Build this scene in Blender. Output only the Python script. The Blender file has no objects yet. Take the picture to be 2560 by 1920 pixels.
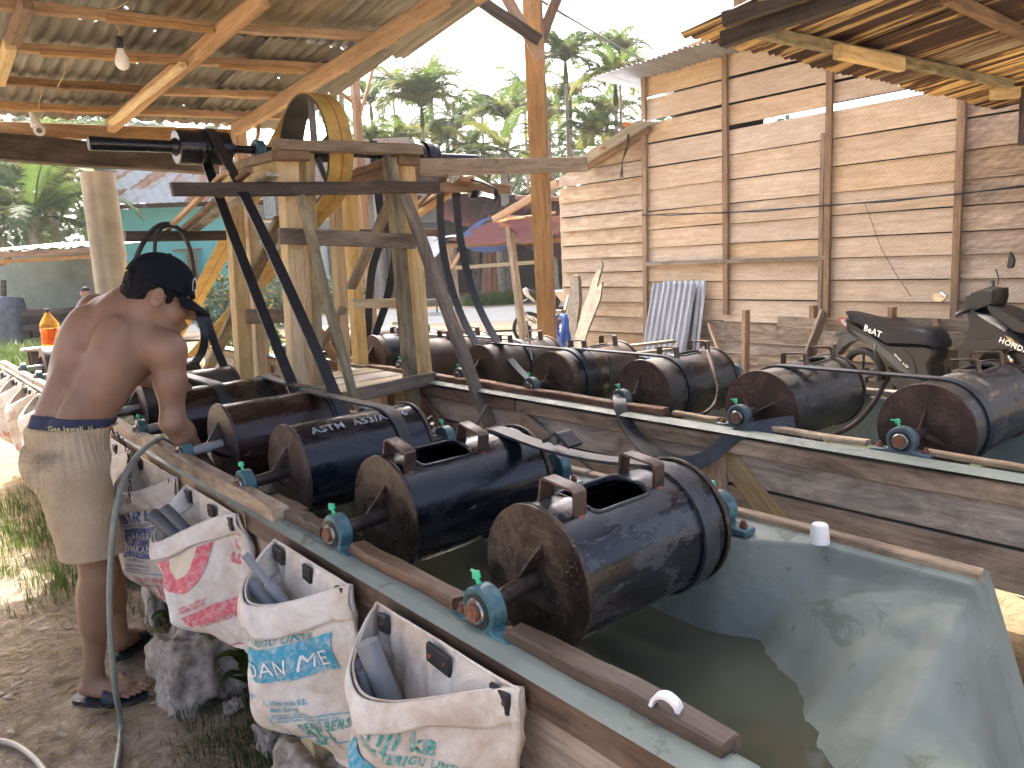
import bpy, bmesh, math, random
import numpy as np
from mathutils import Vector as V, Matrix, Quaternion
from mathutils import noise as mnoise
S=bpy.context.scene
COL=S.collection
random.seed(7)
# ---------------------------------------------------------------- camera, sky, sun, exposure
YAW,PITCH,ROLL,FPX=0.874528,0.167487,-0.0503,1879.0
CAM=V((0,0,1.55))
_f=V((math.cos(YAW)*math.cos(PITCH),math.sin(YAW)*math.cos(PITCH),-math.sin(PITCH)))
_r=V((math.sin(YAW),-math.cos(YAW),0)); _u=_r.cross(_f)
_c,_s=math.cos(ROLL),math.sin(ROLL)
CR=_c*_r+_s*_u; CU=-_s*_r+_c*_u; CF=_f
cam=bpy.data.cameras.new('camera'); co=bpy.data.objects.new('camera',cam); COL.objects.link(co)
m=Matrix((CR,CU,-CF)).transposed().to_4x4(); m.translation=CAM; co.matrix_world=m
cam.sensor_width=36; cam.lens=FPX/2560*36; cam.clip_start=.05; cam.clip_end=600
S.camera=co
S.render.resolution_x=1024; S.render.resolution_y=768
W=bpy.data.worlds.new("World"); S.world=W; W.use_nodes=True
nt=W.node_tree; bg=nt.nodes['Background']; sky=nt.nodes.new('ShaderNodeTexSky'); sky.sky_type='NISHITA'
SUN_EL,SUN_AZ=math.radians(50),math.radians(76)     # azimuth measured from +X towards +Y
sky.sun_disc=False; sky.sun_elevation=SUN_EL; sky.sun_rotation=math.pi/2-SUN_AZ
sky.air_density=.35; sky.dust_density=7.0; sky.ozone_density=.2
nt.links.new(sky.outputs[0],bg.inputs[0]); bg.inputs[1].default_value=0.15
sd=V((math.cos(SUN_AZ)*math.cos(SUN_EL),math.sin(SUN_AZ)*math.cos(SUN_EL),math.sin(SUN_EL)))
sl=bpy.data.lights.new('sun','SUN'); sl.energy=2.3; sl.angle=math.radians(.6); sl.color=(1,.93,.82)
so=bpy.data.objects.new('sun',sl); COL.objects.link(so); so.rotation_euler=(-sd).to_track_quat('-Z','Y').to_euler()
S.view_settings.view_transform='Standard'; S.view_settings.look='None'; S.view_settings.gamma=1
S.view_settings.use_curve_mapping=False; S.view_settings.exposure=2.65
# ---------------------------------------------------------------- picture-to-place helpers (pixels of the 2560 photo)
def ray(x,y): return CF+CR*((x-1280)/FPX)-CU*((y-960)/FPX)
def PX(x,y,v): d=ray(x,y); return CAM+d*(v/d.x)
def PY(x,y,v): d=ray(x,y); return CAM+d*(v/d.y)
def PZ(x,y,v): d=ray(x,y); return CAM+d*((v-CAM.z)/d.z)
def PD(x,y,v): return CAM+ray(x,y)*v
def q4(x,y): return (400+x/2.766,300+y/2.766)
def zz(o,x,y): return (o[0]+x*.4629,o[1]+y*.4629)
def ds(x,y): return (x*1.15732,y*1.15732)
# ---------------------------------------------------------------- object helpers
def tag(o,label=None,cat=None,group=None,kind=None):
    if label: o['label']=label
    if cat: o['category']=cat
    if group: o['group']=group
    if kind: o['kind']=kind
    return o
def thing(name,label,cat,loc=(0,0,0),group=None):
    o=bpy.data.objects.new(name,None); COL.objects.link(o); o.location=loc; o.empty_display_size=.1
    return tag(o,label,cat,group)
def wloc(o):
    l=V(o.location)
    while o.parent: o=o.parent; l=l+V(o.location)
    return l
def par(o,p):
    if p is not None: o.parent=p; o.location=V(o.location)-wloc(p)
    return o
def link(name,me,mat=None,parent=None,loc=None,smooth=None):
    o=bpy.data.objects.new(name,me); COL.objects.link(o)
    if loc is not None: o.location=loc
    if mat is not None and len(me.materials)==0:
        for mm in (mat if isinstance(mat,(list,tuple)) else [mat]): me.materials.append(mm)
    if smooth is not None: shade(me,smooth)
    return par(o,parent)
def shade(me,ang):
    n=len(me.polygons)
    if ang is True: me.polygons.foreach_set('use_smooth',[True]*n); return
    if ang is False: return
    me.polygons.foreach_set('use_smooth',[True]*n)
    bm=bmesh.new(); bm.from_mesh(me)
    a=math.radians(ang)
    for e in bm.edges:
        if len(e.link_faces)==2 and e.calc_face_angle(0)>a: e.smooth=False
    bm.to_mesh(me); bm.free()
class MB:
    def __init__(s): s.v=[]; s.f=[]; s.mi=[]; s.cur=0
    def add(s,vs,fs):
        b=len(s.v); s.v+= [tuple(x) for x in vs]; s.f+=[tuple(i+b for i in f) for f in fs]; s.mi+=[s.cur]*len(fs); return b
    def box(s,c,d,rot=None):
        c=V(c); h=V(d)/2; vs=[]
        for z in (-1,1):
            for x,y in ((-1,-1),(1,-1),(1,1),(-1,1)):
                p=V((x*h.x,y*h.y,z*h.z)); 
                if rot is not None: p=rot@p
                vs.append(c+p)
        s.add(vs,[(3,2,1,0),(4,5,6,7),(0,1,5,4),(1,2,6,5),(2,3,7,6),(3,0,4,7)])
    def beam(s,p0,p1,w,h,up=(0,0,1),ch=.003):
        p0=V(p0);p1=V(p1); x=(p1-p0).normalized(); up=V(up); y=up.cross(x)
        if y.length<1e-4: y=V((0,1,0)).cross(x)
        y.normalize(); z=x.cross(y); L=(p1-p0).length
        R=Matrix((x,y,z)).transposed(); s.box((p0+p1)/2,(L,w,h),R)
    def ring(s,c,ax,r,n,ph=0):
        ax=V(ax).normalized(); a=ax.orthogonal().normalized()
        if abs(ax.z)<.9: a=V((0,0,1))-ax*ax.z; a.normalize()
        b=ax.cross(a); return [V(c)+a*math.cos(ph+2*math.pi*i/n)*r+b*math.sin(ph+2*math.pi*i/n)*r for i in range(n)]
    def cyl(s,p0,p1,r0,r1=None,n=16,caps=True,prof=None):
        r1=r0 if r1 is None else r1; p0=V(p0);p1=V(p1); ax=p1-p0
        prof=prof or [(0,r0),(1,r1)]
        b=len(s.v); rows=[s.ring(p0+ax*t,ax,r,n) for t,r in prof]
        vs=[v for row in rows for v in row]; fs=[]
        for k in range(len(rows)-1):
            for i in range(n): j=(i+1)%n; fs.append((k*n+i,k*n+j,(k+1)*n+j,(k+1)*n+i))
        if caps: fs.append(tuple(reversed(range(n)))); fs.append(tuple(range((len(rows)-1)*n,len(rows)*n)))
        s.add(vs,fs)
    def tube(s,pts,r,n=8,caps=True,flat=None,rs=None):
        pts=[V(p) for p in pts]; N=len(pts); rows=[]; up=None
        for i,p in enumerate(pts):
            t=(pts[min(i+1,N-1)]-pts[max(i-1,0)]).normalized()
            if up is None: up=t.orthogonal().normalized()
            up=(up-t*up.dot(t)); up.normalize(); sd_=t.cross(up); rr=rs[i] if rs else r
            rows+= [p+up*math.cos(2*math.pi*k/n)*rr+sd_*math.sin(2*math.pi*k/n)*rr for k in range(n)]
        fs=[]
        for k in range(N-1):
            for i in range(n): j=(i+1)%n; fs.append((k*n+i,k*n+j,(k+1)*n+j,(k+1)*n+i))
        if caps: fs.append(tuple(reversed(range(n)))); fs.append(tuple(range((N-1)*n,N*n)))
        s.add(rows,fs)
    def strap(s,pts,wv,w,t,closed=False):
        # flat belt of width w along direction wv (vector or list) and thickness t
        pts=[V(p) for p in pts]; N=len(pts); rows=[]
        for i,p in enumerate(pts):
            a=pts[(i-1)%N] if (closed or i>0) else pts[0]; b=pts[(i+1)%N] if (closed or i<N-1) else pts[-1]
            tn=(b-a).normalized(); wd=V(wv[i] if isinstance(wv,list) else wv); wd=(wd-tn*wd.dot(tn)).normalized(); nn=tn.cross(wd)
            rows+=[p+wd*w/2+nn*t/2,p-wd*w/2+nn*t/2,p-wd*w/2-nn*t/2,p+wd*w/2-nn*t/2]
        fs=[]
        for k in range(N if closed else N-1):
            k2=(k+1)%N
            for i in range(4): j=(i+1)%4; fs.append((k*4+i,k*4+j,k2*4+j,k2*4+i))
        if not closed: fs.append((3,2,1,0)); fs.append(tuple(range((N-1)*4,N*4)))
        s.add(rows,fs)
    def grid(s,fn,nu,nv,cu=False):
        vs=[fn(i/nu,j/nv) for j in range(nv+1) for i in range(nu+(0 if cu else 1))]
        n=nu if cu else nu+1; fs=[]
        for j in range(nv):
            for i in range(nu): k=(i+1)%n if cu else i+1; fs.append((j*n+i,j*n+k,(j+1)*n+k,(j+1)*n+i))
        s.add(vs,fs)
    def mesh(s,name):
        me=bpy.data.meshes.new(name); me.from_pydata([tuple(v) for v in s.v],[],s.f); me.update()
        if any(s.mi): me.polygons.foreach_set('material_index',s.mi)
        return me
    def build(s,name,mat,parent=None,smooth=30,loc=None):
        me=s.mesh(name); return link(name,me,mat,parent,loc,smooth)
def bake(o,name=None):
    dg=bpy.context.evaluated_depsgraph_get(); me=bpy.data.meshes.new_from_object(o.evaluated_get(dg)); return me
BC={}
def beam(name,p0,p1,w,h,mat,parent=None,up=(0,0,1),jit=.0025,ch=.004,n=3,taper=1.0,roll=0):
    """one piece of timber: an object of its own, local X along the grain"""
    p0=V(p0);p1=V(p1); x=(p1-p0).normalized(); up=V(up); y=up.cross(x)
    if y.length<1e-3: y=V((0,1,0)).cross(x)
    y.normalize(); z=x.cross(y); L=(p1-p0).length
    R=Matrix((x,y,z)).transposed()
    if roll: R=R@Matrix.Rotation(roll,3,'X')
    rnd=random.Random(hash((round(L,3),round(w,3),round(h,3)))&0xffff|1)
    vs=[];fs=[]
    for k in range(n+1):
        t=k/n; sc=1+(taper-1)*t; oy=random.uniform(-jit,jit); oz=random.uniform(-jit,jit)
        hw=w/2*sc+random.uniform(-jit,jit)*.6; hh=h/2*sc+random.uniform(-jit,jit)*.6
        cc=min(ch,hw*.5,hh*.5)
        xx=(t-.5)*L
        for a,b in ((-hw+cc,-hh),(hw-cc,-hh),(hw,-hh+cc),(hw,hh-cc),(hw-cc,hh),(-hw+cc,hh),(-hw,hh-cc),(-hw,-hh+cc)):
            vs.append((xx+ (random.uniform(-jit,jit)*1.5 if k in(0,n) else 0),a+oy,b+oz))
    for k in range(n):
        for i in range(8): j=(i+1)%8; fs.append((k*8+i,k*8+j,(k+1)*8+j,(k+1)*8+i))
    fs.append(tuple(reversed(range(8)))); fs.append(tuple(range(n*8,n*8+8)))
    me=bpy.data.meshes.new(name); me.from_pydata(vs,[],fs); me.materials.append(mat)
    o=bpy.data.objects.new(name,me); COL.objects.link(o); o.matrix_world=R.to_4x4(); o.location=(p0+p1)/2
    return par(o,parent)
def copy_tree(o,parent=None,loc=None,rotz=None,label=None):
    c=o.copy(); COL.objects.link(c); c.parent=parent
    if loc is not None: c.location=loc
    if rotz is not None: c.rotation_euler=(0,0,rotz)
    if label: c['label']=label
    for ch in list(o.children): copy_tree(ch,c)
    return c
def text_mesh(txt,size,bold=0):
    cu=bpy.data.curves.new('lettering','FONT'); cu.body=txt; cu.size=size; cu.offset=bold; cu.resolution_u=2; cu.space_character=1.1
    cu.align_x='LEFT'
    o=bpy.data.objects.new('lettering',cu); COL.objects.link(o)
    bpy.context.view_layer.update()
    me=bake(o); COL.objects.unlink(o); bpy.data.objects.remove(o); return me
def text_on(name,txt,size,fn,mat,parent,bold=0,sub=0,thr=.3):
    me=text_mesh(txt,size,bold)
    if sub:
        bm=bmesh.new(); bm.from_mesh(me); xs=[v.co.x for v in bm.verts]; ys_=[v.co.y for v in bm.verts]; st=size*(.5 if sub==1 else thr*1.3)
        if xs:
            for ax_,lo_,hi_ in ((0,min(xs),max(xs)),(1,min(ys_),max(ys_))):
                q=lo_+st*.5
                while q<hi_:
                    pc=V((q,0,0)) if ax_==0 else V((0,q,0)); nn_=V((1,0,0)) if ax_==0 else V((0,1,0))
                    bmesh.ops.bisect_plane(bm,geom=bm.verts[:]+bm.edges[:]+bm.faces[:],dist=1e-6,plane_co=pc,plane_no=nn_); q+=st
        bm.to_mesh(me); bm.free()
    for v in me.vertices: v.co=fn(v.co.x,v.co.y)
    me.materials.clear(); me.update(); return link(name,me,mat,parent)
# ---------------------------------------------------------------- smooth signed-distance bodies (people)
def sdf_mesh(prims,lo,hi,h,k=.02):
    lo=np.array(lo,float); hi=np.array(hi,float); n=np.ceil((hi-lo)/h).astype(int)+1
    F=np.full(n,1.0,np.float32); ax=[lo[i]+h*np.arange(n[i]) for i in range(3)]
    for pr in prims:
        kind=pr[0]; kk=pr[-1].get('k',k) if isinstance(pr[-1],dict) else k; cut=isinstance(pr[-1],dict) and pr[-1].get('cut')
        if kind=='c':
            a=np.array(pr[1],float); b=np.array(pr[3],float); ra,rb=pr[2],pr[4]; mr=max(ra,rb)+kk*2.5+.01
            mn=np.minimum(a,b)-mr; mx=np.maximum(a,b)+mr
        else:
            c=np.array(pr[1],float); rad=np.array(pr[2],float); M=np.array(pr[3],float) if pr[3] is not None else np.eye(3)  # rows=axes
            mr=rad.max()+kk*2.5+.01; mn=c-mr; mx=c+mr
        i0=np.clip(np.floor((mn-lo)/h).astype(int),0,n-1); i1=np.clip(np.ceil((mx-lo)/h).astype(int)+1,1,n)
        sl=tuple(slice(i0[i],i1[i]) for i in range(3))
        if any(i1[i]<=i0[i] for i in range(3)): continue
        X,Y,Z=np.meshgrid(*[ax[i][sl[i]] for i in range(3)],indexing='ij')
        if kind=='c':
            ba=b-a; l2=max(ba.dot(ba),1e-9); t=np.clip(((X-a[0])*ba[0]+(Y-a[1])*ba[1]+(Z-a[2])*ba[2])/l2,0,1)
            d=np.sqrt((X-a[0]-t*ba[0])**2+(Y-a[1]-t*ba[1])**2+(Z-a[2]-t*ba[2])**2)-(ra+(rb-ra)*t)
        else:
            P=[(X-c[0])*M[i][0]+(Y-c[1])*M[i][1]+(Z-c[2])*M[i][2] for i in range(3)]
            k0=np.sqrt(sum((P[i]/rad[i])**2 for i in range(3))); k1=np.sqrt(sum((P[i]/rad[i]**2)**2 for i in range(3)))+1e-9
            d=k0*(k0-1)/k1
        f=F[sl]
        if cut:
            hh=np.clip(.5-.5*(f+d)/kk,0,1); F[sl]=(f*(1-hh)-d*hh+kk*hh*(1-hh)).astype(np.float32)
        else:
            hh=np.clip(.5+.5*(f-d)/kk,0,1); F[sl]=(f*(1-hh)+d*hh-kk*hh*(1-hh)).astype(np.float32)
    return F,lo,h
def nets(F,lo,h):
    s=F<0; nx,ny,nz=F.shape
    cs=[(i,j,k) for i in(0,1) for j in(0,1) for k in(0,1)]
    cnt=np.zeros((nx-1,ny-1,nz-1),np.int8)
    for i,j,k in cs: cnt+=s[i:nx-1+i,j:ny-1+j,k:nz-1+k]
    act=np.argwhere((cnt>0)&(cnt<8)); idx=np.full((nx-1,ny-1,nz-1),-1,np.int32); idx[tuple(act.T)]=np.arange(len(act))
    P=np.zeros((len(act),3)); C=np.zeros(len(act))
    for d in range(3):
        o=[(0,0,0)]
        for a in (0,1):
            for b in (0,1):
                c0=[0,0,0]; oth=[x for x in range(3) if x!=d]; c0[oth[0]]=a; c0[oth[1]]=b; c1=list(c0); c1[d]=1
                f0=F[tuple((act+c0).T)]; f1=F[tuple((act+c1).T)]; mk=(f0<0)!=(f1<0)
                t=np.where(mk,f0/(f0-f1+1e-12),0); q=act+np.array(c0,float); q=q.astype(float); q[:,d]+=t
                P[mk]+=q[mk]; C[mk]+=1
    P=lo+h*P/np.maximum(C,1)[:,None]; faces=[]
    for d in range(3):
        o1,o2=[x for x in range(3) if x!=d]
        A=[slice(None)]*3;B=[slice(None)]*3; A[d]=slice(0,-1);B[d]=slice(1,None)
        e=np.argwhere(s[tuple(A)]!=s[tuple(B)]); e=e[(e[:,o1]>0)&(e[:,o2]>0)&(e[:,o1]<F.shape[o1]-1)&(e[:,o2]<F.shape[o2]-1)]
        def g(da,db): x=e.copy(); x[:,o1]-=da; x[:,o2]-=db; return idx[tuple(x.T)]
        qd=np.stack([g(0,0),g(1,0),g(1,1),g(0,1)],1)
        ins=s[tuple(e.T)]; fl=ins if d!=1 else ~ins
        qd[fl]=qd[fl][:,::-1]
        qd=qd[(qd>=0).all(1)]
        faces.append(qd[:,::-1])
    return P,np.concatenate(faces)
def body_obj(name,prims,lo,hi,h,mat,parent=None,k=.02,cuts=None,disp=None,label=None,rings=1):
    F,l,hh=sdf_mesh(prims,lo,hi,h,k)
    if cuts:
        n=F.shape; ax=[l[i]+h*np.arange(n[i]) for i in range(3)]; X,Y,Z=np.meshgrid(*ax,indexing='ij')
        F=cuts(F,X,Y,Z)
    P,Q=nets(F,l,hh)
    me=bpy.data.meshes.new(name); me.from_pydata(P.tolist(),[],Q.tolist()); me.update()
    if disp: 
        for v in me.vertices: v.co=v.co+disp(v.co,v.normal)
    o=link(name,me,mat,parent,None,True)
    if label: o['label']=label
    return o
# ---------------------------------------------------------------- materials
class N:
    def __init__(s,name):
        s.m=bpy.data.materials.new(name); s.m.use_nodes=True; s.t=s.m.node_tree; s.b=s.t.nodes['Principled BSDF']; s.out=s.t.nodes['Material Output']
    def n(s,ty,**kw):
        x=s.t.nodes.new(ty)
        for k,v in kw.items(): setattr(x,k,v)
        return x
    def l(s,a,b): s.t.links.new(a,b)
    def coord(s,scale=(1,1,1),kind='Object',rnd=True,rot=(0,0,0)):
        tc=s.n('ShaderNodeTexCoord'); mp=s.n('ShaderNodeMapping'); mp.inputs['Scale'].default_value=scale; mp.inputs['Rotation'].default_value=rot
        src=tc.outputs[kind]
        if rnd:
            oi=s.n('ShaderNodeObjectInfo'); mu=s.n('ShaderNodeMath',operation='MULTIPLY'); mu.inputs[1].default_value=37.
            s.l(oi.outputs['Random'],mu.inputs[0]); ad=s.n('ShaderNodeVectorMath',operation='ADD'); s.l(src,ad.inputs[0]); s.l(mu.outputs[0],ad.inputs[1]); src=ad.outputs[0]
        s.l(src,mp.inputs[0]); return mp.outputs[0]
    def noise(s,co,sc=5,det=4,rough=.6,dist=0):
        x=s.n('ShaderNodeTexNoise'); x.inputs['Scale'].default_value=sc; x.inputs['Detail'].default_value=det; x.inputs['Roughness'].default_value=rough; x.inputs['Distortion'].default_value=dist
        s.l(co,x.inputs['Vector']); return x.outputs['Fac']
    def ramp(s,fac,stops,interp='LINEAR'):
        r=s.n('ShaderNodeValToRGB'); r.color_ramp.interpolation=interp; e=r.color_ramp.elements
        while len(e)<len(stops): e.new(.5)
        for i,(p,c) in enumerate(stops): e[i].position=p; e[i].color=(c if isinstance(c,tuple) else (c,c,c))+(1,)
        s.l(fac,r.inputs[0]); return r.outputs[0]
    def mix(s,fac,a,b,mode='MIX'):
        x=s.n('ShaderNodeMix',data_type='RGBA',blend_type=mode)
        for i,v in ((0,fac),(6,a),(7,b)):
            if isinstance(v,(int,float)): x.inputs[i].default_value=v
            elif isinstance(v,tuple): x.inputs[i].default_value=v+(1,)
            else: s.l(v,x.inputs[i])
        return x.outputs[2]
    def math(s,op,a,b=None,cl=False):
        x=s.n('ShaderNodeMath',operation=op); x.use_clamp=cl
        for i,v in ((0,a),(1,b)):
            if v is None: continue
            if isinstance(v,(int,float)): x.inputs[i].default_value=v
            else: s.l(v,x.inputs[i])
        return x.outputs[0]
    def bump(s,h,st=.3,d=.01,prev=None):
        x=s.n('ShaderNodeBump'); x.inputs['Strength'].default_value=st; x.inputs['Distance'].default_value=d; s.l(h,x.inputs['Height'])
        if prev: s.l(prev,x.inputs['Normal'])
        return x.outputs[0]
    def set(s,col=None,rough=None,metal=None,nrm=None,spec=None,**kw):
        for k,v in (('Base Color',col),('Roughness',rough),('Metallic',metal),('Normal',nrm),('Specular IOR Level',spec)):
            if v is None: continue
            if isinstance(v,(int,float)): s.b.inputs[k].default_value=v
            elif isinstance(v,tuple): s.b.inputs[k].default_value=v+(1,)
            else: s.l(v,s.b.inputs[k])
        for k,v in kw.items(): s.b.inputs[k.replace('_',' ')].default_value=v
        return s.m
def wood(name,c0,c1,c2,stain=None,sa=.5,rough=.78,saw=0,vary=.35,gs=1.0,wet=0,nail=False,bs=1.):
    s=N(name); co=s.coord((1.3*gs,16*gs,16*gs)); g=s.noise(co,2.2,7,.68,.6)
    col=s.ramp(g,[(.3,c0),(.5,c1),(.7,c2)])
    co2=s.coord((1,2.2,2.2)); b=s.noise(co2,1.7,4,.6,.5)
    col=s.mix(s.ramp(b,[(.35,0.),(.7,1.)]),col,s.mix(.5,col,c0),'MIX')
    fine=s.noise(s.coord((6,90,90)),2.,3,.7); col=s.mix(.35,col,s.ramp(fine,[(.3,.45),(.62,1.)]),'MULTIPLY')
    if saw:
        w=s.n('ShaderNodeTexWave',bands_direction='DIAGONAL'); w.inputs['Scale'].default_value=saw; w.inputs['Distortion'].default_value=4.5; w.inputs['Detail'].default_value=4; w.inputs['Detail Scale'].default_value=1.6
        s.l(s.coord((1,1.6,1.6)),w.inputs['Vector']); sw=w.outputs['Fac']; col=s.mix(s.math('MULTIPLY',s.ramp(s.noise(co2,3,2),[(.35,0.),(.6,1.)]),.42),col,s.ramp(sw,[(.2,.55),(.55,1.)]),'MULTIPLY')
    if stain:
        sn=s.noise(s.coord((1.1,3.5,3.5)),2.6,6,.72,1.2); col=s.mix(s.ramp(sn,[(.52-.12*sa,0.),(.66,sa)]),col,stain)
    oi=s.n('ShaderNodeObjectInfo'); hv=s.n('ShaderNodeHueSaturation'); s.l(col,hv.inputs['Color'])
    s.l(s.math('ADD',s.math('MULTIPLY',oi.outputs['Random'],vary),1-vary/2),hv.inputs['Value'])
    s.l(s.math('ADD',s.math('MULTIPLY',s.math('FRACT',s.math('MULTIPLY',oi.outputs['Random'],7.3)),.4),.8),hv.inputs['Saturation'])
    nb=s.bump(g,.35*bs,.004); nb=s.bump(fine,.3*bs,.0015,nb)
    r=s.math('ADD',s.math('MULTIPLY',g,.3),rough-.15)
    return s.set(hv.outputs[0],r,nrm=nb)
M={}
M['yellow']=wood('sawn yellow timber',(.48,.35,.17),(.72,.56,.31),(.80,.66,.41),(.12,.08,.05),.3)
M['pale']=wood('pale rough timber',(.30,.21,.11),(.50,.40,.21),(.60,.52,.30),(.12,.10,.06),.5)
M['orange']=wood('orange timber',(.30,.18,.095),(.49,.32,.175),(.61,.43,.255),(.10,.055,.035),.35)
M['brown']=wood('brown timber',(.12,.075,.042),(.27,.165,.095),(.40,.26,.155),(.05,.035,.025),.5)
M['grey']=wood('weathered grey timber',(.15,.12,.088),(.31,.255,.185),(.43,.37,.28),(.05,.04,.035),.6)
M['dark']=wood('dark old timber',(.03,.025,.02),(.09,.07,.055),(.17,.14,.115),(.02,.018,.015),.6)
M['bark']=wood('timber with bark',(.13,.11,.06),(.38,.33,.19),(.52,.47,.28),(.05,.04,.03),.75)
M['rail']=wood('worn rail timber',(.22,.155,.10),(.48,.37,.25),(.62,.50,.36),(.07,.05,.035),.7)
M['wetrail']=wood('wet brown rail timber',(.035,.022,.015),(.10,.062,.042),(.17,.11,.075),(.42,.30,.19),.22,rough=.5)
M['redrail']=wood('reddish rail timber',(.06,.03,.02),(.17,.085,.055),(.32,.19,.12),(.36,.29,.22),.5)
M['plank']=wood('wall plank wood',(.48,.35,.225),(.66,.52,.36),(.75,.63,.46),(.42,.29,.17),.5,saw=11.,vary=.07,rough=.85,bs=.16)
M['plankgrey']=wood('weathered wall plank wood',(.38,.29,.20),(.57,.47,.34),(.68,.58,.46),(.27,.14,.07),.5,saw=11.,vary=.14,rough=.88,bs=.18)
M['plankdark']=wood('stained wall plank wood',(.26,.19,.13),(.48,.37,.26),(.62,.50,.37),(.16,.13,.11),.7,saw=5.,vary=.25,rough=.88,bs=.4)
M['stud']=wood('wall stud wood',(.17,.11,.07),(.32,.22,.14),(.44,.32,.21),(.10,.07,.05),.4)
M['board']=wood('mouldy trough board wood',(.34,.29,.235),(.58,.52,.43),(.70,.64,.55),(.05,.046,.043),.7)
M['board2']=wood('brown trough board wood',(.24,.18,.12),(.46,.36,.25),(.58,.47,.34),(.07,.05,.035),.6)
M['redbrown']=wood('red brown plank wood',(.16,.06,.03),(.32,.125,.06),(.42,.18,.09))
def plain(name,col,rough=.6,metal=0,var=.25,sc=8,bump=.0,spec=.5,**kw):
    s=N(name); n=s.noise(s.coord((1,1,1)),sc,5,.65); c=s.mix(s.ramp(n,[(.3,0.),(.7,1.)]),tuple(x*(1-var) for x in col),tuple(min(1,x*(1+var)) for x in col))
    return s.set(c,rough,metal,s.bump(n,bump,.01) if bump else None,spec,**kw)
M['rubber']=plain('black rubber',(.018,.02,.023),.5,var=.5,sc=14)
M['belt']=plain('dusty black belt rubber',(.028,.032,.036),.42,var=.55,sc=22,bump=.2)
M['darkbelt']=plain('dark belt rubber',(.013,.017,.024),.42,var=.4,sc=20)
M['blackpaint']=plain('glossy black enamel',(.010,.010,.012),.24,var=.5,sc=25,bump=.1)
M['steel']=plain('dull steel',(.30,.30,.29),.35,1,sc=30)
M['shaft']=plain('wet brown steel shaft',(.06,.045,.038),.3,.3,var=.5,sc=25,bump=.3)
M['whitepipe']=plain('grey white sleeve',(.42,.40,.38),.5,var=.2)
M['bearing']=plain('teal painted casting',(.045,.12,.135),.33,var=.45,sc=35,bump=.25)
M['bearingold']=plain('worn blue grey casting',(.075,.11,.12),.5,var=.45,sc=30,bump=.3)
M['green']=plain('green plastic',(.05,.52,.26),.4,var=.1)
M['white']=plain('white plastic',(.75,.75,.73),.4,var=.06)
M['pvc']=plain('grey pipe plastic',(.20,.215,.23),.4,var=.12)
M['darkpvc']=plain('dark grey pipe plastic',(.085,.09,.095),.4,var=.12)
M['concrete']=plain('rough concrete',(.36,.32,.265),.95,var=.5,sc=22,bump=1.)
M['hose']=plain('grey green hose',(.22,.24,.20),.5,var=.15,sc=40)
M['cable']=plain('black cable',(.03,.033,.04),.6)
M['bulb']=plain('frosted bulb',(.8,.79,.74),.35,var=.04)
M['glassdark']=plain('dark glass',(.02,.025,.03),.08)
M['yellowbelt']=None
def rustbolt():
    s=N('rusty bolt'); n=s.noise(s.coord(),40,5,.7); return s.set(s.ramp(n,[(.3,(.07,.03,.02)),(.6,(.26,.11,.055)),(.8,(.4,.22,.12))]),.75,.2,s.bump(n,.6,.003))
M['rust']=rustbolt()
def drumshell(name,base,patch,rust,pa=.5,ra=.3,r0=.14,r1=.5,dust=None):
    s=N(name); co=s.coord((1,1,1)); n=s.noise(s.coord((1,2.2,2.2)),6,8,.72,.8); n2=s.noise(co,3.3,6,.68,.4); n3=s.noise(co,35,4,.7)
    pm=s.ramp(n,[(.555-.12*pa,0.),(.575-.08*pa,pa),(.72,pa*.4),(.8,pa)])
    col=s.mix(pm,base,patch); rm=s.ramp(n2,[(.56-.15*ra,0.),(.62,ra),(.75,ra)]); col=s.mix(rm,col,rust)
    scr=s.noise(s.coord((2,30,6),rot=(0,0,.5)),5,3,.6); col=s.mix(s.ramp(scr,[(.68,0.),(.72,.5)]),col,tuple(min(1,x*3+.05) for x in patch))
    if dust:
        g=s.n('ShaderNodeNewGeometry'); sp=s.n('ShaderNodeSeparateXYZ'); s.l(g.outputs['Normal'],sp.inputs[0])
        dm=s.math('MULTIPLY',s.ramp(sp.outputs['Z'],[(.55,0.),(.95,1.)]),s.ramp(n3,[(.3,.35),(.7,1.)])); col=s.mix(dm,col,dust)
    rr=s.ramp(n,[(.4,r0),(.6,r1)]); rr=s.mix(s.math('MULTIPLY',rm,1.),rr,(.55,.55,.55))
    nb=s.bump(n2,.35,.004); nb=s.bump(n3,.22,.0012,nb)
    return s.set(col,rr,.0,nb,.5)
M['drumblack']=drumshell('wet black drum paint',(.005,.006,.010),(.07,.08,.09),(.05,.03,.02),.5,.35,.11,.36)
M['drumclean']=drumshell('clean wet black drum paint',(.004,.005,.009),(.03,.036,.045),(.03,.02,.014),.3,.25,.10,.30)
M['drumnavy']=drumshell('wet blue black drum paint',(.004,.006,.012),(.03,.035,.042),(.03,.02,.015),.3,.2,.11,.35)
M['drumbrown']=drumshell('wet dark brown drum paint',(.026,.012,.009),(.055,.03,.024),(.012,.009,.009),.35,.3,.12,.4)
M['drumgrey']=drumshell('dull grey black drum paint',(.03,.03,.03),(.10,.095,.085),(.06,.04,.03),.5,.4,.3,.65)
M['drumdusty']=drumshell('dusty black drum paint',(.026,.025,.024),(.10,.095,.083),(.09,.055,.035),.7,.5,.26,.6)
M['drumtan']=drumshell('brown rusty drum paint',(.035,.024,.018),(.11,.085,.06),(.10,.055,.03),.5,.6,.32,.65)
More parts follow.
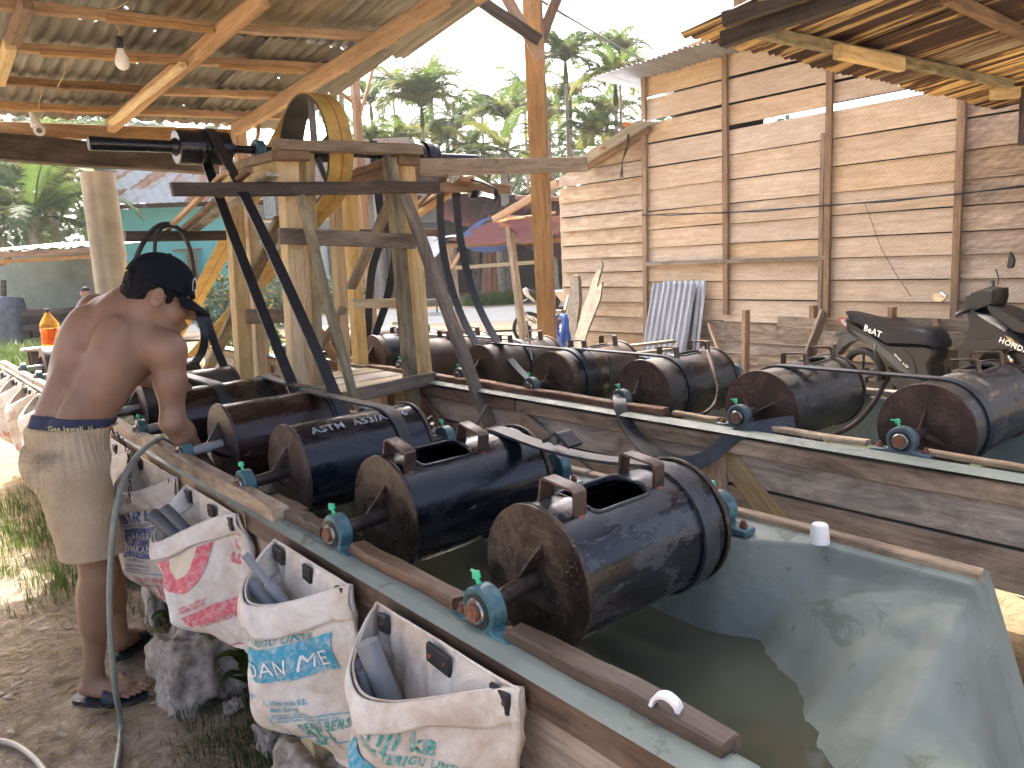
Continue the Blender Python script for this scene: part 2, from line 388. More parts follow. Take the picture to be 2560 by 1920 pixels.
def plate(name,b,p,w,r):
    s=N(name); co=s.coord(); n=s.noise(co,7,7,.7,.6); n2=s.noise(co,28,4,.7); col=s.ramp(n,[(.35,b),(.52,p),(.56,w),(.6,p),(.75,b)])
    scr=s.noise(s.coord((1,9,26),rot=(.7,0,0)),5,3,.6,2.); col=s.mix(s.ramp(scr,[(.66,0.),(.69,.6)]),col,(.30,.25,.19))
    scr2=s.noise(s.coord((1,24,7),rot=(.4,0,0)),5,3,.6,2.5); col=s.mix(s.ramp(scr2,[(.68,0.),(.7,.55)]),col,(.36,.31,.23))
    return s.set(col,s.ramp(n,[(.4,r),(.6,r+.25)]),.1,s.bump(n2,.35,.002),.5)
M['plate']=plate('scratched rust brown plate',(.018,.012,.009),(.034,.022,.016),(.085,.06,.042),.24)
M['platepink']=plate('chalky brown plate',(.020,.011,.009),(.065,.042,.034),(.10,.07,.058),.34)
M['plateold']=plate('matt red brown plate',(.035,.018,.013),(.06,.03,.022),(.10,.06,.045),.45)
def tarp():
    s=N('grey green tarpaulin'); co=s.coord(rnd=False); n=s.noise(co,3,6,.65,.5); n2=s.noise(co,55,4,.7); n3=s.noise(co,9,6,.7,1.)
    col=s.ramp(n,[(.3,(.165,.195,.165)),(.6,(.235,.265,.228))]); col=s.mix(s.ramp(n3,[(.60,0.),(.66,.6)]),col,(.10,.115,.085)); col=s.mix(s.ramp(n2,[(.66,0.),(.72,.35)]),col,(.5,.52,.5))
    return s.set(col,s.ramp(n3,[(.35,.42),(.6,.62)]),0,s.bump(n,.25,.02,s.bump(n2,.1,.002)),.3)
M['tarp']=tarp()
def water():
    s=N('murky water'); co=s.coord(rnd=False); n=s.noise(co,2.5,4,.55,.4); n2=s.noise(co,26,3,.6)
    col=s.ramp(n,[(.3,(.060,.064,.042)),(.7,(.095,.10,.07))])
    lo=s.n('ShaderNodeTexNoise'); lo.inputs['Scale'].default_value=7.; lo.inputs['Detail'].default_value=3; s.l(co,lo.inputs['Vector'])
    return s.set(col,.06,0,s.bump(lo.outputs['Fac'],.18,.012,s.bump(n2,.04,.004)),.6)
M['water']=water()
def sack(name,stain,amt):
    s=N(name); co=s.coord(rnd=True); n=s.noise(co,5,6,.65,.6); n2=s.noise(s.coord((1,1,1)),18,5,.7,.8)
    w=s.n('ShaderNodeTexWave'); w.inputs['Scale'].default_value=95; w.bands_direction='Z'; s.l(s.coord(rnd=False),w.inputs['Vector'])
    w2=s.n('ShaderNodeTexWave'); w2.inputs['Scale'].default_value=95; w2.bands_direction='Y'; s.l(s.coord(rnd=False),w2.inputs['Vector'])
    col=s.ramp(n2,[(.3,(.60,.55,.47)),(.65,(.78,.74,.66))]); col=s.mix(s.ramp(n,[(.52-.1*amt,0.),(.75,amt)]),col,stain)
    wv=s.math('MULTIPLY',w.outputs['Fac'],w2.outputs['Fac']); col=s.mix(.22,col,s.ramp(wv,[(.0,.6),(.6,1.)]),'MULTIPLY')
    s.b.inputs['Subsurface Weight'].default_value=0
    return s.set(col,.62,0,s.bump(wv,.25,.0015,s.bump(n2,.5,.008)),.35)
M['sack']=sack('woven sack cloth',(.45,.30,.15),.7); M['sackdirty']=sack('stained woven sack cloth',(.40,.24,.12),.9)
def ink(name,c):
    s=N(name); n=s.noise(s.coord((1,1,1)),60,4,.7); return s.set(s.mix(s.ramp(n,[(.45,0.),(.65,.55)]),c,(.6,.58,.53)),.6)
M['inkblue']=ink('blue print',(.03,.30,.42)); M['inkgreen']=ink('green print',(.02,.27,.22)); M['inkred']=ink('red print',(.62,.10,.12)); M['inknavy']=ink('navy print',(.06,.08,.22)); M['inkwhite']=ink('white print',(.75,.74,.7)); M['inkpale']=ink('faint yellow print',(.6,.52,.35))
def corrmat(name,c0,c1,c2,stretch=(1,14,1),rough=.45,metal=.6,sc=2.,holes=0,streak=None,mode=.5,tight=.165):
    s=N(name); co=s.coord(stretch); n=s.noise(co,sc,7,.7,.6); b=s.noise(s.coord((.9,1.4,1)),1.6,5,.65,.5)
    col=s.ramp(n,[(.5-tight,c0),(.5,c1),(.5+tight,c2)]); col=s.mix(s.ramp(b,[(.4,0.),(.65,.6 if tight>.1 else .3)]),col,s.mix(.5,col,c0))
    oi=s.n('ShaderNodeObjectInfo'); hv=s.n('ShaderNodeHueSaturation'); s.l(col,hv.inputs['Color']); s.l(s.math('ADD',s.math('MULTIPLY',oi.outputs['Random'],.5),.72),hv.inputs['Value'])
    s.set(hv.outputs[0],rough,metal,s.bump(n,.15,.002))
    if holes:
        v=s.n('ShaderNodeTexVoronoi'); v.inputs['Scale'].default_value=holes; s.l(s.coord((1,1,0)),v.inputs['Vector'])
        gate=s.noise(s.coord((1,1,1)),1.3,2); th=s.ramp(v.outputs['Distance'],[(.035,1.),(.045,0.)],'CONSTANT'); mk=s.math('MULTIPLY',th,s.math('GREATER_THAN',gate,.5))
        tr=s.n('ShaderNodeBsdfTransparent'); mx=s.n('ShaderNodeMixShader'); s.l(mk,mx.inputs[0]); s.l(s.b.outputs[0],mx.inputs[1]); s.l(tr.outputs[0],mx.inputs[2]); s.l(mx.outputs[0],s.out.inputs[0])
    return s.m
M['zincroof']=corrmat('aged zinc sheet',(.13,.12,.10),(.22,.205,.175),(.31,.30,.265),rough=.6,metal=.25,holes=5.)
M['zinctan']=corrmat('tan stained zinc sheet',(.15,.115,.075),(.23,.185,.125),(.30,.25,.18),rough=.7,metal=.1,holes=6.)
M['zincnew']=corrmat('grey zinc sheet',(.25,.26,.27),(.38,.40,.42),(.5,.52,.54),rough=.38,metal=.55)
M['rustroof']=corrmat('rusty sheet with yellow stripes',(.045,.02,.016),(.085,.038,.026),(.60,.44,.20),(.35,9,1),.7,.1,1.5,tight=.05)
M['rustroof2']=corrmat('rusty grey sheet',(.07,.035,.028),(.17,.11,.07),(.42,.38,.28),(.35,7,1),.7,.1,1.5,tight=.07)
def farroof(name,c0,c1,c2,ra=.5,sc=1.):
    s=N(name); g=s.n('ShaderNodeNewGeometry'); out=[]
    for v in ((.767,-.641,0),(.641,.767,0)):
        d_=s.n('ShaderNodeVectorMath',operation='DOT_PRODUCT'); s.l(g.outputs['Position'],d_.inputs[0]); d_.inputs[1].default_value=v; out.append(d_.outputs['Value'])
    cb=s.n('ShaderNodeCombineXYZ'); s.l(s.math('MULTIPLY',out[0],2.2*sc),cb.inputs[0]); s.l(s.math('MULTIPLY',out[1],.28*sc),cb.inputs[1]); n=s.noise(cb.outputs[0],1.,5,.6)
    cb2=s.n('ShaderNodeCombineXYZ'); s.l(s.math('FLOOR',s.math('MULTIPLY',out[0],1.25)),cb2.inputs[0]); s.l(s.math('FLOOR',s.math('MULTIPLY',out[1],.45)),cb2.inputs[1]); wn=s.n('ShaderNodeTexWhiteNoise',noise_dimensions='2D'); s.l(cb2.outputs[0],wn.inputs[0])
    col=s.ramp(s.math('ADD',s.math('MULTIPLY',n,.75),s.math('MULTIPLY',wn.outputs['Value'],.3)),[(ra-.1,c0),(ra,c1),(ra+.08,c2)]); return s.set(col,1.,0,spec=0.)
M['rustblue']=farroof('rust striped roof sheet',(.045,.024,.018),(.062,.042,.034),(.075,.09,.11),.47)
M['redroof']=farroof('red brown roof sheet',(.030,.013,.012),(.045,.020,.018),(.10,.105,.12),.68)
M['skysheet']=corrmat('bright zinc roof sheet',(.2,.22,.26),(.28,.30,.34),(.36,.38,.42),(.6,4,1),.4,.3)
def ground():
    s=N('dry dirt with straw'); co=s.coord(rnd=False); n=s.noise(co,.8,6,.62,.3); n2=s.noise(co,9,8,.75,.8); n3=s.noise(co,55,5,.7)
    col=s.ramp(n2,[(.28,(.18,.14,.10)),(.5,(.37,.30,.225)),(.68,(.54,.46,.36))]); col=s.mix(s.ramp(n,[(.45,0.),(.62,.75)]),col,(.22,.17,.13))
    for rz in (.3,1.5,2.4):
        st=s.noise(s.coord((3,42,1),rnd=False,rot=(0,0,rz)),2.2,3,.6,1.2); col=s.mix(s.ramp(st,[(.66,0.),(.69,.75)]),col,(.50,.41,.28))
    sep=s.n('ShaderNodeSeparateXYZ'); tc=s.n('ShaderNodeTexCoord'); s.l(tc.outputs['Object'],sep.inputs[0])
    far=s.ramp(s.math('MULTIPLY',s.math('SUBTRACT',s.math('ADD',s.math('MULTIPLY',sep.outputs[0],.9),s.math('MULTIPLY',sep.outputs[1],.35)),1.9),1.2,True),[(0.,0.),(1.,1.)])
    sand=s.ramp(n2,[(.3,(.20,.145,.085)),(.65,(.32,.25,.155))]); col=s.mix(far,col,sand)
    return s.set(col,.95,0,s.bump(n2,.9,.03,s.bump(n3,.6,.006)),.05)
M['ground']=ground()
M['road']=plain('worn asphalt',(.085,.092,.10),.95,var=.15,sc=3,bump=.3,spec=.03); M['verge']=plain('dusty verge',(.11,.095,.07),.95,var=.3,sc=2,spec=.03)
M['teal']=plain('turquoise wall paint',(.15,.52,.49),.8,var=.08,sc=1.5); M['sagewall']=plain('faded green wall paint',(.20,.26,.24),.85,var=.25,sc=1.2)
M['greywall']=plain('bare cement render',(.33,.32,.30),.9,var=.2,sc=1.5); M['shadow']=plain('dark interior shade',(.05,.042,.035),.9,var=.5,sc=1.5)  # shadow: shade of dark interiors put into the colour
M['whitepaint']=plain('white paint',(.7,.7,.68),.6,var=.08); M['curtain']=plain('lace curtain',(.55,.56,.62),.8,var=.1); M['bluetile']=plain('blue grey roof tiles',(.17,.21,.30),.45,var=.3,sc=6)
M['bluetarp']=plain('blue tarpaulin',(.03,.10,.36),.5,var=.3,sc=4); M['pinktarp']=plain('pink tarpaulin underside',(.13,.05,.105),.6,var=.15,sc=3)
def brick():
    s=N('brick wall'); b=s.n('ShaderNodeTexBrick'); b.inputs['Scale'].default_value=1.; b.inputs['Color1'].default_value=(.36,.19,.12,1); b.inputs['Color2'].default_value=(.45,.28,.2,1); b.inputs['Mortar'].default_value=(.42,.40,.36,1)
    b.inputs['Brick Width'].default_value=.24; b.inputs['Row Height'].default_value=.09; b.inputs['Mortar Size'].default_value=.016
    s.l(s.coord(rnd=False,rot=(math.pi/2,0,0)),b.inputs['Vector']); return s.set(b.outputs['Color'],.9)
M['brick']=brick()
def leaf(name,c,c2,tr=.35):
    s=N(name); oi=s.n('ShaderNodeObjectInfo'); n=s.noise(s.coord(rnd=False),1.3,3,.6); col=s.mix(s.ramp(n,[(.35,0.),(.65,1.)]),c,c2)
    s.set(col,.6,0,spec=.08); t=s.n('ShaderNodeBsdfTranslucent'); s.l(s.mix(.5,col,(c2[0]*1.1,c2[1]*1.2,c2[2]*.6)),t.inputs[0])
    mx=s.n('ShaderNodeMixShader'); mx.inputs[0].default_value=tr; s.l(s.b.outputs[0],mx.inputs[1]); s.l(t.outputs[0],mx.inputs[2]); s.l(mx.outputs[0],s.out.inputs[0]); return s.m
M['leaf']=leaf('palm leaf',(.045,.08,.03),(.10,.14,.045),.4); M['leafdark']=leaf('dark palm leaf',(.03,.06,.028),(.07,.11,.04),.3); M['leafyellow']=leaf('yellow palm leaf',(.10,.12,.035),(.17,.18,.05),.4)
M['grass']=leaf('grass blade',(.045,.08,.02),(.10,.14,.04),.35); M['grassdry']=leaf('dry grass blade',(.18,.15,.07),(.34,.27,.13),.3); M['grassdark']=leaf('dark grass blade',(.03,.06,.018),(.07,.10,.035),.3)
M['bark_palm']=plain('palm trunk',(.27,.23,.18),.9,var=.3,sc=5,bump=.5); M['dryleaf']=plain('dry fallen leaf',(.28,.24,.18),.8,var=.4)
def skin():
    s=N('brown skin'); co=s.coord(rnd=False); n=s.noise(co,9,5,.6); n2=s.noise(co,140,3,.6)
    col=s.ramp(n,[(.3,(.235,.135,.082)),(.7,(.31,.19,.122))]); s.b.inputs['Subsurface Weight'].default_value=.12; s.b.inputs['Subsurface Radius'].default_value=(.02,.008,.004); s.b.inputs['Subsurface Scale'].default_value=.5
    return s.set(col,.46,0,s.bump(n2,.12,.001),.45)
M['skin']=skin(); M['lips']=plain('lips',(.20,.075,.06),.5,var=.1); M['hair']=plain('black hair',(.006,.006,.007),.65,var=.4,sc=90,bump=.6,spec=.2)
def cord():
    s=N('beige corduroy'); w=s.n('ShaderNodeTexWave'); w.bands_direction='X'; w.inputs['Scale'].default_value=52; w.inputs['Distortion'].default_value=.6; w.inputs['Detail'].default_value=1; s.l(s.coord((1,-.85,0),rnd=False),w.inputs['Vector'])
    n=s.noise(s.coord(rnd=False),7,5,.65); col=s.ramp(n,[(.3,(.44,.34,.215)),(.65,(.56,.45,.30))]); n3=s.noise(s.coord(rnd=False),13,3,.6,1.); col=s.mix(s.ramp(n3,[(.66,0.),(.85,.14)]),col,(.10,.07,.05))
    col=s.mix(.3,col,s.ramp(w.outputs['Fac'],[(.1,.6),(.6,1.)]),'MULTIPLY'); return s.set(col,.9,0,s.bump(w.outputs['Fac'],.35,.003,s.bump(n,.6,.02)),.2)
M['cord']=cord(); M['navycloth']=plain('navy waistband',(.03,.035,.075),.8,var=.2); M['cap']=plain('black cotton cap',(.006,.008,.012),.9,var=.3,sc=60,bump=.15,spec=.2)
M['sandal']=plain('black rubber sandal',(.018,.022,.028),.55,var=.7,sc=45,bump=.4); M['chain']=plain('blackened chain',(.05,.045,.04),.4,.7)
M['scooter']=plain('matt black scooter plastic',(.011,.011,.0108),.42,var=.2,sc=5); M['scootergrey']=plain('grey scooter plastic',(.055,.058,.058),.4,var=.1); M['seat']=plain('black vinyl seat',(.008,.009,.013),.5,var=.15,spec=.3)
M['tyre']=plain('tyre rubber',(.02,.02,.02),.8,var=.3,sc=40); M['chrome']=plain('bright metal',(.7,.7,.68),.18,1,var=.05); M['lens']=plain('clear lens',(.5,.5,.5),.1,.5); M['tail']=plain('red tail lens',(.3,.02,.03),.2)
M['mirrorglass']=plain('mirror glass',(.85,.88,.9),.03,1,var=.02)
def fuel():
    s=N('orange fuel'); s.b.inputs['Transmission Weight'].default_value=.75; s.b.inputs['IOR'].default_value=1.3; return s.set((1.,.22,.01),.12)
M['fuel']=fuel()
def fuel2():
    s=N('clear orange bottle'); s.b.inputs['Transmission Weight'].default_value=.85; s.b.inputs['IOR'].default_value=1.1; return s.set((1.,.55,.14),.1)
M['bottle']=fuel2()
# ---------------------------------------------------------------- ground, road
def gheight(x,y):
    d=math.hypot(x-.7,y-2)
    h=.018*mnoise.noise(V((x*1.7,y*1.7,0)))+.012*mnoise.noise(V((x*5,y*5,3)))
    far=max(0,min(1,(math.hypot(x,y)-14)/6)); return h*(1-far)
mb=MB()
def gaxis():
    a=[]; x=-4.
    while x<14: a.append(x); x+=.12 if x<6 else .4
    return a
ax=sorted(set([-118,-80,-40,-20,-10,-6]+gaxis()+[15,17,20,25,32,45,70,95,118]))
vs=[(x,y,gheight(x,y)) for y in ax for x in ax]; n=len(ax)
mb.add(vs,[(j*n+i,j*n+i+1,(j+1)*n+i+1,(j+1)*n+i) for j in range(n-1) for i in range(n-1)])
g=mb.build('ground',M['ground'],None,True); tag(g,'bare brown dirt yard strewn with straw',kind='structure')
# road: two edges measured on the ground
e0=PZ(*ds(930,706),0); e1=PZ(*ds(1113,700),0); f0=PZ(*ds(1000,664),0); f1=PZ(*ds(1110,654),0)
dirr=V((-.62,.78,0)).normalized(); nrm=V((dirr.y,-dirr.x,0))
rc=V((11.2,14.2,0)); mb=MB()
def strip(mb,a,b,z,seg=20,L=(-16,60)):
    vs=[];fs=[]
    for i in range(seg+1):
        p=rc+dirr*(L[0]+(L[1]-L[0])*i/seg)
        for w in (a,b): q=p+nrm*w; vs.append((q.x,q.y,z))
    for i in range(seg): k=i*2; fs.append((k,k+1,k+3,k+2))
    mb.add(vs,fs)
strip(mb,-.2,5.2,.05); rd=mb.build('road',M['road'],None,False); tag(rd,'grey asphalt village road behind the drums',kind='structure')
mb=MB(); strip(mb,-2.2,-.1,.045); strip(mb,5.1,9.,.045); o=mb.build('road_verge',M['verge'],None,False); tag(o,'pale dusty verges along both sides of the road',kind='structure')
# ---------------------------------------------------------------- corrugated sheets
def corr_mesh(name,L,Wd,pitch=.076,amp=.009,nl=3,seg=6,bend=0,wob=.004):
    n=int(Wd/pitch*seg); vs=[];fs=[]
    for k in range(nl+1):
        for i in range(n+1):
            y=Wd*i/n; vs.append((L*k/nl,y,amp*math.sin(2*math.pi*y/pitch)+bend*math.sin(math.pi*k/nl)+random.uniform(-wob,wob)*(k in(0,nl))))
    for k in range(nl):
        for i in range(n): a=k*(n+1)+i; fs.append((a,a+1,a+n+2,a+n+1))
    me=bpy.data.meshes.new(name); me.from_pydata(vs,[],fs); me.polygons.foreach_set('use_smooth',[True]*len(fs)); return me
def sheet(name,o,xd,yd,L,Wd,mat,parent=None,label=None,me=None,**kw):
    me=me or corr_mesh(name,L,Wd,**kw); me=me.copy() if False else me
    if not me.materials: me.materials.append(mat)
    x=V(xd).normalized(); y=V(yd).normalized(); z=x.cross(y).normalized()
    ob=bpy.data.objects.new(name,me); COL.objects.link(ob); ob.matrix_world=Matrix((x,y,z)).transposed().to_4x4(); ob.location=V(o)
    par(ob,parent)
    if label: ob['label']=label
    return ob
# ---------------------------------------------------------------- big roof over the near trough
RS=.15
def PR(x,y,dz=0):
    d=ray(x,y); t=(2.6+dz+RS*6-CAM.z)/(d.z+RS*d.y); return CAM+d*t
def RP(x,y,dz=0): return V((x,y,2.6+dz+RS*(6-y)))
roof=thing('shelter_roof','corrugated zinc roof on orange rafters over the left drum trough','roof',(1.4,5,2.7))
Yd=V((-.12,1,-RS)); Xd=V((1,-.09,.0135))
c0=PR(704,292,.05); c0b=PR(1050,30,.05)
ms=[corr_mesh('roof_sheet',1.62,.84,nl=3,wob=.006) for _ in range(3)]; mt=[corr_mesh('roof_sheet',1.62,.84,nl=3,wob=.006) for _ in range(2)]
for m_ in ms: m_.materials.append(M['zincroof'])
for m_ in mt: m_.materials.append(M['zinctan'])
org=V((c0.x,c0.y,0)); org=RP(org.x,org.y,.052)+Yd*.28
for r in range(3):
    for c in range(8):
        off=(c+1)*.76-(0 if r<2 else (.76*1.0 if r>=3 else 0))
        p=org-Xd*off-Yd*(r*1.5+1.62); p=p+V((0,0,.012*((r+c)%2)+.006*c+.01*r))
        sheet('roof_sheet',p,Yd,-Xd if False else Xd,1.62,.84,None,roof,me=random.choice(ms) if (r*3+c*5)%7 not in (1,4) else random.choice(mt))
def pbeam(a,b,dz,w,h,mat,name='purlin',ext=0,parent=roof):
    p=PR(*a,dz); q=PR(*b,dz); d=(q-p).normalized(); return beam(name,p-d*ext,q+d*ext,w,h,mat,parent,up=(0,0,1),n=5,jit=.004)
z1p=lambda x,y:(x*.4629,y*.4629)
for a,b in (((0,20),(1180,150)),((1270,150),(2130,208)),((110,258),(1000,322)),((1080,330),(1870,372)),((20,437),(800,490)),((900,498),(1640,520)),((0,572),(700,605)),((740,606),(1520,630))):
    pbeam(z1p(*a),z1p(*b),.02,.06,.045,M['brown'] if (a[1]%2) else M['orange'],ext=.02)
for a,b in (((570,95),(1150,165)),((220,285),(740,325)),((735,325),(1000,330)),((1190,362),(1650,382))): pbeam(z1p(*a),z1p(*b),-.03,.035,.03,M['orange'],ext=0)
pbeam((278,316),(660,-6),-.05,.05,.085,M['orange'],'rafter'); pbeam((590,325),(1118,-6),-.05,.05,.09,M['orange'],'rafter')
pbeam(z1p(600,670),z1p(990,350),-.09,.04,.03,M['yellow'],'rafter')
pbeam(z1p(20,330),z1p(150,0),-.05,.05,.08,M['brown'],'rafter'); pbeam(z1p(0,440),z1p(60,240),-.09,.05,.06,M['yellow'],'rafter')
# rafters and purlins beyond the top of the picture carry the rest of the roof
for x in (.2,1.8,2.75,3.6): beam('rafter',RP(x-.02,3.4 if x<3 else 3.0,-.03),RP(x+.20,1.35,-.03),.05,.09,M['orange'],roof)
for y in (3.05,2.3,1.5): beam('purlin',RP(-2.4,y+.3,.02),RP(3.7,y-.2,.02),.06,.045,M['orange'],roof)
pa,pb=PZ(-40,322,2.58),PZ(604,342,2.58); eb=beam('eave_beam',pa,pb,.05,.10,M['orange'],roof,n=5)
pa,pb=PZ(-40,362,2.4),PZ(560,402,2.4); eb=beam('tie_beam',pa+V((0,.2,.02)),pb+V((0,.2,0)),.12,.17,M['dark'],roof,n=5,jit=.006)
# posts and struts of the roof
def post(a,b,Y,w,mat,name='post',parent=roof,h=None,d=None):
    p=PY(*a,Y); q=PY(*b,Y); return beam(name,q,p,w,h or w,mat,parent,up=(1,0,0) if d is None else d,n=4)
post(zz((0,0),1905,270),zz((0,0),1945,900),5.2,.055,M['orange'],'post')
p=PY(*zz((0,0),1945,900),5.2); beam('post',V((p.x,p.y,-.05)),p,.055,.055,M['orange'],roof,up=(1,0,0))
post(zz((0,0),2075,160),zz((0,0),1950,600),5.15,.03,M['orange'],'strut',h=.02); post(zz((0,0),1710,400),zz((0,0),1920,565),5.25,.03,M['orange'],'strut',h=.02)
post(zz((0,0),1410,620),zz((0,0),1385,760),5.9,.04,M['orange'],'strut',h=.02)
p=PY(*zz((0,0),1290,720),5.95); beam('post',V((p.x,p.y,-.05)),p+V((0,0,.1)),.09,.09,M['orange'],roof,up=(1,0,0),n=4)
# ---------------------------------------------------------------- concrete column left
t=thing('concrete_column','pale concrete column with a grooved face under the dark tie beam','column',(1.45,6.5,0))
mb=MB(); n=24
def colr(a,z):
    r=.135-.016*z/2.4; r*=1-.10*max(0,math.cos((a-4.15)*1.0))**30-.06*max(0,math.cos(a-4.9))**40
    return r
mb.grid(lambda u,v: V((1.455+colr(2*math.pi*u,v*2.36)*math.cos(2*math.pi*u),6.55+colr(2*math.pi*u,v*2.36)*math.sin(2*math.pi*u),v*2.36-.02)),48,6,cu=True)
mb.build('shaft',plain('pale column render',(.34,.31,.245),.9,var=.22,sc=5,bump=.3),t,True)
mb=MB(); mb.cyl((1.455,6.55,-.05),(1.455,6.55,.12),.21,.2,20); mb.build('footing',M['concrete'],t)
# ---------------------------------------------------------------- tall post between troughs and wall, with its braces
t=thing('timber_post','tall orange timber post with forked braces at its top','post',(3.6,3.95,0))
p0=PX(*ds(1181,760),3.62); p1=PX(*ds(1146,-20),3.62)
dd=(p1-p0); b0=p0-dd*(p0.z/dd.z)
beam('post_timber',b0-V((0,0,.05)),p1+dd.normalized()*.6,.058,.115,M['orange'],t,up=(.7,-.7,0),n=6); beam('post_timber',b0+V((.055,.02,-.05)),p1+V((.055,.02,0))+dd.normalized()*.6,.055,.10,M['orange'],t,up=(.7,-.7,0),n=6)
zb=lambda x,y:zz((768,0),x,y)
beam('brace',PX(*zb(1262,318),3.56),PX(*zb(1070,-30),3.4),.03,.075,M['orange'],t); beam('brace',PX(*zb(1255,220),3.55),PX(*zb(900,-20),3.2),.04,.07,M['dark'],t)
beam('brace',PX(*zb(1255,225),3.70),PX(*zb(1355,-20),3.82),.04,.07,M['brown'],t)
beam('top_beam',p1+dd.normalized()*.6+V((-2.6,.3,.02)),p1+dd.normalized()*.6+V((2.,-.2,.02)),.06,.12,M['orange'],t)
t=thing('cross_board','weathered horizontal board nailed across the tall orange post','board',(3.3,3.85,2.15))
beam('plank',PY(*zb(600,905),3.86),PY(*zb(1506,888),3.86),.03,.10,M['grey'],t,n=5)
# ---------------------------------------------------------------- rusty roof at the right
rz=2.6; z3=lambda x,y:zz((1536,0),x,y)
rr=thing('rusty_roof','rusty yellow-striped corrugated roof edge above the motor scooter','roof',(4.6,2,2.7))
e0=PZ(*z3(360,195),rz); e1=PZ(*z3(1750,520),rz)
xd=(e1-e0).normalized(); yd=V((-xd.y,xd.x,0)); slope=.12
yv=(-yd+V((0,0,slope))).normalized()      # towards the camera and up
k=0; d0=0
for r in range(2):
    for c in range(7):
        L=1.75; o_=e0+xd*(c*.62-.02)+yv*(r*1.6)+V((0,0,.012*(c%2)+.02*r+.004)); 
        sheet('roof_sheet',o_+V((0,0,.0)),yv,-xd if False else xd,L,.70,M['rustroof'] if (c+r)%4!=3 else M['rustroof2'],rr,nl=4,amp=.011,wob=.008)
def RR(x,y,dz=0):
    n_=yv.cross(xd); 
    if n_.z<0: n_=-n_
    d=ray(x,y); P0=e0+V((0,0,dz)); t=(P0-CAM).dot(n_)/d.dot(n_); return CAM+d*t
beam('purlin',RR(*z3(780,170),-.03),RR(*z3(2140,455),-.03),.05,.06,M['bark'],rr,n=6); beam('purlin',RR(*z3(1205,275),-.075),RR(*z3(1550,350),-.075),.05,.075,M['yellow'],rr)
beam('purlin',RR(*z3(1790,-20),-.03),RR(*z3(2330,240),-.03),.05,.06,M['brown'],rr,n=4)
a_,b_=RR(*z3(585,215),-.06),RR(*z3(1230,0),-.06); beam('rafter',a_,a_+(b_-a_)*1.8,.06,.075,M['dark'],rr,n=5); a_=RR(*z3(590,110),-.02); beam('rafter',a_,a_+(b_-RR(*z3(585,215),-.06))*1.8,.05,.07,M['dark'],rr)
a_=RR(*z3(2040,510),-.05); beam('rafter',a_,a_+V((.9,-.6,.05)),.06,.08,M['yellow'],rr)
beam('hanger',RR(*z3(680,195),-.02),RR(*z3(680,195),-.02)+V((0,0,.9)),.05,.05,M['brown'],rr,up=(1,0,0))
beam('post',V((6.2,.6,0)),V((6.2,.6,2.75)),.1,.1,M['brown'],rr,up=(1,0,0))
p=RR(*z3(2190,470),-.02); beam('post',V((p.x+.02,p.y-.05,2.62)),V((p.x+.02,p.y-.05,2.2)),.09,.06,M['dark'],rr,up=(1,0,0))
# ---------------------------------------------------------------- plank house at the right
XW=8.0
ho=thing('plank_house','pale unpainted timber plank wall behind the motor scooter','house',(XW,5,0))
ys=[187,248,308,363,421,477,530,576,621,662,706,748,796,842,890]
rows=[PX(1622,y,XW).z for y in ys]+[.25,0.0]
rows=sorted(set(rows),reverse=True)
def posty(zx,zy): return PX(*z3(zx,zy),XW).y
bay=[posty(160,900),posty(598,900),posty(1150,900),posty(1850,900),posty(2560,900)]
def plank(y0,y1,z0,z1,mat,x=XW,cut=None,gap=.006,lean=.026,parent=ho,zs=0,ze=0):
    # a lapped board: bottom edge proud of the wall
    poly=[(y0,z0+zs),(y1,z0+ze),(y1,z1+ze),(y0,z1+zs)]
    if cut:
        (ay,az),(by,bz)=cut; f=lambda P:(az+(bz-az)*(P[0]-ay)/(by-ay))-P[1]
        out=[]
        for i,P in enumerate(poly):
            Q=poly[(i+1)%4]; fp,fq=f(P),f(Q)
            if fp>=0: out.append(P)
            if (fp>=0)!=(fq>=0): t_=fp/(fp-fq); out.append((P[0]+(Q[0]-P[0])*t_,P[1]+(Q[1]-P[1])*t_))
        poly=out
        if len(poly)<3: return
    zc=(z0+z1)/2; yc=(y0+y1)/2; H=max(z1-z0,.01); vs=[]
    for s_ in (0,1):
        for (yy,z_) in poly:
            vs.append((-( (z1-z_)/H)*lean+ (.018 if s_ else 0)+random.uniform(-.002,.002)*(1-s_),yy-yc,z_-zc))
    n_=len(poly); fs=[tuple(range(n_)),tuple(reversed(range(n_,2*n_)))]+[(i,i+n_,(i+1)%n_+n_,(i+1)%n_) for i in range(n_)]
    # local X must run along the board: rotate mesh coordinates
    vs=[(v[1],-v[0],v[2]) for v in vs]
    me=bpy.data.meshes.new('plank'); me.from_pydata(vs,[],fs); me.materials.append(mat)
    bm=bmesh.new(); bm.from_mesh(me); bmesh.ops.recalc_face_normals(bm,faces=bm.faces); bm.to_mesh(me); bm.free()
    ob=bpy.data.objects.new('plank',me); COL.objects.link(ob); ob.rotation_euler=(0,0,math.pi/2); ob.location=(x,yc,zc); par(ob,parent)
random.seed(3)
for b in range(4):
    y1,y0=bay[b],bay[b+1]
    for r in range(len(rows)-1):
        z1_,z0_=rows[r],rows[r+1]; gp=.012+.010*random.random()
        if r==0 and b<2: gp=.035
        if r in(1,2) and b<3: gp=.045 if r==1 else .05
        if b==0 and r==2: gp=.04
        if b==2 and r==2: gp=.11
        if b==1 and r==2: gp=.07
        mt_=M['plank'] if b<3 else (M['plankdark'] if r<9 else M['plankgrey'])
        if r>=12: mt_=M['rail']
        plank(y0,y1,z0_+gp*.7,z1_+.002,mt_,zs=random.uniform(-.006,.006),ze=random.uniform(-.006,.006))
    if b<3:
        o_=plank(y0,y1,rows[0]+.02,rows[0]+.42,M['plank'] if b else M['stud'],cut=((bay[0],rows[0]+.06),(bay[3],rows[0]+.30)))
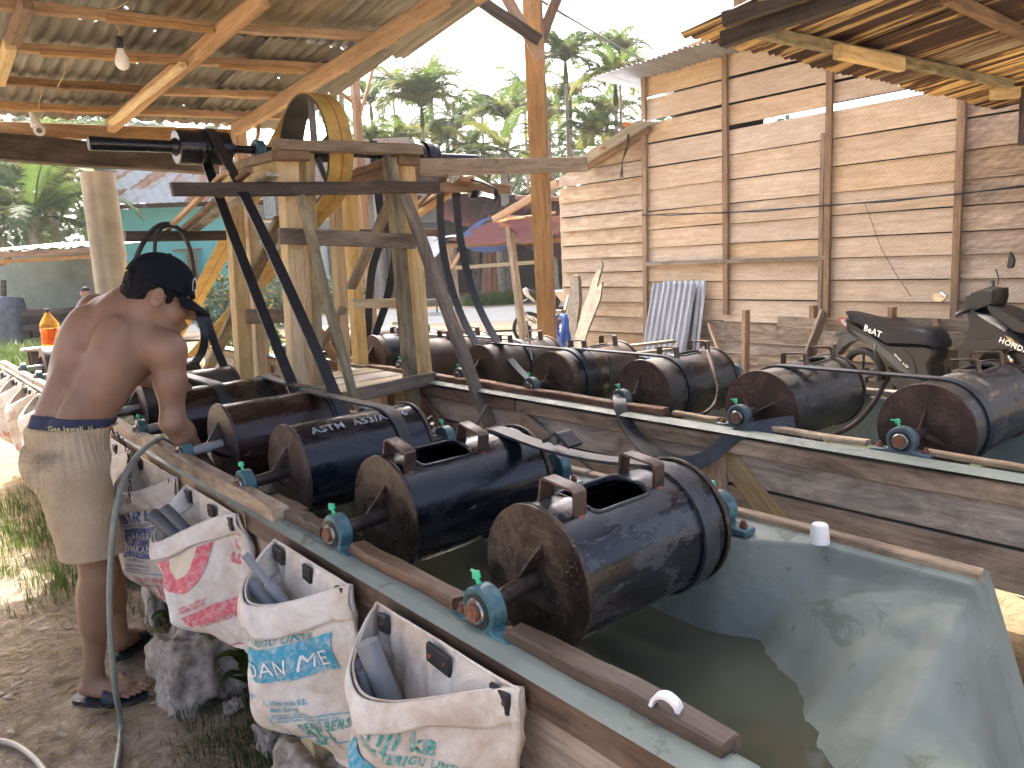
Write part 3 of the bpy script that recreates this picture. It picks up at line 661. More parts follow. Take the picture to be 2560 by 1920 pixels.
for b,(zx0,zx1) in enumerate(((160,165),(598,604),(1165,1150),(1885,1845))):
    p=PX(*z3(zx0,410 if b==0 else (300 if b==1 else 300)),XW-.05); q=PX(*z3(zx1,1500),XW-.05); 
    zl=.72 if b else .0
    top=min(p.z,rows[0]+.2) if b==0 else rows[0]+.3
    beam('stud',V((XW-.055,q.y,zl)),V((XW-.055,p.y,top)),.07,.05,M['stud'],ho,up=(1,0,0),n=4)
beam('stud',V((XW-.055,PX(*z3(1143,720),XW).y,.72)),V((XW-.055,PX(*z3(1143,720),XW).y,PX(*z3(1143,720),XW).z)),.05,.05,M['stud'],ho,up=(1,0,0))
for a_,b_ in (((180,1425),(598,1410)),((615,1412),(1145,1392))):
    beam('batten',PX(*z3(*a_),XW-.06),PX(*z3(*b_),XW-.06),.05,.05,M['grey'],ho)
# left, lower part of the house
ysl=[418,456,498,537,574,613,646,682,719,755,792,830,870]
rl=[PX(1500,y,XW).z for y in ysl]+[.12,0]; rl=[rl[0]+.6,rl[0]+.25]+rl
yL=PX(1406,700,XW).y; cut=((PX(1409,432,XW).y,PX(1409,432,XW).z-.03),(PX(1600,326,XW).y,PX(1600,326,XW).z-.03))
for r in range(len(rl)-1):
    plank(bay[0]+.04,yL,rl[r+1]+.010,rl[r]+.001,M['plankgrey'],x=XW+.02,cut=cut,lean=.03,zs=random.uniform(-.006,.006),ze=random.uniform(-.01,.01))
# house depth: back wall, side wall, roofs
def slab(name,pts,mat,parent,th=.03):
    nrm_=(V(pts[1])-V(pts[0])).cross(V(pts[2])-V(pts[0])).normalized(); n_=len(pts); vs=[V(p) for p in pts]+[V(p)-nrm_*th for p in pts]
    mb=MB(); mb.add(vs,[tuple(range(n_)),tuple(reversed(range(n_,2*n_)))]+[((i+1)%n_,i,i+n_,(i+1)%n_+n_) for i in range(n_)]); return mb.build(name,mat,parent,False)
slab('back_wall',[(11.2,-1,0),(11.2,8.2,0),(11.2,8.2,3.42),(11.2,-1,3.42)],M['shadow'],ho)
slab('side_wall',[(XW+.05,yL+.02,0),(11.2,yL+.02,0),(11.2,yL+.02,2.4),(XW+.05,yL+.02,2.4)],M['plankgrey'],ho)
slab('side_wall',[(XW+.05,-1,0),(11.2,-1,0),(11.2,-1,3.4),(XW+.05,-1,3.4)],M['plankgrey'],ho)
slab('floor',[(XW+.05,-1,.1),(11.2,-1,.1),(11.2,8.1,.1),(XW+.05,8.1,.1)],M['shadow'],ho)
zt=rows[0]
# main roof sheets, seen from below at the eave
p=PX(*z3(20,352),7.3); 
for c in range(9):
    sheet('roof_sheet',(7.35,6.95-c*.74,PX(*z3(120,350),7.35).z+.01*c-.0),(1,0,-.03),(0,-1,.03),4.1,.80,M['skysheet'],ho,nl=2,amp=.012)
slab('gap_backing',[(8.55,-1,rows[3]+.17),(8.55,6.5,rows[3]+.17),(8.55,6.5,rows[0]+.1),(8.55,-1,rows[0]+.9)],M['shadow'],ho)  # unseen dark slab added to keep sky out of the upper plank gaps
slab('gap_backing',[(8.5,bay[1]-.2,rows[3]-.6),(8.5,6.5,rows[3]-.6),(8.5,6.5,rows[0]+.1),(8.5,bay[1]-.2,rows[0]+.1)],M['shadow'],ho)  # second added slab, reaching lower to darken the gaps of the far bay
slab('seam_backing',[(8.1,bay[0]+.1,0),(8.1,yL-.02,0),(8.1,yL-.02,cut[0][1]-.25),(8.1,bay[0]+.1,cut[1][1]-.3)],M['shadow'],ho)  # dark slab added to stop light leaking through the left plank seams
beam('plate_beam',V((XW-.05,6.75,zt+.08)),V((XW-.05,3.2,zt+.33)),.05,.12,M['orange'],ho)
# lower lean-to roof, a dark underside falling to the left
a_=PX(*zb(1510,862),XW-.25); b_=PX(*zb(1800,680),XW-.25); 
dl=(a_-b_)
for k in range(3):
    o_=b_+V((0,0,.02))+V((0,.0,0)); sheet('roof_sheet',b_+V((k*.7-.15,0,.02+.01*k))-dl*.1,dl,(1,0,0),dl.length*1.35,.78,M['zincnew'],ho,nl=3,amp=.012)
beam('rafter',a_+V((.18,0,-.03))+dl*.2,b_+V((.18,0,-.03)),.05,.07,M['brown'],ho)
beam('rafter',PX(*zb(1605,800),XW-.3),PX(*zb(1520,800),XW-.2),.05,.04,M['orange'],ho); beam('rafter',PX(*zb(1710,670),XW-.1),PX(*zb(1800,685),XW-.05),.06,.06,M['redbrown'],ho)
# side shed attached beyond (dark open lean-to with tarpaulin)
# wires on the wall
mb=MB()
wp=[z3(150,1163),z3(300,1155),z3(600,1150),z3(800,1135),z3(1140,1112),z3(1500,1080),z3(1850,1050),z3(2230,1000)]
mb.tube([PX(*p,XW-.09) for p in wp],.007,6); mb.tube([PX(p[0],p[1]+ (4 if i%2 else -2),XW-.10) for i,p in enumerate(wp)],.006,6)
tag(mb.build('wall_cable',M['cable'],None,True),'pair of dark cables sagging across the plank wall','cable')
mb=MB(); mb.tube([PX(*p,XW-.05) for p in (z3(1348,1090),z3(1390,1200),z3(1440,1340),z3(1520,1480),z3(1600,1600))],.003,5)
tag(mb.build('thin_wire',M['cable'],None,True),'thin wire hanging loose down the plank wall','wire')
mb=MB(); 
for dx in (0,8,16): mb.tube([PX(*zb(1735,690),XW-.2),PX(*zb(1725+dx,780),XW-.2),PX(*zb(1705-dx*.3,860+dx),XW-.2),PX(*zb(1690+dx,960),XW-.2)],.006,5)
tag(mb.build('hanging_cords',M['cable'],None,True),'grey cords hanging from the low roof corner of the house','cord')
# ---------------------------------------------------------------- troughs
AZ=.905
def trough(name,label,x0,x1,yn,yf,legs,near_mats,caps):
    t=thing(name,label,'trough',(x0,(yn+yf)/2,0))
    return t
YF=7.6
T1=thing('drum_trough','long wooden trough lined with grey-green tarpaulin with sacks hung along it','trough',(.8,3.5,0))
# outer side of near rail: split in lengths
def lengths(a,b,step,jit=.2):
    out=[a]; 
    while out[-1]+step<b: out.append(out[-1]+step+random.uniform(-jit,jit))
    if b-out[-1]<.5: out[-1]=b
    else: out.append(b)
    return out
random.seed(11)
ls=[.5,2.15,3.9,5.6,YF]
for i in range(4):
    beam('side_rail',(.765,ls[i],.822),(.765,ls[i+1]-.004,.822),.04,.065,M['rail'] if i else M['wetrail'],T1,n=6)
    beam('side_board',(.785,ls[i]+(.0 if i else .15),.705),(.785,ls[i+1]-.004,.705),.022,.14,M['board2'],T1,n=4); beam('side_board',(.785,ls[i]+(.0 if i else .15),.55),(.785,ls[i+1]-.004,.55),.022,.14,M['board'],T1,n=4)
# capping strips between / under the bearings on the near rail
for a,b,m_ in ((.53,.98,'wetrail'),(1.145,1.56,'wetrail'),(1.725,1.93,'wetrail')):
    beam('capping_strip',(.80,a,.882),(.80,b,.882),.042,.028,M[m_],T1,n=5,jit=.003)
for a,b in ((1.93,2.14),): beam('capping_strip',(.825,a,.875),(.825,b,.875),.05,.02,M['wetrail'],T1)
# tall pale rail in front of the bearings further on
beam('cap_rail',(.772,1.94,.885),(.765,3.95,.885),.048,.05,M['rail'],T1,n=10,jit=.004); beam('cap_rail',(.765,3.96,.88),(.768,5.9,.88),.045,.045,M['rail'],T1,n=8,jit=.004); beam('cap_rail',(.77,5.92,.878),(.77,YF,.878),.045,.04,M['rail'],T1,n=6)
# far rail
for a,b in ((.50,1.6),(1.61,3.4),(3.42,5.6),(5.6,YF)):
    beam('far_rail',(1.638,a,.852),(1.638,b,.852),.035,.045,M['rail'],T1,n=6); beam('far_rail',(1.668,a,.83),(1.668,b,.83),.032,.05,M['board'],T1,n=5)
    beam('ledge_board',(1.555,max(a,1.02),.832),(1.555,b,.832),.11,.03,M['board2'],T1,n=3)
    beam('side_board',(1.66,a+.1,.72),(1.66,b,.72),.02,.14,M['board2'],T1); beam('side_board',(1.66,a+.1,.57),(1.66,b,.57),.02,.14,M['board'],T1)
beam('end_board',(.78,.9,.51),(1.66,.9,.51),.02,.06,M['board2'],T1,up=(0,0,1))
for y in (1.0,2.0,3.4,4.6,5.9): 
    beam('bottom_board',(.77,y,.47),(1.69,y,.47),.05,.05,M['grey'],T1)
for x in (.95,1.2,1.45): beam('bottom_board',(x,.95,.5),(x,YF,.5),.22,.015,M['board2'],T1)
def leg(x,y,x2,y2,z1,w,mat,parent,up=(1,0,0),z0=0): return beam('leg',(x2,y2,z0),(x,y,z1),w,w,mat,parent,up=up,n=3)
leg(.75,1.95,.83,1.80,.79,.075,M['pale'],T1) if False else None
lg=[(.78,1.865,M['pale'],.085),(.745,2.83,M['yellow'],.065),(.78,4.2,M['yellow'],.07),(.78,5.4,M['yellow'],.07),(.78,6.6,M['yellow'],.07),(.83,.80,M['pale'],.075)]
for x,y,m_,w in lg: beam('leg',(x,y,.02),(x,y,.80),w,w*.8,m_,T1,up=(1,0,0))
for y in (.6,1.9,3.0,4.2,5.4,6.6): beam('leg',(1.66,y,0),(1.66,y,.8),.07,.06,M['yellow'],T1,up=(1,0,0))
beam('brace',(.775,1.55,.64),(.775,.55,.52),.04,.07,M['bark'],T1); beam('brace',(.79,2.6,.70),(.79,1.95,.40),.035,.06,M['pale'],T1) 
# tarpaulin liner: one draped sheet
def liner(x0,x1,yn,yf,open_end,ny=90):
    mb=MB(); nx=34
    prof=[]
    W_=x1-x0
    def fn(u,v):
        s=u
        P=[(-.035,.862),(-.012,.872),(.03,.872),(.055,.855),(.075,.74),(.10,.60),(.18,.535),(.45,.525),(W_-.18,.535),(W_-.085,.60),(W_-.06,.74),(W_-.04,.852),(W_-.01,.866),(W_+.03,.864)]
        q=s*(len(P)-1); i=min(int(q),len(P)-2); f=q-i; f=f*f*(3-2*f) if i in(3,4,9,10) else f
        y0=yn
        if open_end: y0=.34-.34*max(0,1-abs(2*s-1)**3)
        y=y0+(yf-y0)*v**(1.6 if open_end else 1)
        if open_end and y>.82:
            P=list(P); k_=min(1,(y-.82)/.2)
            for ii,(a_,b_) in {8:(W_-.24,.535),9:(W_-.185,.60),10:(W_-.165,.74),11:(W_-.15,.850),12:(W_-.01,.862)}.items(): P[ii]=(P[ii][0]+(a_-P[ii][0])*k_,P[ii][1]+(b_-P[ii][1])*k_)
        x=P[i][0]+(P[i+1][0]-P[i][0])*f; z=P[i][1]+(P[i+1][1]-P[i][1])*f
        wr=mnoise.noise(V((x*6,y*4,1)))*.012+mnoise.noise(V((x*2,y*14,5)))*.006
        inside=min(1,max(0,(.85-z)/.15)); z+=wr*inside*.8; x+=wr*inside
        if open_end:
            X_=x0+x; Xw=max(1.02,min(1.60,1.12+.9*(y-.5))); sgn=X_-Xw
            nz=.018*mnoise.fractal(V((X_*7,y*7,2)),.7,2.,5)
            tgt=(.60+.245*min(1.05,sgn/(1.645-Xw)) if sgn>0 else .60+.30*sgn)+nz*max(0,min(1,(1.62-X_)*6))
            an=math.atan2(y-.5,X_-1.64); rd_=math.hypot(y-.5,X_-1.64); tgt+=.0065*math.sin(an*13)*min(1,rd_*4)+.004*math.sin(an*29+1)*min(1,rd_*3)
            # soft maximum of the trough shape and the slack apron
            if y<1.35 and z<.86:
                k=.03; h_=max(0,min(1,.5+.5*(tgt-z)/k)); z=z*(1-h_)+tgt*h_+k*h_*(1-h_); z=min(z,.862)
            if y<.5:
                far=max(0,min(1,(X_-1.25)/.3)); nearE=max(0,min(1,(.95-X_)/.15)); dd=.5-y
                z-=3.1*dd*far+.9*dd*nearE; z+=.010*math.sin(X_*60)*min(1,dd*12)*far
                if X_<.9: z=min(z,.868-.5*dd)
        return V((x0+x,y,z))
    mb.grid(fn,nx*3,ny); return mb
me=liner(.768,1.645,-.45,YF,True,260); o=me.build('liner',M['tarp'],T1,True)
# ---- second trough
T2=thing('drum_trough','second wooden trough with mouldy side boards in front of the scooter','trough',(2.45,3.5,0))
for a,b,m_ in ((-.6,2.83,'rail'),(2.84,4.7,'redrail'),(4.7,YF,'rail')):
    beam('side_rail',(2.395,a,.810),(2.395,b,.810),.03,.062,M[m_],T2,n=8)
for a,b in ((-.6,1.62),(1.64,2.84),(2.86,4.2),(4.2,YF)):
    beam('side_board',(2.425,a,.712),(2.425,b,.712),.022,.125,M['board'],T2,n=4); beam('side_board',(2.425,a,.572),(2.425,b,.572),.022,.13,M['board2'],T2,n=4)
    beam('side_board',(3.335,a,.71),(3.335,b,.71),.022,.14,M['board2'],T2,n=4); beam('side_board',(3.335,a,.56),(3.335,b,.56),.022,.14,M['board2'],T2,n=4)
beam('cap_rail',(2.43,1.93,.885),(2.43,4.35,.885),.05,.035,M['redrail'],T2,n=8,jit=.003); 
for a,b in ((1.12,1.50),(.3,.93),(1.70,1.92)): beam('capping_strip',(2.48,a,.874),(2.48,b,.874),.035,.018,M['rail'],T2,n=4)
beam('capping_strip',(2.42,4.36,.88),(2.42,5.6,.88),.05,.03,M['grey'],T2)
for a,b in ((-.6,2.2),(2.21,4.6),(4.6,YF)): beam('far_rail',(3.36,a,.845),(3.36,b,.845),.05,.055,M['yellow'],T2,n=6); beam('capping_strip',(3.31,a,.885),(3.31,b,.885),.045,.022,M['grey'],T2)
beam('strut',(2.415,1.66,.79),(2.405,1.37,.50),.012,.10,M['pale'],T2)
for y in (.2,1.67,2.83,4.1,5.4,6.7):
    beam('leg',(2.40 if y>.3 else 2.44,y,0),(2.40 if y>.3 else 2.44,y,.78),.06,.085,M['rail'],T2,up=(0,1,0)); beam('leg',(3.36,y,0),(3.36,y,.82),.07,.06,M['rail'],T2,up=(1,0,0))
beam('brace',(2.39,2.80,.75),(2.39,2.33,.52),.02,.085,M['board2'],T2); beam('brace',(2.38,3.72,.77),(2.38,3.25,.45),.03,.08,M['redrail'],T2)
for x in (2.6,2.9,3.2): beam('bottom_board',(x,-.6,.5),(x,YF,.5),.26,.015,M['board2'],T2)
for y in (.2,1.7,2.8,4.1,5.4): beam('bottom_board',(2.4,y,.47),(3.37,y,.47),.05,.045,M['grey'],T2)
me=liner(2.385,3.36,-.6,YF,False,110); me.build('liner',M['tarp'],T2,True)
# water
def wsheet(x0,x1,y0,y1,z,label):
    mb=MB(); xe=lambda y:(x1 if y>1.0 or x0>2 else x1-(1.0-y)*.42); mb.grid(lambda u,v:V((x0+(xe(y0+(y1-y0)*v)-x0)*u,y0+(y1-y0)*v,z)),8,60); o=mb.build('water',M['water'],None,True); tag(o,label,kind='structure'); return o
wsheet(.80,1.62,-.1,YF,.612,'murky olive water in the near trough'); wsheet(2.44,3.31,-.6,YF,.66,'murky water in the far trough')
# ---------------------------------------------------------------- drums
def bearing(parent,x,y,old=False,cap=True,side=1):
    mt_=M['bearingold'] if old else M['bearing']
    h=MB(); s_=.036
    # base with two feet, body ring
    out=[]
    for k in range(25):
        a=math.radians(-35+250*k/24); out.append((math.cos(a)*.046,AZ+math.sin(a)*.046))
    prof=[(-.092,AZ-.05),(-.092,AZ-.034),(-.05,AZ-.032)]+[(c_,z_) for c_,z_ in reversed(out)]+[(.05,AZ-.032),(.092,AZ-.034),(.092,AZ-.05)]
    prof=[(-.092,AZ-.048),(-.092,AZ-.032),(-.052,AZ-.030)]+[( -abs(p[0]) if False else p[0],p[1]) for p in reversed(out)]+[(.052,AZ-.030),(.092,AZ-.032),(.092,AZ-.048)]
    prof=sorted(prof[:0])+prof
    n_=len(prof); vs=[]
    for s2 in (-1,1):
        for (c_,z_) in prof: vs.append((x+s2*s_/2*(1.25 if z_<AZ-.028 else 1),y+c_,z_))
    h.add(vs,[tuple(range(n_)),tuple(reversed(range(n_,2*n_)))]+[((i+1)%n_,i,i+n_,(i+1)%n_+n_) for i in range(n_)])
    o=h.build('bearing_housing',mt_,parent,40)
    bm=bmesh.new(); bm.from_mesh(o.data); bmesh.ops.recalc_face_normals(bm,faces=bm.faces); bm.to_mesh(o.data); bm.free()
    bv=o.modifiers.new('edge','BEVEL'); bv.width=.003; bv.segments=2; bv.limit_method='ANGLE'
    r=MB(); fx=x-side*(s_/2+.002)
    r.cyl((x-side*s_/2,y,AZ),(fx,y,AZ),.034,.034,24); r.build('seal',M['rubber'],o,30)
    r=MB(); r.cyl((x,y,AZ),(fx-side*.006,y,AZ),.026,.024,24,prof=[(0,.026),(.85,.026),(1,.023)]); r.build('inner_ring',M['steel'],o,30)
    r=MB(); r.cyl((x,y,AZ),(fx-side*.014,y,AZ),.0185,.017,12); r.build('shaft_end',M['rust'],o,30)
    for k in (-1,1):
        r=MB(); r.cyl((x,y+k*.072,AZ-.036),(x,y+k*.072,AZ-.020),.011,.010,6); r.cyl((x,y+k*.072,AZ-.022),(x,y+k*.072,AZ-.013),.006,.006,8); r.build('bolt',M['rust'],o,30)
    if cap:
        r=MB(); r.cyl((x,y+.012,AZ+.044),(x-.002,y+.016,AZ+.056),.005,.004,8); r.cyl((x-.002,y+.016,AZ+.056),(x-.002,y+.018,AZ+.068),.0085,.0075,10); r.box((x+.004,y+.03,AZ+.062),(.004,.022,.004)); r.build('grease_cap',M['green'],o,30)
    return o
R_=.156
def drum(label,x0,x1,y,shell,plate,hatch=None,gang=90,ymid=0,bx=(.79,1.535),sleeve=False,dirn=1,text=None,old=False,fardetail=True,nseg=72,caps=(True,True),platef=None,band=None,gust=True,rimr=None,r=None):
    t=thing('grinding_drum',label,'drum',(x0,y,AZ),'steel grinding drums lying in the troughs')
    yc=y+ymid; near=x0<2; r=r or (.147 if near else .152); rimr=rimr or r+.006
    # shell: a thick tube
    mb=MB(); n_=nseg; th=.008; rows=[]
    for rr,xx in ((r,x0),(r,x1),(r-th,x1),(r-th,x0)): rows.append((rr,xx))
    nx=10; vs=[];fs=[]
    def ring_(rr,xx): return [(xx,yc+rr*math.cos(2*math.pi*i/n_),AZ+rr*math.sin(2*math.pi*i/n_)) for i in range(n_)]
    seq=[(r,x0+(x1-x0)*k/nx) for k in range(nx+1)]+[(r-th,x1-(x1-x0)*k/nx) for k in range(nx+1)]
    for rr,xx in seq: vs+=ring_(rr,xx)
    m_=len(seq)
    for k in range(m_):
        k2=(k+1)%m_
        for i in range(n_): j=(i+1)%n_; fs.append((k*n_+i,k2*n_+i,k2*n_+j,k*n_+j))
    mb.add(vs,fs)
    if hatch:
        hx0,hx1,ang,hw=hatch
        o=mb.build('shell',shell,t,None)
        bm=bmesh.new(); bm.from_mesh(o.data); bmesh.ops.recalc_face_normals(bm,faces=bm.faces); bm.to_mesh(o.data); bm.free()
        # rounded-corner cutter
        c=MB(); pts=[]; rc_=.022; cx=(hx0+hx1)/2; L2=(hx1-hx0)/2
        for (sx,sy,a0) in ((1,1,0),(-1,1,90),(-1,-1,180),(1,-1,270)):
            for k in range(5):
                a=math.radians(a0+90*k/4); pts.append((cx+sx*(L2-rc_)+rc_*math.cos(a),sy*(hw-rc_)+rc_*math.sin(a)))
        A=math.radians(ang); ud=V((0,math.cos(A),math.sin(A))); wd=V((0,-math.sin(A),math.cos(A))); C0=V((0,yc,AZ))
        n2=len(pts); vs=[V((px,0,0))+C0+wd*py+ud*.05 for px,py in pts]+[V((px,0,0))+C0+wd*py+ud*.3 for px,py in pts]
        c.add(vs,[tuple(reversed(range(n2))),tuple(range(n2,2*n2))]+[(i,(i+1)%n2,(i+1)%n2+n2,i+n2) for i in range(n2)])
        cu_=c.build('cutter',shell,None,None); 
        bm=bmesh.new(); bm.from_mesh(cu_.data); bmesh.ops.recalc_face_normals(bm,faces=bm.faces); bm.to_mesh(cu_.data); bm.free()
        po=o.parent; ol=V(o.location); o.parent=None; o.location=(0,0,0)
        bo=o.modifiers.new('hatch','BOOLEAN'); bo.object=cu_; bo.solver='EXACT'
        bpy.context.view_layer.update(); me=bake(o); o.modifiers.clear(); o.data=me; bpy.data.objects.remove(cu_); o.parent=po; o.location=ol
        shade(o.data,35)
        # raised rim of the hatch
        rim=MB(); rp=[]
        for (px,py) in pts:
            py2=py*1.04; px2=cx+(px-cx)*1.03; h_=math.sqrt(max(r*r-py2*py2,0)); rp.append(V((px2,0,0))+C0+wd*py2+ud*(h_+.001))
        rim.tube(rp+[rp[0]],.0045,6); rim.build('hatch_rim',shell,t,True)
        # flat-bar brackets at both ends of the hatch
        for bxp in (hx0-.034,hx1+.034):
            hb=MB(); hh=r+.042; yy=.048; path=[]
            for (py,hz) in ((yy+.004,math.sqrt(r*r-(yy+.004)**2)-.004),(yy,hh),(-yy,hh),(-yy-.004,math.sqrt(r*r-(yy+.004)**2)-.004)): path.append(V((bxp,0,0))+C0+wd*py+ud*hz)
            # sharp corners: doubled points
            P2=[path[0],path[0].lerp(path[1],.93),path[1].lerp(path[2],.07),path[1].lerp(path[2],.93),path[2].lerp(path[3],.07),path[3]]
            hb.strap(P2,V((1,0,0)),.034,.006); hb.build('bracket',M['brackets'],t,40)
            for pp in (path[0],path[3]):
                w=MB(); w.cyl(pp-ud*.006,pp+ud*.004,.013,.009,8); w.build('weld',M['rust'],t,True)
    else: mb.build('shell',shell,t,35)
    # end plates
    for e,xx,sg,pm in ((0,x0,-1,plate),(1,x1,1,platef or plate)):
        p=MB(); p.cyl((xx+sg*.001,yc,AZ),(xx+sg*.007,yc,AZ),rimr,rimr,n_); p.build('end_plate',pm,t,35)
        w=MB(); rp=[(xx-sg*.001,yc+(r+.0035)*math.cos(2*math.pi*i/48),AZ+(r+.0035)*math.sin(2*math.pi*i/48)) for i in range(49)]; w.tube(rp,.004,6,caps=False,rs=[.004+random.uniform(-.0012,.0016) for _ in rp]); w.build('weld',pm,t,True)
    # shaft
    s=MB(); s.cyl((bx[0],y,AZ),(x0-.0,yc,AZ),.0175,.0195,18); s.build('shaft',M['whitepipe'] if sleeve else M['shaft'],t,35); s=MB(); s.cyl((x1,yc,AZ),(bx[1],y,AZ),.0185,.0175,18); s.build('shaft',M['shaft'],t,35)
    # triangular gussets
    if gust:
        for k in range(3):
            a=math.radians(gang+120*k); rd_=V((0,math.cos(a),math.sin(a))); pt=V((0,-math.sin(a),math.cos(a)))*.003; C0=V((x0-.006,yc,AZ)); g=MB()
            tri=[C0+rd_*.012,C0+rd_*.088,C0+rd_*.012-V((.058,0,0))]
            if dirn<0: tri=[p for p in tri]
            vs=[p+pt for p in tri]+[p-pt for p in tri]; g.add(vs,[(0,1,2),(5,4,3),(0,3,4,1),(1,4,5,2),(2,5,3,0)]); g.build('gusset',plate,t,False)
    bearing(t,bx[0],y,old,caps[0]); bearing(t,bx[1],y,old,caps[1],-1)
    if band:
        for (b0,b1,mm) in band:
            q=MB(); q.grid(lambda u,v:V((b0+(b1-b0)*v,yc+(r+.0015)*math.cos(2*math.pi*u),AZ+(r+.0015)*math.sin(2*math.pi*u))),n_,1,cu=True); q.build('pulley_band',mm,t,True)
    if text:
        for (tx,sz,xs,ang,flip) in text:
            A=math.radians(ang)
            fn=lambda px,py:V((xs+px,yc+(r+.0012)*math.cos(A+flip*py/r),AZ+(r+.0012)*math.sin(A+flip*py/r)))
            text_on('lettering',tx,sz,fn,M['stencil'],t,bold=.001,sub=1)
    return t
M['brackets']=plain('wet brown flat bar',(.075,.048,.036),.32,.2,var=.5,sc=30,bump=.3); M['stencil']=plain('worn white stencil paint',(.28,.30,.32),.5,var=.7,sc=60)
M['polish']=plain('belt polished steel band',(.10,.085,.055),.22,.6,var=.5,sc=10); M['darkband']=plain('black worn band',(.012,.014,.018),.3,var=.5,sc=12)
D=[1.058,1.640,2.235,2.820,3.40,3.98]
ym=.03
drum('nearest wet black drum with open hatch and two brackets beside bare water',.95,1.40,D[0],M['drumblack'],M['plate'],hatch=(1.047,1.225,96,.060),gang=108,ymid=ym)
drum('second nearest black drum of the near trough with small open hatch and brackets',.945,1.40,D[1],M['drumclean'],M['plate'],hatch=(1.012,1.18,102,.050),gang=105,ymid=ym)
drum('blue-black drum with white stencilled letters along its top',.945,1.40,D[2],M['drumnavy'],M['platepink'],gang=95,ymid=ym,text=[('ASTM  A53/A.106',.044,1.0,122,-1)])
drum('plain dark brown drum just right of the stooping man',.94,1.40,D[3],M['drumbrown'],M['platepink'],gang=80,ymid=ym,sleeve=True)
drum('dark drum under the hand of the stooping man',.94,1.40,D[4],M['drumbrown'],M['platepink'],gang=70,ymid=ym,band=[(1.20,1.27,M['polish']),(1.28,1.34,M['darkband'])],sleeve=True)
drum('dull grey-black drum just beyond the hand of the man',.94,1.40,D[5],M['drumgrey'],M['platepink'],gang=75,ymid=ym,sleeve=True)
drum('dark drum at the far end seen left of the bare back',.93,1.40,5.93,M['drumbrown'],M['platepink'],gang=60,ymid=ym,sleeve=True,caps=(False,False))
drum('farthest drum of the near trough below the orange bottle',.93,1.40,6.62,M['drumgrey'],M['platepink'],gang=60,ymid=ym,sleeve=True,caps=(False,False))
drum('hidden-end drum between the man and the far end of the near trough',.93,1.40,4.58,M['drumgrey'],M['platepink'],gang=60,ymid=ym,sleeve=True,caps=(False,False))
B2=(2.462,3.33)
E_=[1.00,1.60,2.195,2.79,3.39,4.01,4.6,5.2]
bd=[(2.78,2.86,M['darkband'])]
fx0,fx1=2.61,3.12
F=[drum('scuffed black drum at the right edge of the far trough with rusty open hatch',2.64,3.29,E_[0],M['drumdusty'],M['plateold'],hatch=(3.035,3.205,84,.05),gang=92,bx=B2,old=True),
drum('black drum behind the tall curl of loose belt with scuffed plate',fx0,3.16,E_[1],M['drumdusty'],M['plateold'],hatch=(2.915,3.075,86,.05),gang=30,bx=B2,old=True),
drum('dusty black drum left of the leaning zinc sheet foot',fx0,fx1,E_[2],M['drumdusty'],M['plateold'],hatch=(2.84,3.01,86,.045),gang=80,bx=B2,old=True),
drum('brown and black banded drum below the broken leaning plank',fx0,fx1,E_[3],M['drumtan'],M['plateold'],hatch=(2.84,3.01,86,.045),gang=200,bx=B2,old=True,band=[(2.66,2.80,M['darkband']),(2.815,2.87,M['polish'])]),
drum('brown drum at the foot of the tall orange post',fx0,fx1,E_[4],M['drumtan'],M['plateold'],hatch=(2.84,3.01,86,.045),bx=B2,old=True),
drum('brown drum just right of the timber tower legs',fx0,fx1,E_[5],M['drumtan'],M['plateold'],hatch=(2.84,3.01,86,.045),bx=B2,old=True),
drum('shiny banded drum seen between the tower legs',fx0,fx1,E_[6],M['drumtan'],M['plateold'],hatch=(2.84,3.01,86,.045),bx=B2,old=True,band=[(2.66,2.80,M['darkband']),(2.83,2.95,M['polish'])]),
drum('dark drum behind the platform of the timber tower',fx0,fx1,E_[7],M['drumtan'],M['plateold'],bx=B2,old=True),
drum('black drum farthest along the far trough behind the tower',fx0,fx1,5.8,M['drumblack'],M['plateold'],bx=B2,old=True)]
# ---------------------------------------------------------------- belts
def loop2(y0,y1,x,w=.045,t=.008,r=.152,sag=.0,lower=.03,mat='belt',label='',z0=AZ,z1=AZ,r1=None,n=18):
    r1=r1 or r; pts=[]
    d=V((0,y1-y0,z1-z0)); L=d.length; ang=math.atan2(d.z,d.y); off=math.acos(max(-1,min(1,(r-r1)/L)))
    A0=ang+off; A1=ang-off+2*math.pi
    for k in range(n+1):
        a=A0+(A1-A0)*k/n; pts.append(V((x,y0+r*math.cos(a),z0+r*math.sin(a))))
    B0=ang-off; B1=ang+off
    for k in range(1,9):
        q=k/9; a=pts[n]; b=V((x,y1+r1*math.cos(B0),z1+r1*math.sin(B0))); pts.append(a.lerp(b,q)-V((0,0,lower*math.sin(math.pi*q))))
    for k in range(n+1):
        a=B0+(B1-B0)*k/n; pts.append(V((x,y1+r1*math.cos(a),z1+r1*math.sin(a))))
    for k in range(1,9):
        q=k/9; pts.append(V((x,y1+r1*math.cos(B1),z1+r1*math.sin(B1))).lerp(pts[0],q)-V((0,0,sag*math.sin(math.pi*q))))
    mb=MB(); mb.strap(pts,V((1,0,0)),w,t,closed=True)
    o=mb.build('drive_belt',M[mat],None,40); tag(o,label,'belt','flat rubber belts linking the drums'); return o
loop2(D[0]+ym,D[1]+ym,1.335,label='dusty belt joining the two nearest black drums',sag=.022,w=.05)
loop2(D[2]+ym,D[3]+ym,1.30,label='belt joining the stencilled drum to the plain brown drum',w=.045,sag=.004)
loop2(D[3]+ym,D[4]+ym,1.355,label='belt joining the brown drum to the drum under the hand',w=.04,sag=.012)
loop2(D[4]+ym,D[5]+ym,1.12,label='belt joining the drum under the hand to the grey drum beyond',w=.05,mat='belt')
loop2(E_[0],E_[1],2.77,label='belt between the two drums nearest the scooter',w=.05,mat='darkbelt',r=.157)
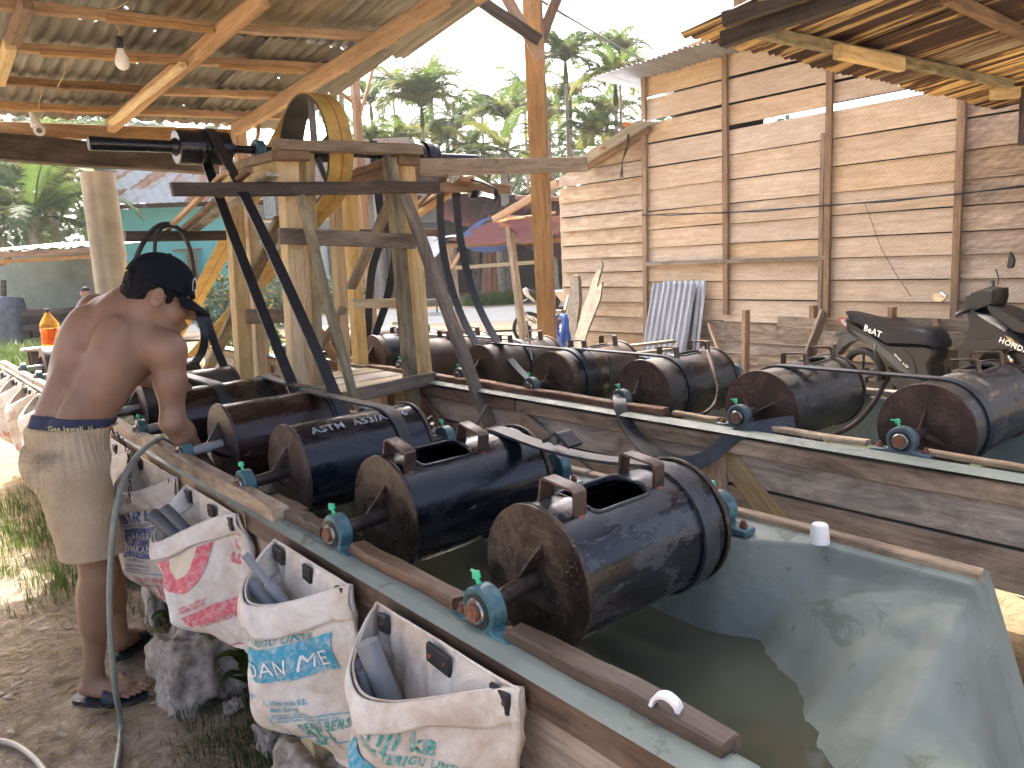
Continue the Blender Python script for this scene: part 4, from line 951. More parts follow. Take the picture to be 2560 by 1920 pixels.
loop2(E_[2],E_[3],2.76,label='belt from the banded drum to the dusty drum by the leaning sheet',w=.042,mat='darkbelt',r=.157)
loop2(E_[3],E_[4],2.72,label='belt between the banded drum and the drum at the orange post',w=.042,mat='darkbelt',r=.157)
loop2(E_[5],E_[6],2.82,label='belt between two brown drums behind the tower legs',w=.045,mat='darkbelt',r=.157)
loop2(E_[4],E_[5],2.88,label='belt joining the post drum to the drum beside the tower',w=.04,mat='darkbelt',r=.157)
def curve(pts,n=10):
    pts=[V(p) for p in pts]; out=[]
    P=[pts[0]*2-pts[1]]+pts+[pts[-1]*2-pts[-2]]
    for i in range(1,len(P)-2):
        for k in range(n):
            t=k/n; a,b,c,d=P[i-1],P[i],P[i+1],P[i+2]
            out.append(.5*((2*b)+(c-a)*t+(2*a-5*b+4*c-d)*t*t+(3*b-a-3*c+d)*t**3))
    out.append(pts[-1]); return out
# belt joint with bolt on the nearest belt
jp=V((1.335,D[0]+ym+.31,AZ+.152)); t=thing('belt_joint','folded bolted joint of the dusty belt between the two nearest drums','belt joint',jp)
mb=MB(); mb.strap(curve([jp+V((-.005,-.05,.004)),jp+V((-.005,-.025,.02)),jp+V((-.005,-.004,.032)),jp+V((-.005,.018,.018)),jp+V((-.005,.05,.004))],5),V((1,0,0)),.05,.01); mb.build('fold',M['rubber'],t,40)
mb=MB(); mb.cyl(jp+V((-.034,-.004,.016)),jp+V((.03,-.004,.016)),.006,.006,8); mb.cyl(jp+V((-.038,-.004,.016)),jp+V((-.030,-.004,.016)),.013,.013,6); mb.build('bolt',M['steel'],t,30)
# hanging flap with bolt between drums two and three
fp=PX(1075,1062,1.60); t=thing('belt_flap','loose black belt end with a bolt between the stencilled drum and the hatch drum','belt end',fp)
mb=MB(); mb.strap(curve([fp+V((0,.0,.03)),fp,fp+V((.0,-.06,-.05)),fp+V((.01,-.10,-.13)),fp+V((.02,-.13,-.22))],5),V((.8,.55,0)),.045,.009); mb.build('strap',M['rubber'],t,40)
mb=MB(); mb.cyl(fp+V((-.02,-.03,-.0)),fp+V((.01,.0,.0)),.011,.011,6); mb.build('bolt',M['steel'],t,30)
jq=PX(668,955,1.5)
# curled loose belt on the far trough rail
p6=lambda x,y:zz((1536,576),x,y)
cp=[PX(*p6(25,870),2.50)+V((.02,.0,0)),PX(*p6(28,930),2.40),PX(*p6(75,1060),2.35),PX(*p6(170,1170),2.31),PX(*p6(300,1240),2.28),PX(*p6(410,1258),2.28),PX(*p6(520,1215),2.32),PX(*p6(620,1130),2.375),PX(*p6(720,1082),2.40),PX(*p6(870,1055),2.48),PX(*p6(975,1040),2.52)]
ci=curve(cp,6); wv=[]
for i,p in enumerate(ci):
    q=i/len(ci); wv.append(V((.77,-.64,0)).lerp(V((.25,.35,.9)),min(1,max(0,q-.12)*2.4)))
mb=MB(); mb.strap(ci,wv,.056,.012); tag(mb.build('loose_belt',M['belt'],None,40),'curled loose rubber belt hanging over the far trough side','belt')
# thin sticks and rods standing between drums
def rod(name,a,b,r,label,cat='rod',mat='rubber'):
    mb=MB(); mb.tube([a,b],r,8); tag(mb.build(name,M[mat],None,40),label,cat)
rod('iron_rod',PX(*zz((768,576),1185,490),2.92),PX(*zz((768,576),1215,700),2.80),.006,'thin black rod standing between the post drum and the banded drum')
rod('iron_rod',PX(*zz((768,576),1630,680),2.85),PX(*zz((768,576),1650,890),2.80),.005,'thin black rod beside the dusty hatch drum')
rod('iron_rod',PX(*zz((768,576),968,952),1.72),PX(*zz((768,576),895,1080),1.60),.007,'short slanting rod behind the bolted belt flap')
rod('iron_rod',PX(*zz((768,576),1365,1170),1.55)+V((0,.1,0)),PX(*zz((768,576),1500,1385),1.62),.004,'thin dark wire leaning between the two nearest drums','wire')
# ropes with frayed ends on the far trough
def rope(label,pts,r,fray,mat):
    t=thing('frayed_rope',label,'rope',pts[0]); mb=MB(); mb.tube(curve(pts,6),r,7); mb.build('cord',mat,t,True)
    mb=MB(); rn=random.Random(5); e=V(fray)
    for k in range(16):
        a=e+V((rn.uniform(-.01,.01),rn.uniform(-.01,.02),rn.uniform(-.005,.01))); b=a+V((rn.uniform(-.03,.02),rn.uniform(-.05,.09),rn.uniform(-.02,.012))); mb.tube(curve([a,a.lerp(b,.5)+V((rn.uniform(-.01,.01),rn.uniform(-.01,.01),rn.uniform(-.01,.01))),b],4),.0035,5)
    mb.build('frayed_end',mat,t,True)
M['ropebrown']=plain('rusty brown rope',(.045,.025,.02),.9,var=.5,sc=30,bump=.5)
rope('dark rope running from the belt down to a frayed knot on the rail',[PX(*p6(1490,775),2.80),PX(*p6(1450,850),2.76),PX(*p6(1380,960),2.68),PX(*p6(1290,1050),2.60),PX(*p6(1180,1105),2.52),PX(*p6(1110,1130),2.48)],.009,PX(*p6(1110,1130),2.48),M['ropebrown'])
rope('flat dark rope end tied beside the reddish rail end',[PX(*p6(500,650),2.95),PX(*p6(530,740),2.78),PX(*p6(560,850),2.72),PX(*p6(545,930),2.68),PX(*p6(490,985),2.58),PX(*p6(420,1005),2.5)],.008,PX(*p6(360,1025),2.47),M['ropebrown'])
# small white things on the rails
cpos=PZ(*zz((1536,1152),280,1335),.897); t=MB()
t.strap(curve([cpos+V((-.008,.019,.0)),cpos+V((-.004,.015,.014)),cpos+V((0,.0,.020)),cpos+V((.004,-.014,.013)),cpos+V((.008,-.018,.0))],5),V((1,.2,0)),.018,.005)
tag(t.build('pipe_clip',M['white'],None,40),'small white plastic arch clip on the brown rail','clip')
cpos=PZ(*zz((1536,1152),1108,440),.868); t=MB(); t.cyl(cpos,cpos+V((0,0,.044)),.022,.019,20,prof=[(0,.0225),(.9,.019),(1,.0165)]); tag(t.build('plastic_cup',M['white'],None,35),'white plastic cup upside down on the far rail','cup')
# ---------------------------------------------------------------- timber tower with shaft, wheel and belts
TW=thing('timber_tower','timber tower of paired posts carrying the big belt wheel between the troughs','tower',(2.05,4.1,0))
def tpost(top,bot,Y,w,d,mat):
    p=PY(*q4(*top),Y); q=PY(*q4(*bot),Y); dd=p-q; b=q-dd*(q.z/dd.z); return beam('leg',b,p,w,d,mat,TW,up=(0,1,0),n=6,jit=.003)
tpost((885,285),(950,1659),3.70,.085,.085,M['yellow']); tpost((1012,235),(1080,1659),3.74,.055,.07,M['pale'])
tpost((500,430),(580,1659),4.45,.085,.085,M['yellow']); tpost((618,520),(690,1659),4.52,.06,.08,M['yellow']) 
tpost((1210,520),(1270,1650),4.45,.06,.08,M['yellow']); tpost((1300,480),(1385,1650),4.52,.08,.085,M['yellow'])
tpost((1590,262),(1722,1659),3.66,.07,.065,M['bark']); tpost((1695,310),(1812,1640),3.74,.08,.085,M['yellow'])
def tb(name,a,b,Ya,Yb,w,h,mat,n=4,ax='Y',**kw):
    f=PY if ax=='Y' else PX
    return beam(name,f(*q4(*a),Ya),f(*q4(*b),Yb),w,h,mat,TW,n=n,jit=.003,**kw)
tb('beam',(795,172),(1792,208),3.60,3.60,.07,.052,M['grey'],6)
tb('beam',(80,482),(1935,468),3.60,3.60,.04,.062,M['dark'],8); a=PY(*ds(1098,408),3.6); beam('beam',PY(*q4(1925,468),3.6),a,.04,.055,M['brown'],TW)
tb('beam',(820,800),(1755,838),3.62,3.62,.035,.082,M['grey'],5)
beam('beam',PY(312,592,4.58),PY(*q4(1945,778),4.58),.05,.055,M['dark'],TW,n=8)
tb('rung',(1322,1268),(1782,1265),3.79,3.79,.05,.052,M['yellow']); tb('rung',(605,1362),(1045,1345),4.40,4.40,.04,.085,M['grey'])
# side beams that carry the bearings
def sb(a,b,X0,w,h,mat): return beam('side_beam',PX(*q4(*a),X0),PX(*q4(*b),X0),w,h,mat,TW,n=4)
sb((860,232),(470,345),1.68,.075,.045,M['grey']); sb((835,345),(455,455),1.70,.03,.12,M['pale'])
sb((1600,285),(1335,385),2.42,.07,.045,M['brown']); sb((1560,385),(1332,455),2.42,.03,.10,M['brown'])
p=PY(*q4(895,240),3.62); beam('end_block',p+V((-.075,0,0)),p+V((.09,0,0)),.07,.055,M['brown'],TW); p=PY(*q4(1695,278),3.64); beam('end_block',p+V((-.06,0,0)),p+V((.08,0,0)),.07,.052,M['brown'],TW)
beam('end_block',PY(*q4(1745,310),3.78),PY(*q4(1752,435),3.78),.035,.05,M['brown'],TW)
# braces
beam('brace',PY(*q4(968,520),3.54),PY(891,1022,3.50),.045,.035,M['bark'],TW,up=(0,1,0),n=5); beam('brace',PY(*q4(1690,520),3.56),PX(1225,1064,2.375),.03,.07,M['grey'],TW,up=(1,0,0),n=6)
beam('brace',PX(*q4(1600,560),2.42),PX(*q4(1318,1160),2.30),.03,.065,M['grey'],TW,up=(1,0,0)); beam('brace',PX(*q4(835,680),1.75),PX(520,925,1.75),.03,.075,M['grey'],TW,up=(1,0,0),n=5)
beam('brace',PX(700,655,2.2),PX(842,905,2.32),.03,.06,M['brown'],TW,up=(1,0,0))
beam('brace',PX(*q4(1270,1300),2.3),PX(*q4(1110,1580),2.2),.03,.055,M['grey'],TW,up=(1,0,0))
# shelf sticks lying across the two long beams
z1_=lambda x,y:(x*.4629,y*.4629); zb_=lambda x,y:zz((768,0),x,y)
for a,b,w,h,m_ in ((z1_(1222,932),z1_(900,1243),.03,.022,'orange'),(z1_(1345,918),z1_(985,1243),.035,.025,'brown'),(z1_(1470,942),z1_(1045,1240),.075,.018,'board'),(zb_(750,953),zb_(560,1150),.025,.02,'brown'),(zb_(850,965),zb_(585,1130),.04,.025,'orange'),(zb_(885,965),zb_(582,1170),.05,.03,'orange')):
    beam('stick',PY(*a,3.5),PY(*b,4.62),w,h,M[m_],TW)
# platform
for k,(ya,yb,z) in enumerate(((3.62,3.86,.872),(3.87,4.10,.87),(4.11,4.36,.873))): beam('platform_board',(1.72,(ya+yb)/2,z),(2.52,(ya+yb)/2,z),yb-ya-.012,.022,M['pale'] if k!=1 else M['board'],TW,up=(0,0,1))
a=PY(892,985,3.585); b=PY(1088,944,3.585); beam('platform_beam',a-(b-a)*.05,b,.035,.075,M['grey'],TW); beam('platform_beam',(1.74,3.6,.84),(1.74,4.5,.84),.035,.05,M['yellow'],TW); beam('platform_beam',(2.46,3.6,.84),(2.46,4.5,.84),.035,.05,M['yellow'],TW)
a=PY(*zz((768,576),80,712),4.56); b=PY(*zz((768,576),515,800),4.56); beam('beam',a,b,.04,.05,M['brown'],TW)
# ---- shaft with pulleys and wheel: one rotating thing
SH=thing('line_shaft','black line shaft with two drum pulleys and a spoked wheel on top of the tower','shaft',(2.0,4.0,2.17))
sz=lambda x:2.163+.012*(x-.87)
def sc(x): return V((x,4.0,sz(x)))
mb=MB(); mb.cyl(sc(.87),sc(1.26),.034,.030,24,prof=[(0,.030),(.01,.033),(1,.029)]); mb.cyl(sc(1.50),sc(2.68),.020,.020,20); mb.cyl(sc(2.82),sc(3.14),.026,.026,20); mb.build('shaft',M['blackpaint'],SH,30)
mb=MB(); mb.cyl(sc(.868),sc(.872),.029,.029,20); mb.build('end_face',M['platepink'],SH,30)
def pulley(x0,x1,r):
    mb=MB(); prof=[(0,r-.006),(.015,r),(.42,r),(.44,r+.004),(.5,r+.004),(.52,r),(.60,r+.005),(.66,r+.002),(.98,r),(1,r-.006)]
    mb.cyl(sc(x0),sc(x1),r,r,40,prof=prof); o=mb.build('pulley_drum',M['blackpaint'],SH,30)
    mb=MB(); mb.cyl(sc(x0-.025),sc(x0),.032,.045,20); mb.cyl(sc(x1),sc(x1+.03),.045,.03,20); mb.build('hub',M['blackpaint'],SH,30)
pulley(1.255,1.515,.083); pulley(2.665,2.81,.078)
# bearings on the side beams
for x in (1.675,2.44):
    mb=MB(); mb.cyl(sc(x)+V((-.022,0,0)),sc(x)+V((.022,0,0)),.052,.052,28); mb.box(sc(x)+V((0,0,-.055)),(.044,.19,.02)); mb.build('bearing_housing',M['bearing'],SH,40); mb=MB(); mb.cyl(sc(x)+V((-.027,0,0)),sc(x)+V((.027,0,0)),.034,.034,24); mb.build('seal',M['rubber'],SH,30)
# wheel
WC=PX(781,378,2.0)
WR=.302; wx=2.0; wc=V((wx,4.0,sz(wx)))
mb=MB()
def wheel_ring(x0,x1,r0,r1,n_=72):
    vs=[];fs=[]
    for rr,xx in ((r1,x0),(r1,x1),(r0,x1),(r0,x0)): vs+=[(xx,wc.y+rr*math.cos(2*math.pi*i/n_),wc.z+rr*math.sin(2*math.pi*i/n_)) for i in range(n_)]
    for k in range(4):
        k2=(k+1)%4
        for i in range(n_): j=(i+1)%n_; fs.append((k*n_+i,k2*n_+i,k2*n_+j,k*n_+j))
    mb.add(vs,fs)
WX0,WX1=1.93,2.07
wheel_ring(WX0,WX1,WR-.012,WR); o=mb.build('wheel_rim',plain('dull grey iron rim',(.075,.068,.06),.6,.4,var=.35,sc=12,bump=.2),SH,35)
bm=bmesh.new(); bm.from_mesh(o.data); bmesh.ops.recalc_face_normals(bm,faces=bm.faces); bm.to_mesh(o.data); bm.free()
mb=MB(); mb.cyl(wc+V((-.07,0,0)),wc+V((.07,0,0)),.052,.052,28); mb.build('wheel_hub',M['blackpaint'],SH,30)
for k in range(5):
    a=math.radians(20+72*k); e=V((0,math.cos(a),math.sin(a))); mb=MB(); mb.tube([wc+e*.04,wc+e*(WR-.01)],.019,10); mb.build('spoke',plain('grey steel tube',(.16,.16,.16),.4,.5,var=.2) if k==0 else bpy.data.materials['grey steel tube'],SH,35)
# flat belt from the wheel down to the engine
def ybelt():
    s=N('yellow canvas belt'); sp=s.n('ShaderNodeSeparateXYZ'); tc=s.n('ShaderNodeTexCoord'); s.l(tc.outputs['Object'],sp.inputs[0]); n=s.noise(s.coord(),9,6,.7)
    col=s.ramp(n,[(.3,(.30,.19,.05)),(.6,(.52,.36,.10)),(.75,(.34,.24,.09))]); st=s.math('LESS_THAN',s.math('ABSOLUTE',s.math('SUBTRACT',sp.outputs[0],.006)),.0045); col=s.mix(s.math('MULTIPLY',st,.8),col,(.32,.07,.03)); return s.set(col,.6)
EP=PX(470,895,2.0); EP=V((2.0,EP.y+1.3,.42))
pts=[]; d=V((0,EP.y-wc.y,EP.z-wc.z)); Lb=d.length; dn=d/Lb; nn=V((0,-dn.z,dn.y)); 
r1=.09
# outer side tangents: wheel wraps on the side away from the engine
ang=math.atan2(d.z,d.y); off=math.acos((WR-r1)/Lb); rr=WR+.005
for k in range(33):
    a=ang+off+(2*math.pi-2*off)*k/32; pts.append(V((2.0,wc.y+rr*math.cos(a),wc.z+rr*math.sin(a))))
for k in range(1,10):
    q=k/10; a=ang-off; pts.append(pts[32].lerp(V((2.0,EP.y+r1*math.cos(a),EP.z+r1*math.sin(a))),q)-V((0,0,.02*math.sin(math.pi*q))))
for k in range(11):
    a=ang-off+2*off*k/10; pts.append(V((2.0,EP.y+r1*math.cos(a),EP.z+r1*math.sin(a))))
for k in range(1,10):
    q=k/10; a=ang+off; pts.append(V((2.0,EP.y+r1*math.cos(a),EP.z+r1*math.sin(a))).lerp(pts[0],q)-V((0,0,.03*math.sin(math.pi*q))))
mb=MB(); mb.strap([p-V((2,0,0)) for p in pts],V((1,0,0)),.136,.006,closed=True); o=mb.build('flat_belt',ybelt(),None,40,loc=(2.0,0,0)); tag(o,'wide yellow canvas belt with a red stripe running over the big wheel','belt')
en=thing('engine','small diesel engine at the far end of the yellow belt','engine',(2.0,EP.y,0))
mb=MB(); mb.cyl(EP+V((-.06,0,0)),EP+V((.06,0,0)),.088,.088,28); mb.build('pulley',M['steel'],en,30); mb=MB(); mb.box((2.25,EP.y,.32),(.34,.45,.36)); mb.box((2.25,EP.y+.05,.58),(.2,.22,.18)); mb.build('block',M['bearing'],en,False); mb=MB(); mb.cyl(EP+V((.06,0,0)),EP+V((.12,0,0)),.03,.03,12); mb.build('crankshaft',M['steel'],en,30); mb=MB(); mb.box((2.25,EP.y-.2,.07),(.5,.08,.14)); mb.box((2.25,EP.y+.2,.07),(.5,.08,.14)); mb.build('skids',M['dark'],en,False)
# ---- long vertical belts
def vbelt(x0,x1,ya,za,ra,yb,zb,rb,w,label,mat='darkbelt',bow=(0,0),gap=None):
    d=V((0,yb-ya,zb-za)); L=d.length; ang=math.atan2(d.z,d.y); off=math.acos((ra-rb)/L); pts=[];n=14
    for k in range(n+1):
        a=ang+off+(2*math.pi-2*off)*k/n; pts.append(V((x0,ya+ra*math.cos(a),za+ra*math.sin(a))))
    e=V((x1,yb+rb*math.cos(ang-off),zb+rb*math.sin(ang-off))); s_=pts[-1].copy(); nrm_=V((0,-math.sin(ang),math.cos(ang)))
    for k in range(1,14): q=k/14; pts.append(s_.lerp(e,q)-nrm_*bow[0]*math.sin(math.pi*q))
    for k in range(n+1):
        a=ang-off+2*off*k/n; pts.append(V((x1,yb+rb*math.cos(a),zb+rb*math.sin(a))))
    s2=pts[-1].copy()
    for k in range(1,14): q=k/14; pts.append(s2.lerp(pts[0],q)-nrm_*bow[1]*math.sin(math.pi*q))
    mb=MB(); mb.strap(pts,V((1,0,0)),w,.009,closed=True); o=mb.build('drive_belt',M[mat],None,40); tag(o,label,'belt','long belts coming down from the line shaft'); return o
vbelt(1.42,1.37,4.0,sz(1.42),.092,D[3]+ym,AZ,.158,.05,'long black belt from the left shaft pulley down to the plain brown drum',bow=(.03,-.02))
mb=MB(); A_b=curve([PX(*ds(*p),2.74-.004*k) for k,p in enumerate(((951,405),(951,470),(957,540),(975,620),(1003,695),(1050,775),(1108,835)))],5); B_b=curve([PX(*ds(*p),2.72) for p in ((1158,835),(1105,780),(1055,705),(1018,620),(995,520),(986,440),(984,400))],5)
low=[V((2.72,E_[3]+.158*math.cos(a),AZ+.158*math.sin(a))) for a in [math.radians(x) for x in range(20,-221,-20)]]
topA=[V((2.74,4.0+.088*math.cos(a),sz(2.74)+.088*math.sin(a))) for a in [math.radians(x) for x in range(190,-11,-20)]]
mb.strap(topA[::-1][0:0]+A_b,V((1,0,0)),.05,.009); tag(mb.build('drive_belt',M['darkbelt'],None,40),'left strand belt curving from the right shaft pulley into the far trough','belt','long belts coming down from the line shaft')
mb=MB(); mb.strap(B_b,V((1,0,0)),.05,.009); tag(mb.build('drive_belt',M['darkbelt'],None,40),'right strand belt curving down onto the banded drum','belt','long belts coming down from the line shaft')
mb=MB(); mb.strap(topA,V((1,0,0)),.05,.009); tag(mb.build('drive_belt',M['darkbelt'],None,40),'short belt wrap over the right shaft pulley','belt','long belts coming down from the line shaft')
def strapthing(name,pts,wv,w,label,t=.009,mat='darkbelt',cat='belt'):
    mb=MB(); mb.strap(curve([V(p) for p in pts],6),wv,w,t); tag(mb.build(name,M[mat],None,40),label,cat)
strapthing('drive_belt',[PX(*q4(1500,510),2.75)+V((0,0,.35)),PX(*q4(1520,600),2.75),PX(*q4(1560,720),2.75),PX(*q4(1530,830),2.75),PX(*q4(1470,1020),2.75),PX(*q4(1445,1250),2.75),PX(*q4(1440,1420),2.75),PX(*q4(1425,1560),2.75)],V((.9,-.4,0)),.055,'slack black belt dropping behind the right-hand tower posts')
strapthing('drive_belt',[PX(*q4(1600,700),2.75),PX(*q4(1625,880),2.75),PX(*q4(1600,1080),2.75),PX(*q4(1560,1270),2.75),PX(*q4(1500,1450),2.75),PX(*q4(1440,1620),2.75)],V((.9,-.4,0)),.055,'second slack black belt leaning left behind the bark-covered tower post')
strapthing('loose_belt',[PY(*zz((768,0),830,975),3.55),PY(*zz((768,0),880,962),3.52),PY(*zz((768,0),950,985),3.45),PY(*zz((768,0),1010,1020),3.42),PY(*zz((768,0),1012,1062),3.42),PY(*zz((768,0),940,1052),3.5),PY(*zz((768,0),890,1050),3.58)],V((.2,1,.5)),.05,'flat black belt piece draped over the right end of the dark tower beam')
# coils by the cap of the man
def c1(x,y,X=1.3): return PX(x,y,X)
z1_=lambda x,y:(x*.4629,y*.4629)
mb=MB(); pts=[z1_(712,1560),z1_(715,1460),z1_(745,1370),z1_(800,1270),z1_(860,1218),z1_(920,1212),z1_(980,1250),z1_(1020,1330),z1_(1040,1420),z1_(1050,1500)]
mb.tube(curve([PY(p[0],p[1],4.50) for p in pts],5),.013,8); tag(mb.build('rubber_hose',M['rubber'],None,40),'black hose looped over the rear tower beam above the cap','hose')
mb=MB(); pts=[z1_(838,1400),z1_(838,1310),z1_(860,1245),z1_(900,1220),z1_(950,1225)]
mb.tube(curve([PY(p[0],p[1],4.47) for p in pts],5),.010,8); tag(mb.build('rubber_hose',M['rubber'],None,40),'shorter black hose tail inside the loop above the cap','hose')
za=lambda x,y:zz((0,576),x,y)
strapthing('loose_belt',[PY(*za(985,395),4.15),PY(*za(1040,430),4.15),PY(*za(1090,500),4.12),PY(*za(1105,580),4.1),PY(*za(1090,660),4.05),PY(*za(1050,720),3.98)],V((.9,-.3,0)),.04,'curved black belt hanging in front of the face of the man')
strapthing('loose_belt',[PY(*za(1105,430),4.2),PY(*za(1130,520),4.18),PY(*za(1170,640),4.12),PY(*za(1215,745),4.05)],V((.9,-.3,0)),.042,'straight black belt slanting down beside the blue house')
# bulb, camera, wires under the roof
def zr(x,y): return (x*.4629,y*.4629)
bp=PR(*zr(640,190),-.08)
t=thing('light_bulb','white light bulb hanging in a black socket under the zinc roof','light bulb',PR(*zr(633,140),-.01))
mb=MB(); a=PR(*zr(628,135),0.0); b=PR(*zr(640,195),-.10); mb.tube(curve([a,a.lerp(b,.5)+V((.01,0,0)),b],4),.004,6); mb.build('flex',M['yellow'],t,True)
bdn=V((.02,0,-1)).normalized(); 
mb=MB(); mb.cyl(b,b+bdn*.06,.018,.018,16,prof=[(0,.010),(.1,.018),(.45,.018),(.5,.016),(1,.016)]); mb.build('socket',M['rubber'],t,30)
mb=MB(); mb.cyl(b+bdn*.06,b+bdn*.165,.03,.03,24,prof=[(0,.016),(.15,.019),(.4,.030),(.6,.034),(.75,.033),(.9,.024),(.97,.012),(1,.002)]); mb.build('bulb',M['bulb'],t,True)
p=PZ(*zr(165,600),2.66); t=thing('security_camera','white bulb-shaped security camera on the eave beam at far left','camera',p)
mb=MB(); mb.cyl(p+V((0,0,.02)),p+V((.02,-.01,-.10)),.02,.03,20,prof=[(0,.026),(.12,.028),(.2,.016),(.5,.022),(.8,.033),(1,.034)]); mb.build('body',M['white'],t,True)
q=p+V((.03,-.02,-.125)); mb=MB(); mb.grid(lambda u,v:q+V((math.cos(2*math.pi*u)*math.sin(math.pi*v),math.sin(2*math.pi*u)*math.sin(math.pi*v),math.cos(math.pi*v)))*.036,20,12,cu=True); mb.build('head',M['white'],t,True)
mb=MB(); dn=(CAM-q).normalized(); mb.cyl(q+dn*.03,q+dn*.038,.018,.016,16); mb.build('lens',M['glassdark'],t,30)
for pts,l in (((zr(580,50),zr(640,40),zr(700,0)),'thin pale wire slung under the front purlins'),((zr(360,320),zr(345,400),zr(310,470)),'pale wire hanging between two purlins left of the bulb'),((zr(235,470),zr(215,540),zr(210,590)),'pale wire end hanging above the security camera')):
    mb=MB(); mb.tube(curve([PR(*p,-.03) for p in pts],4),.003,5); tag(mb.build('wire',M['pale'],None,True),l,'wire')
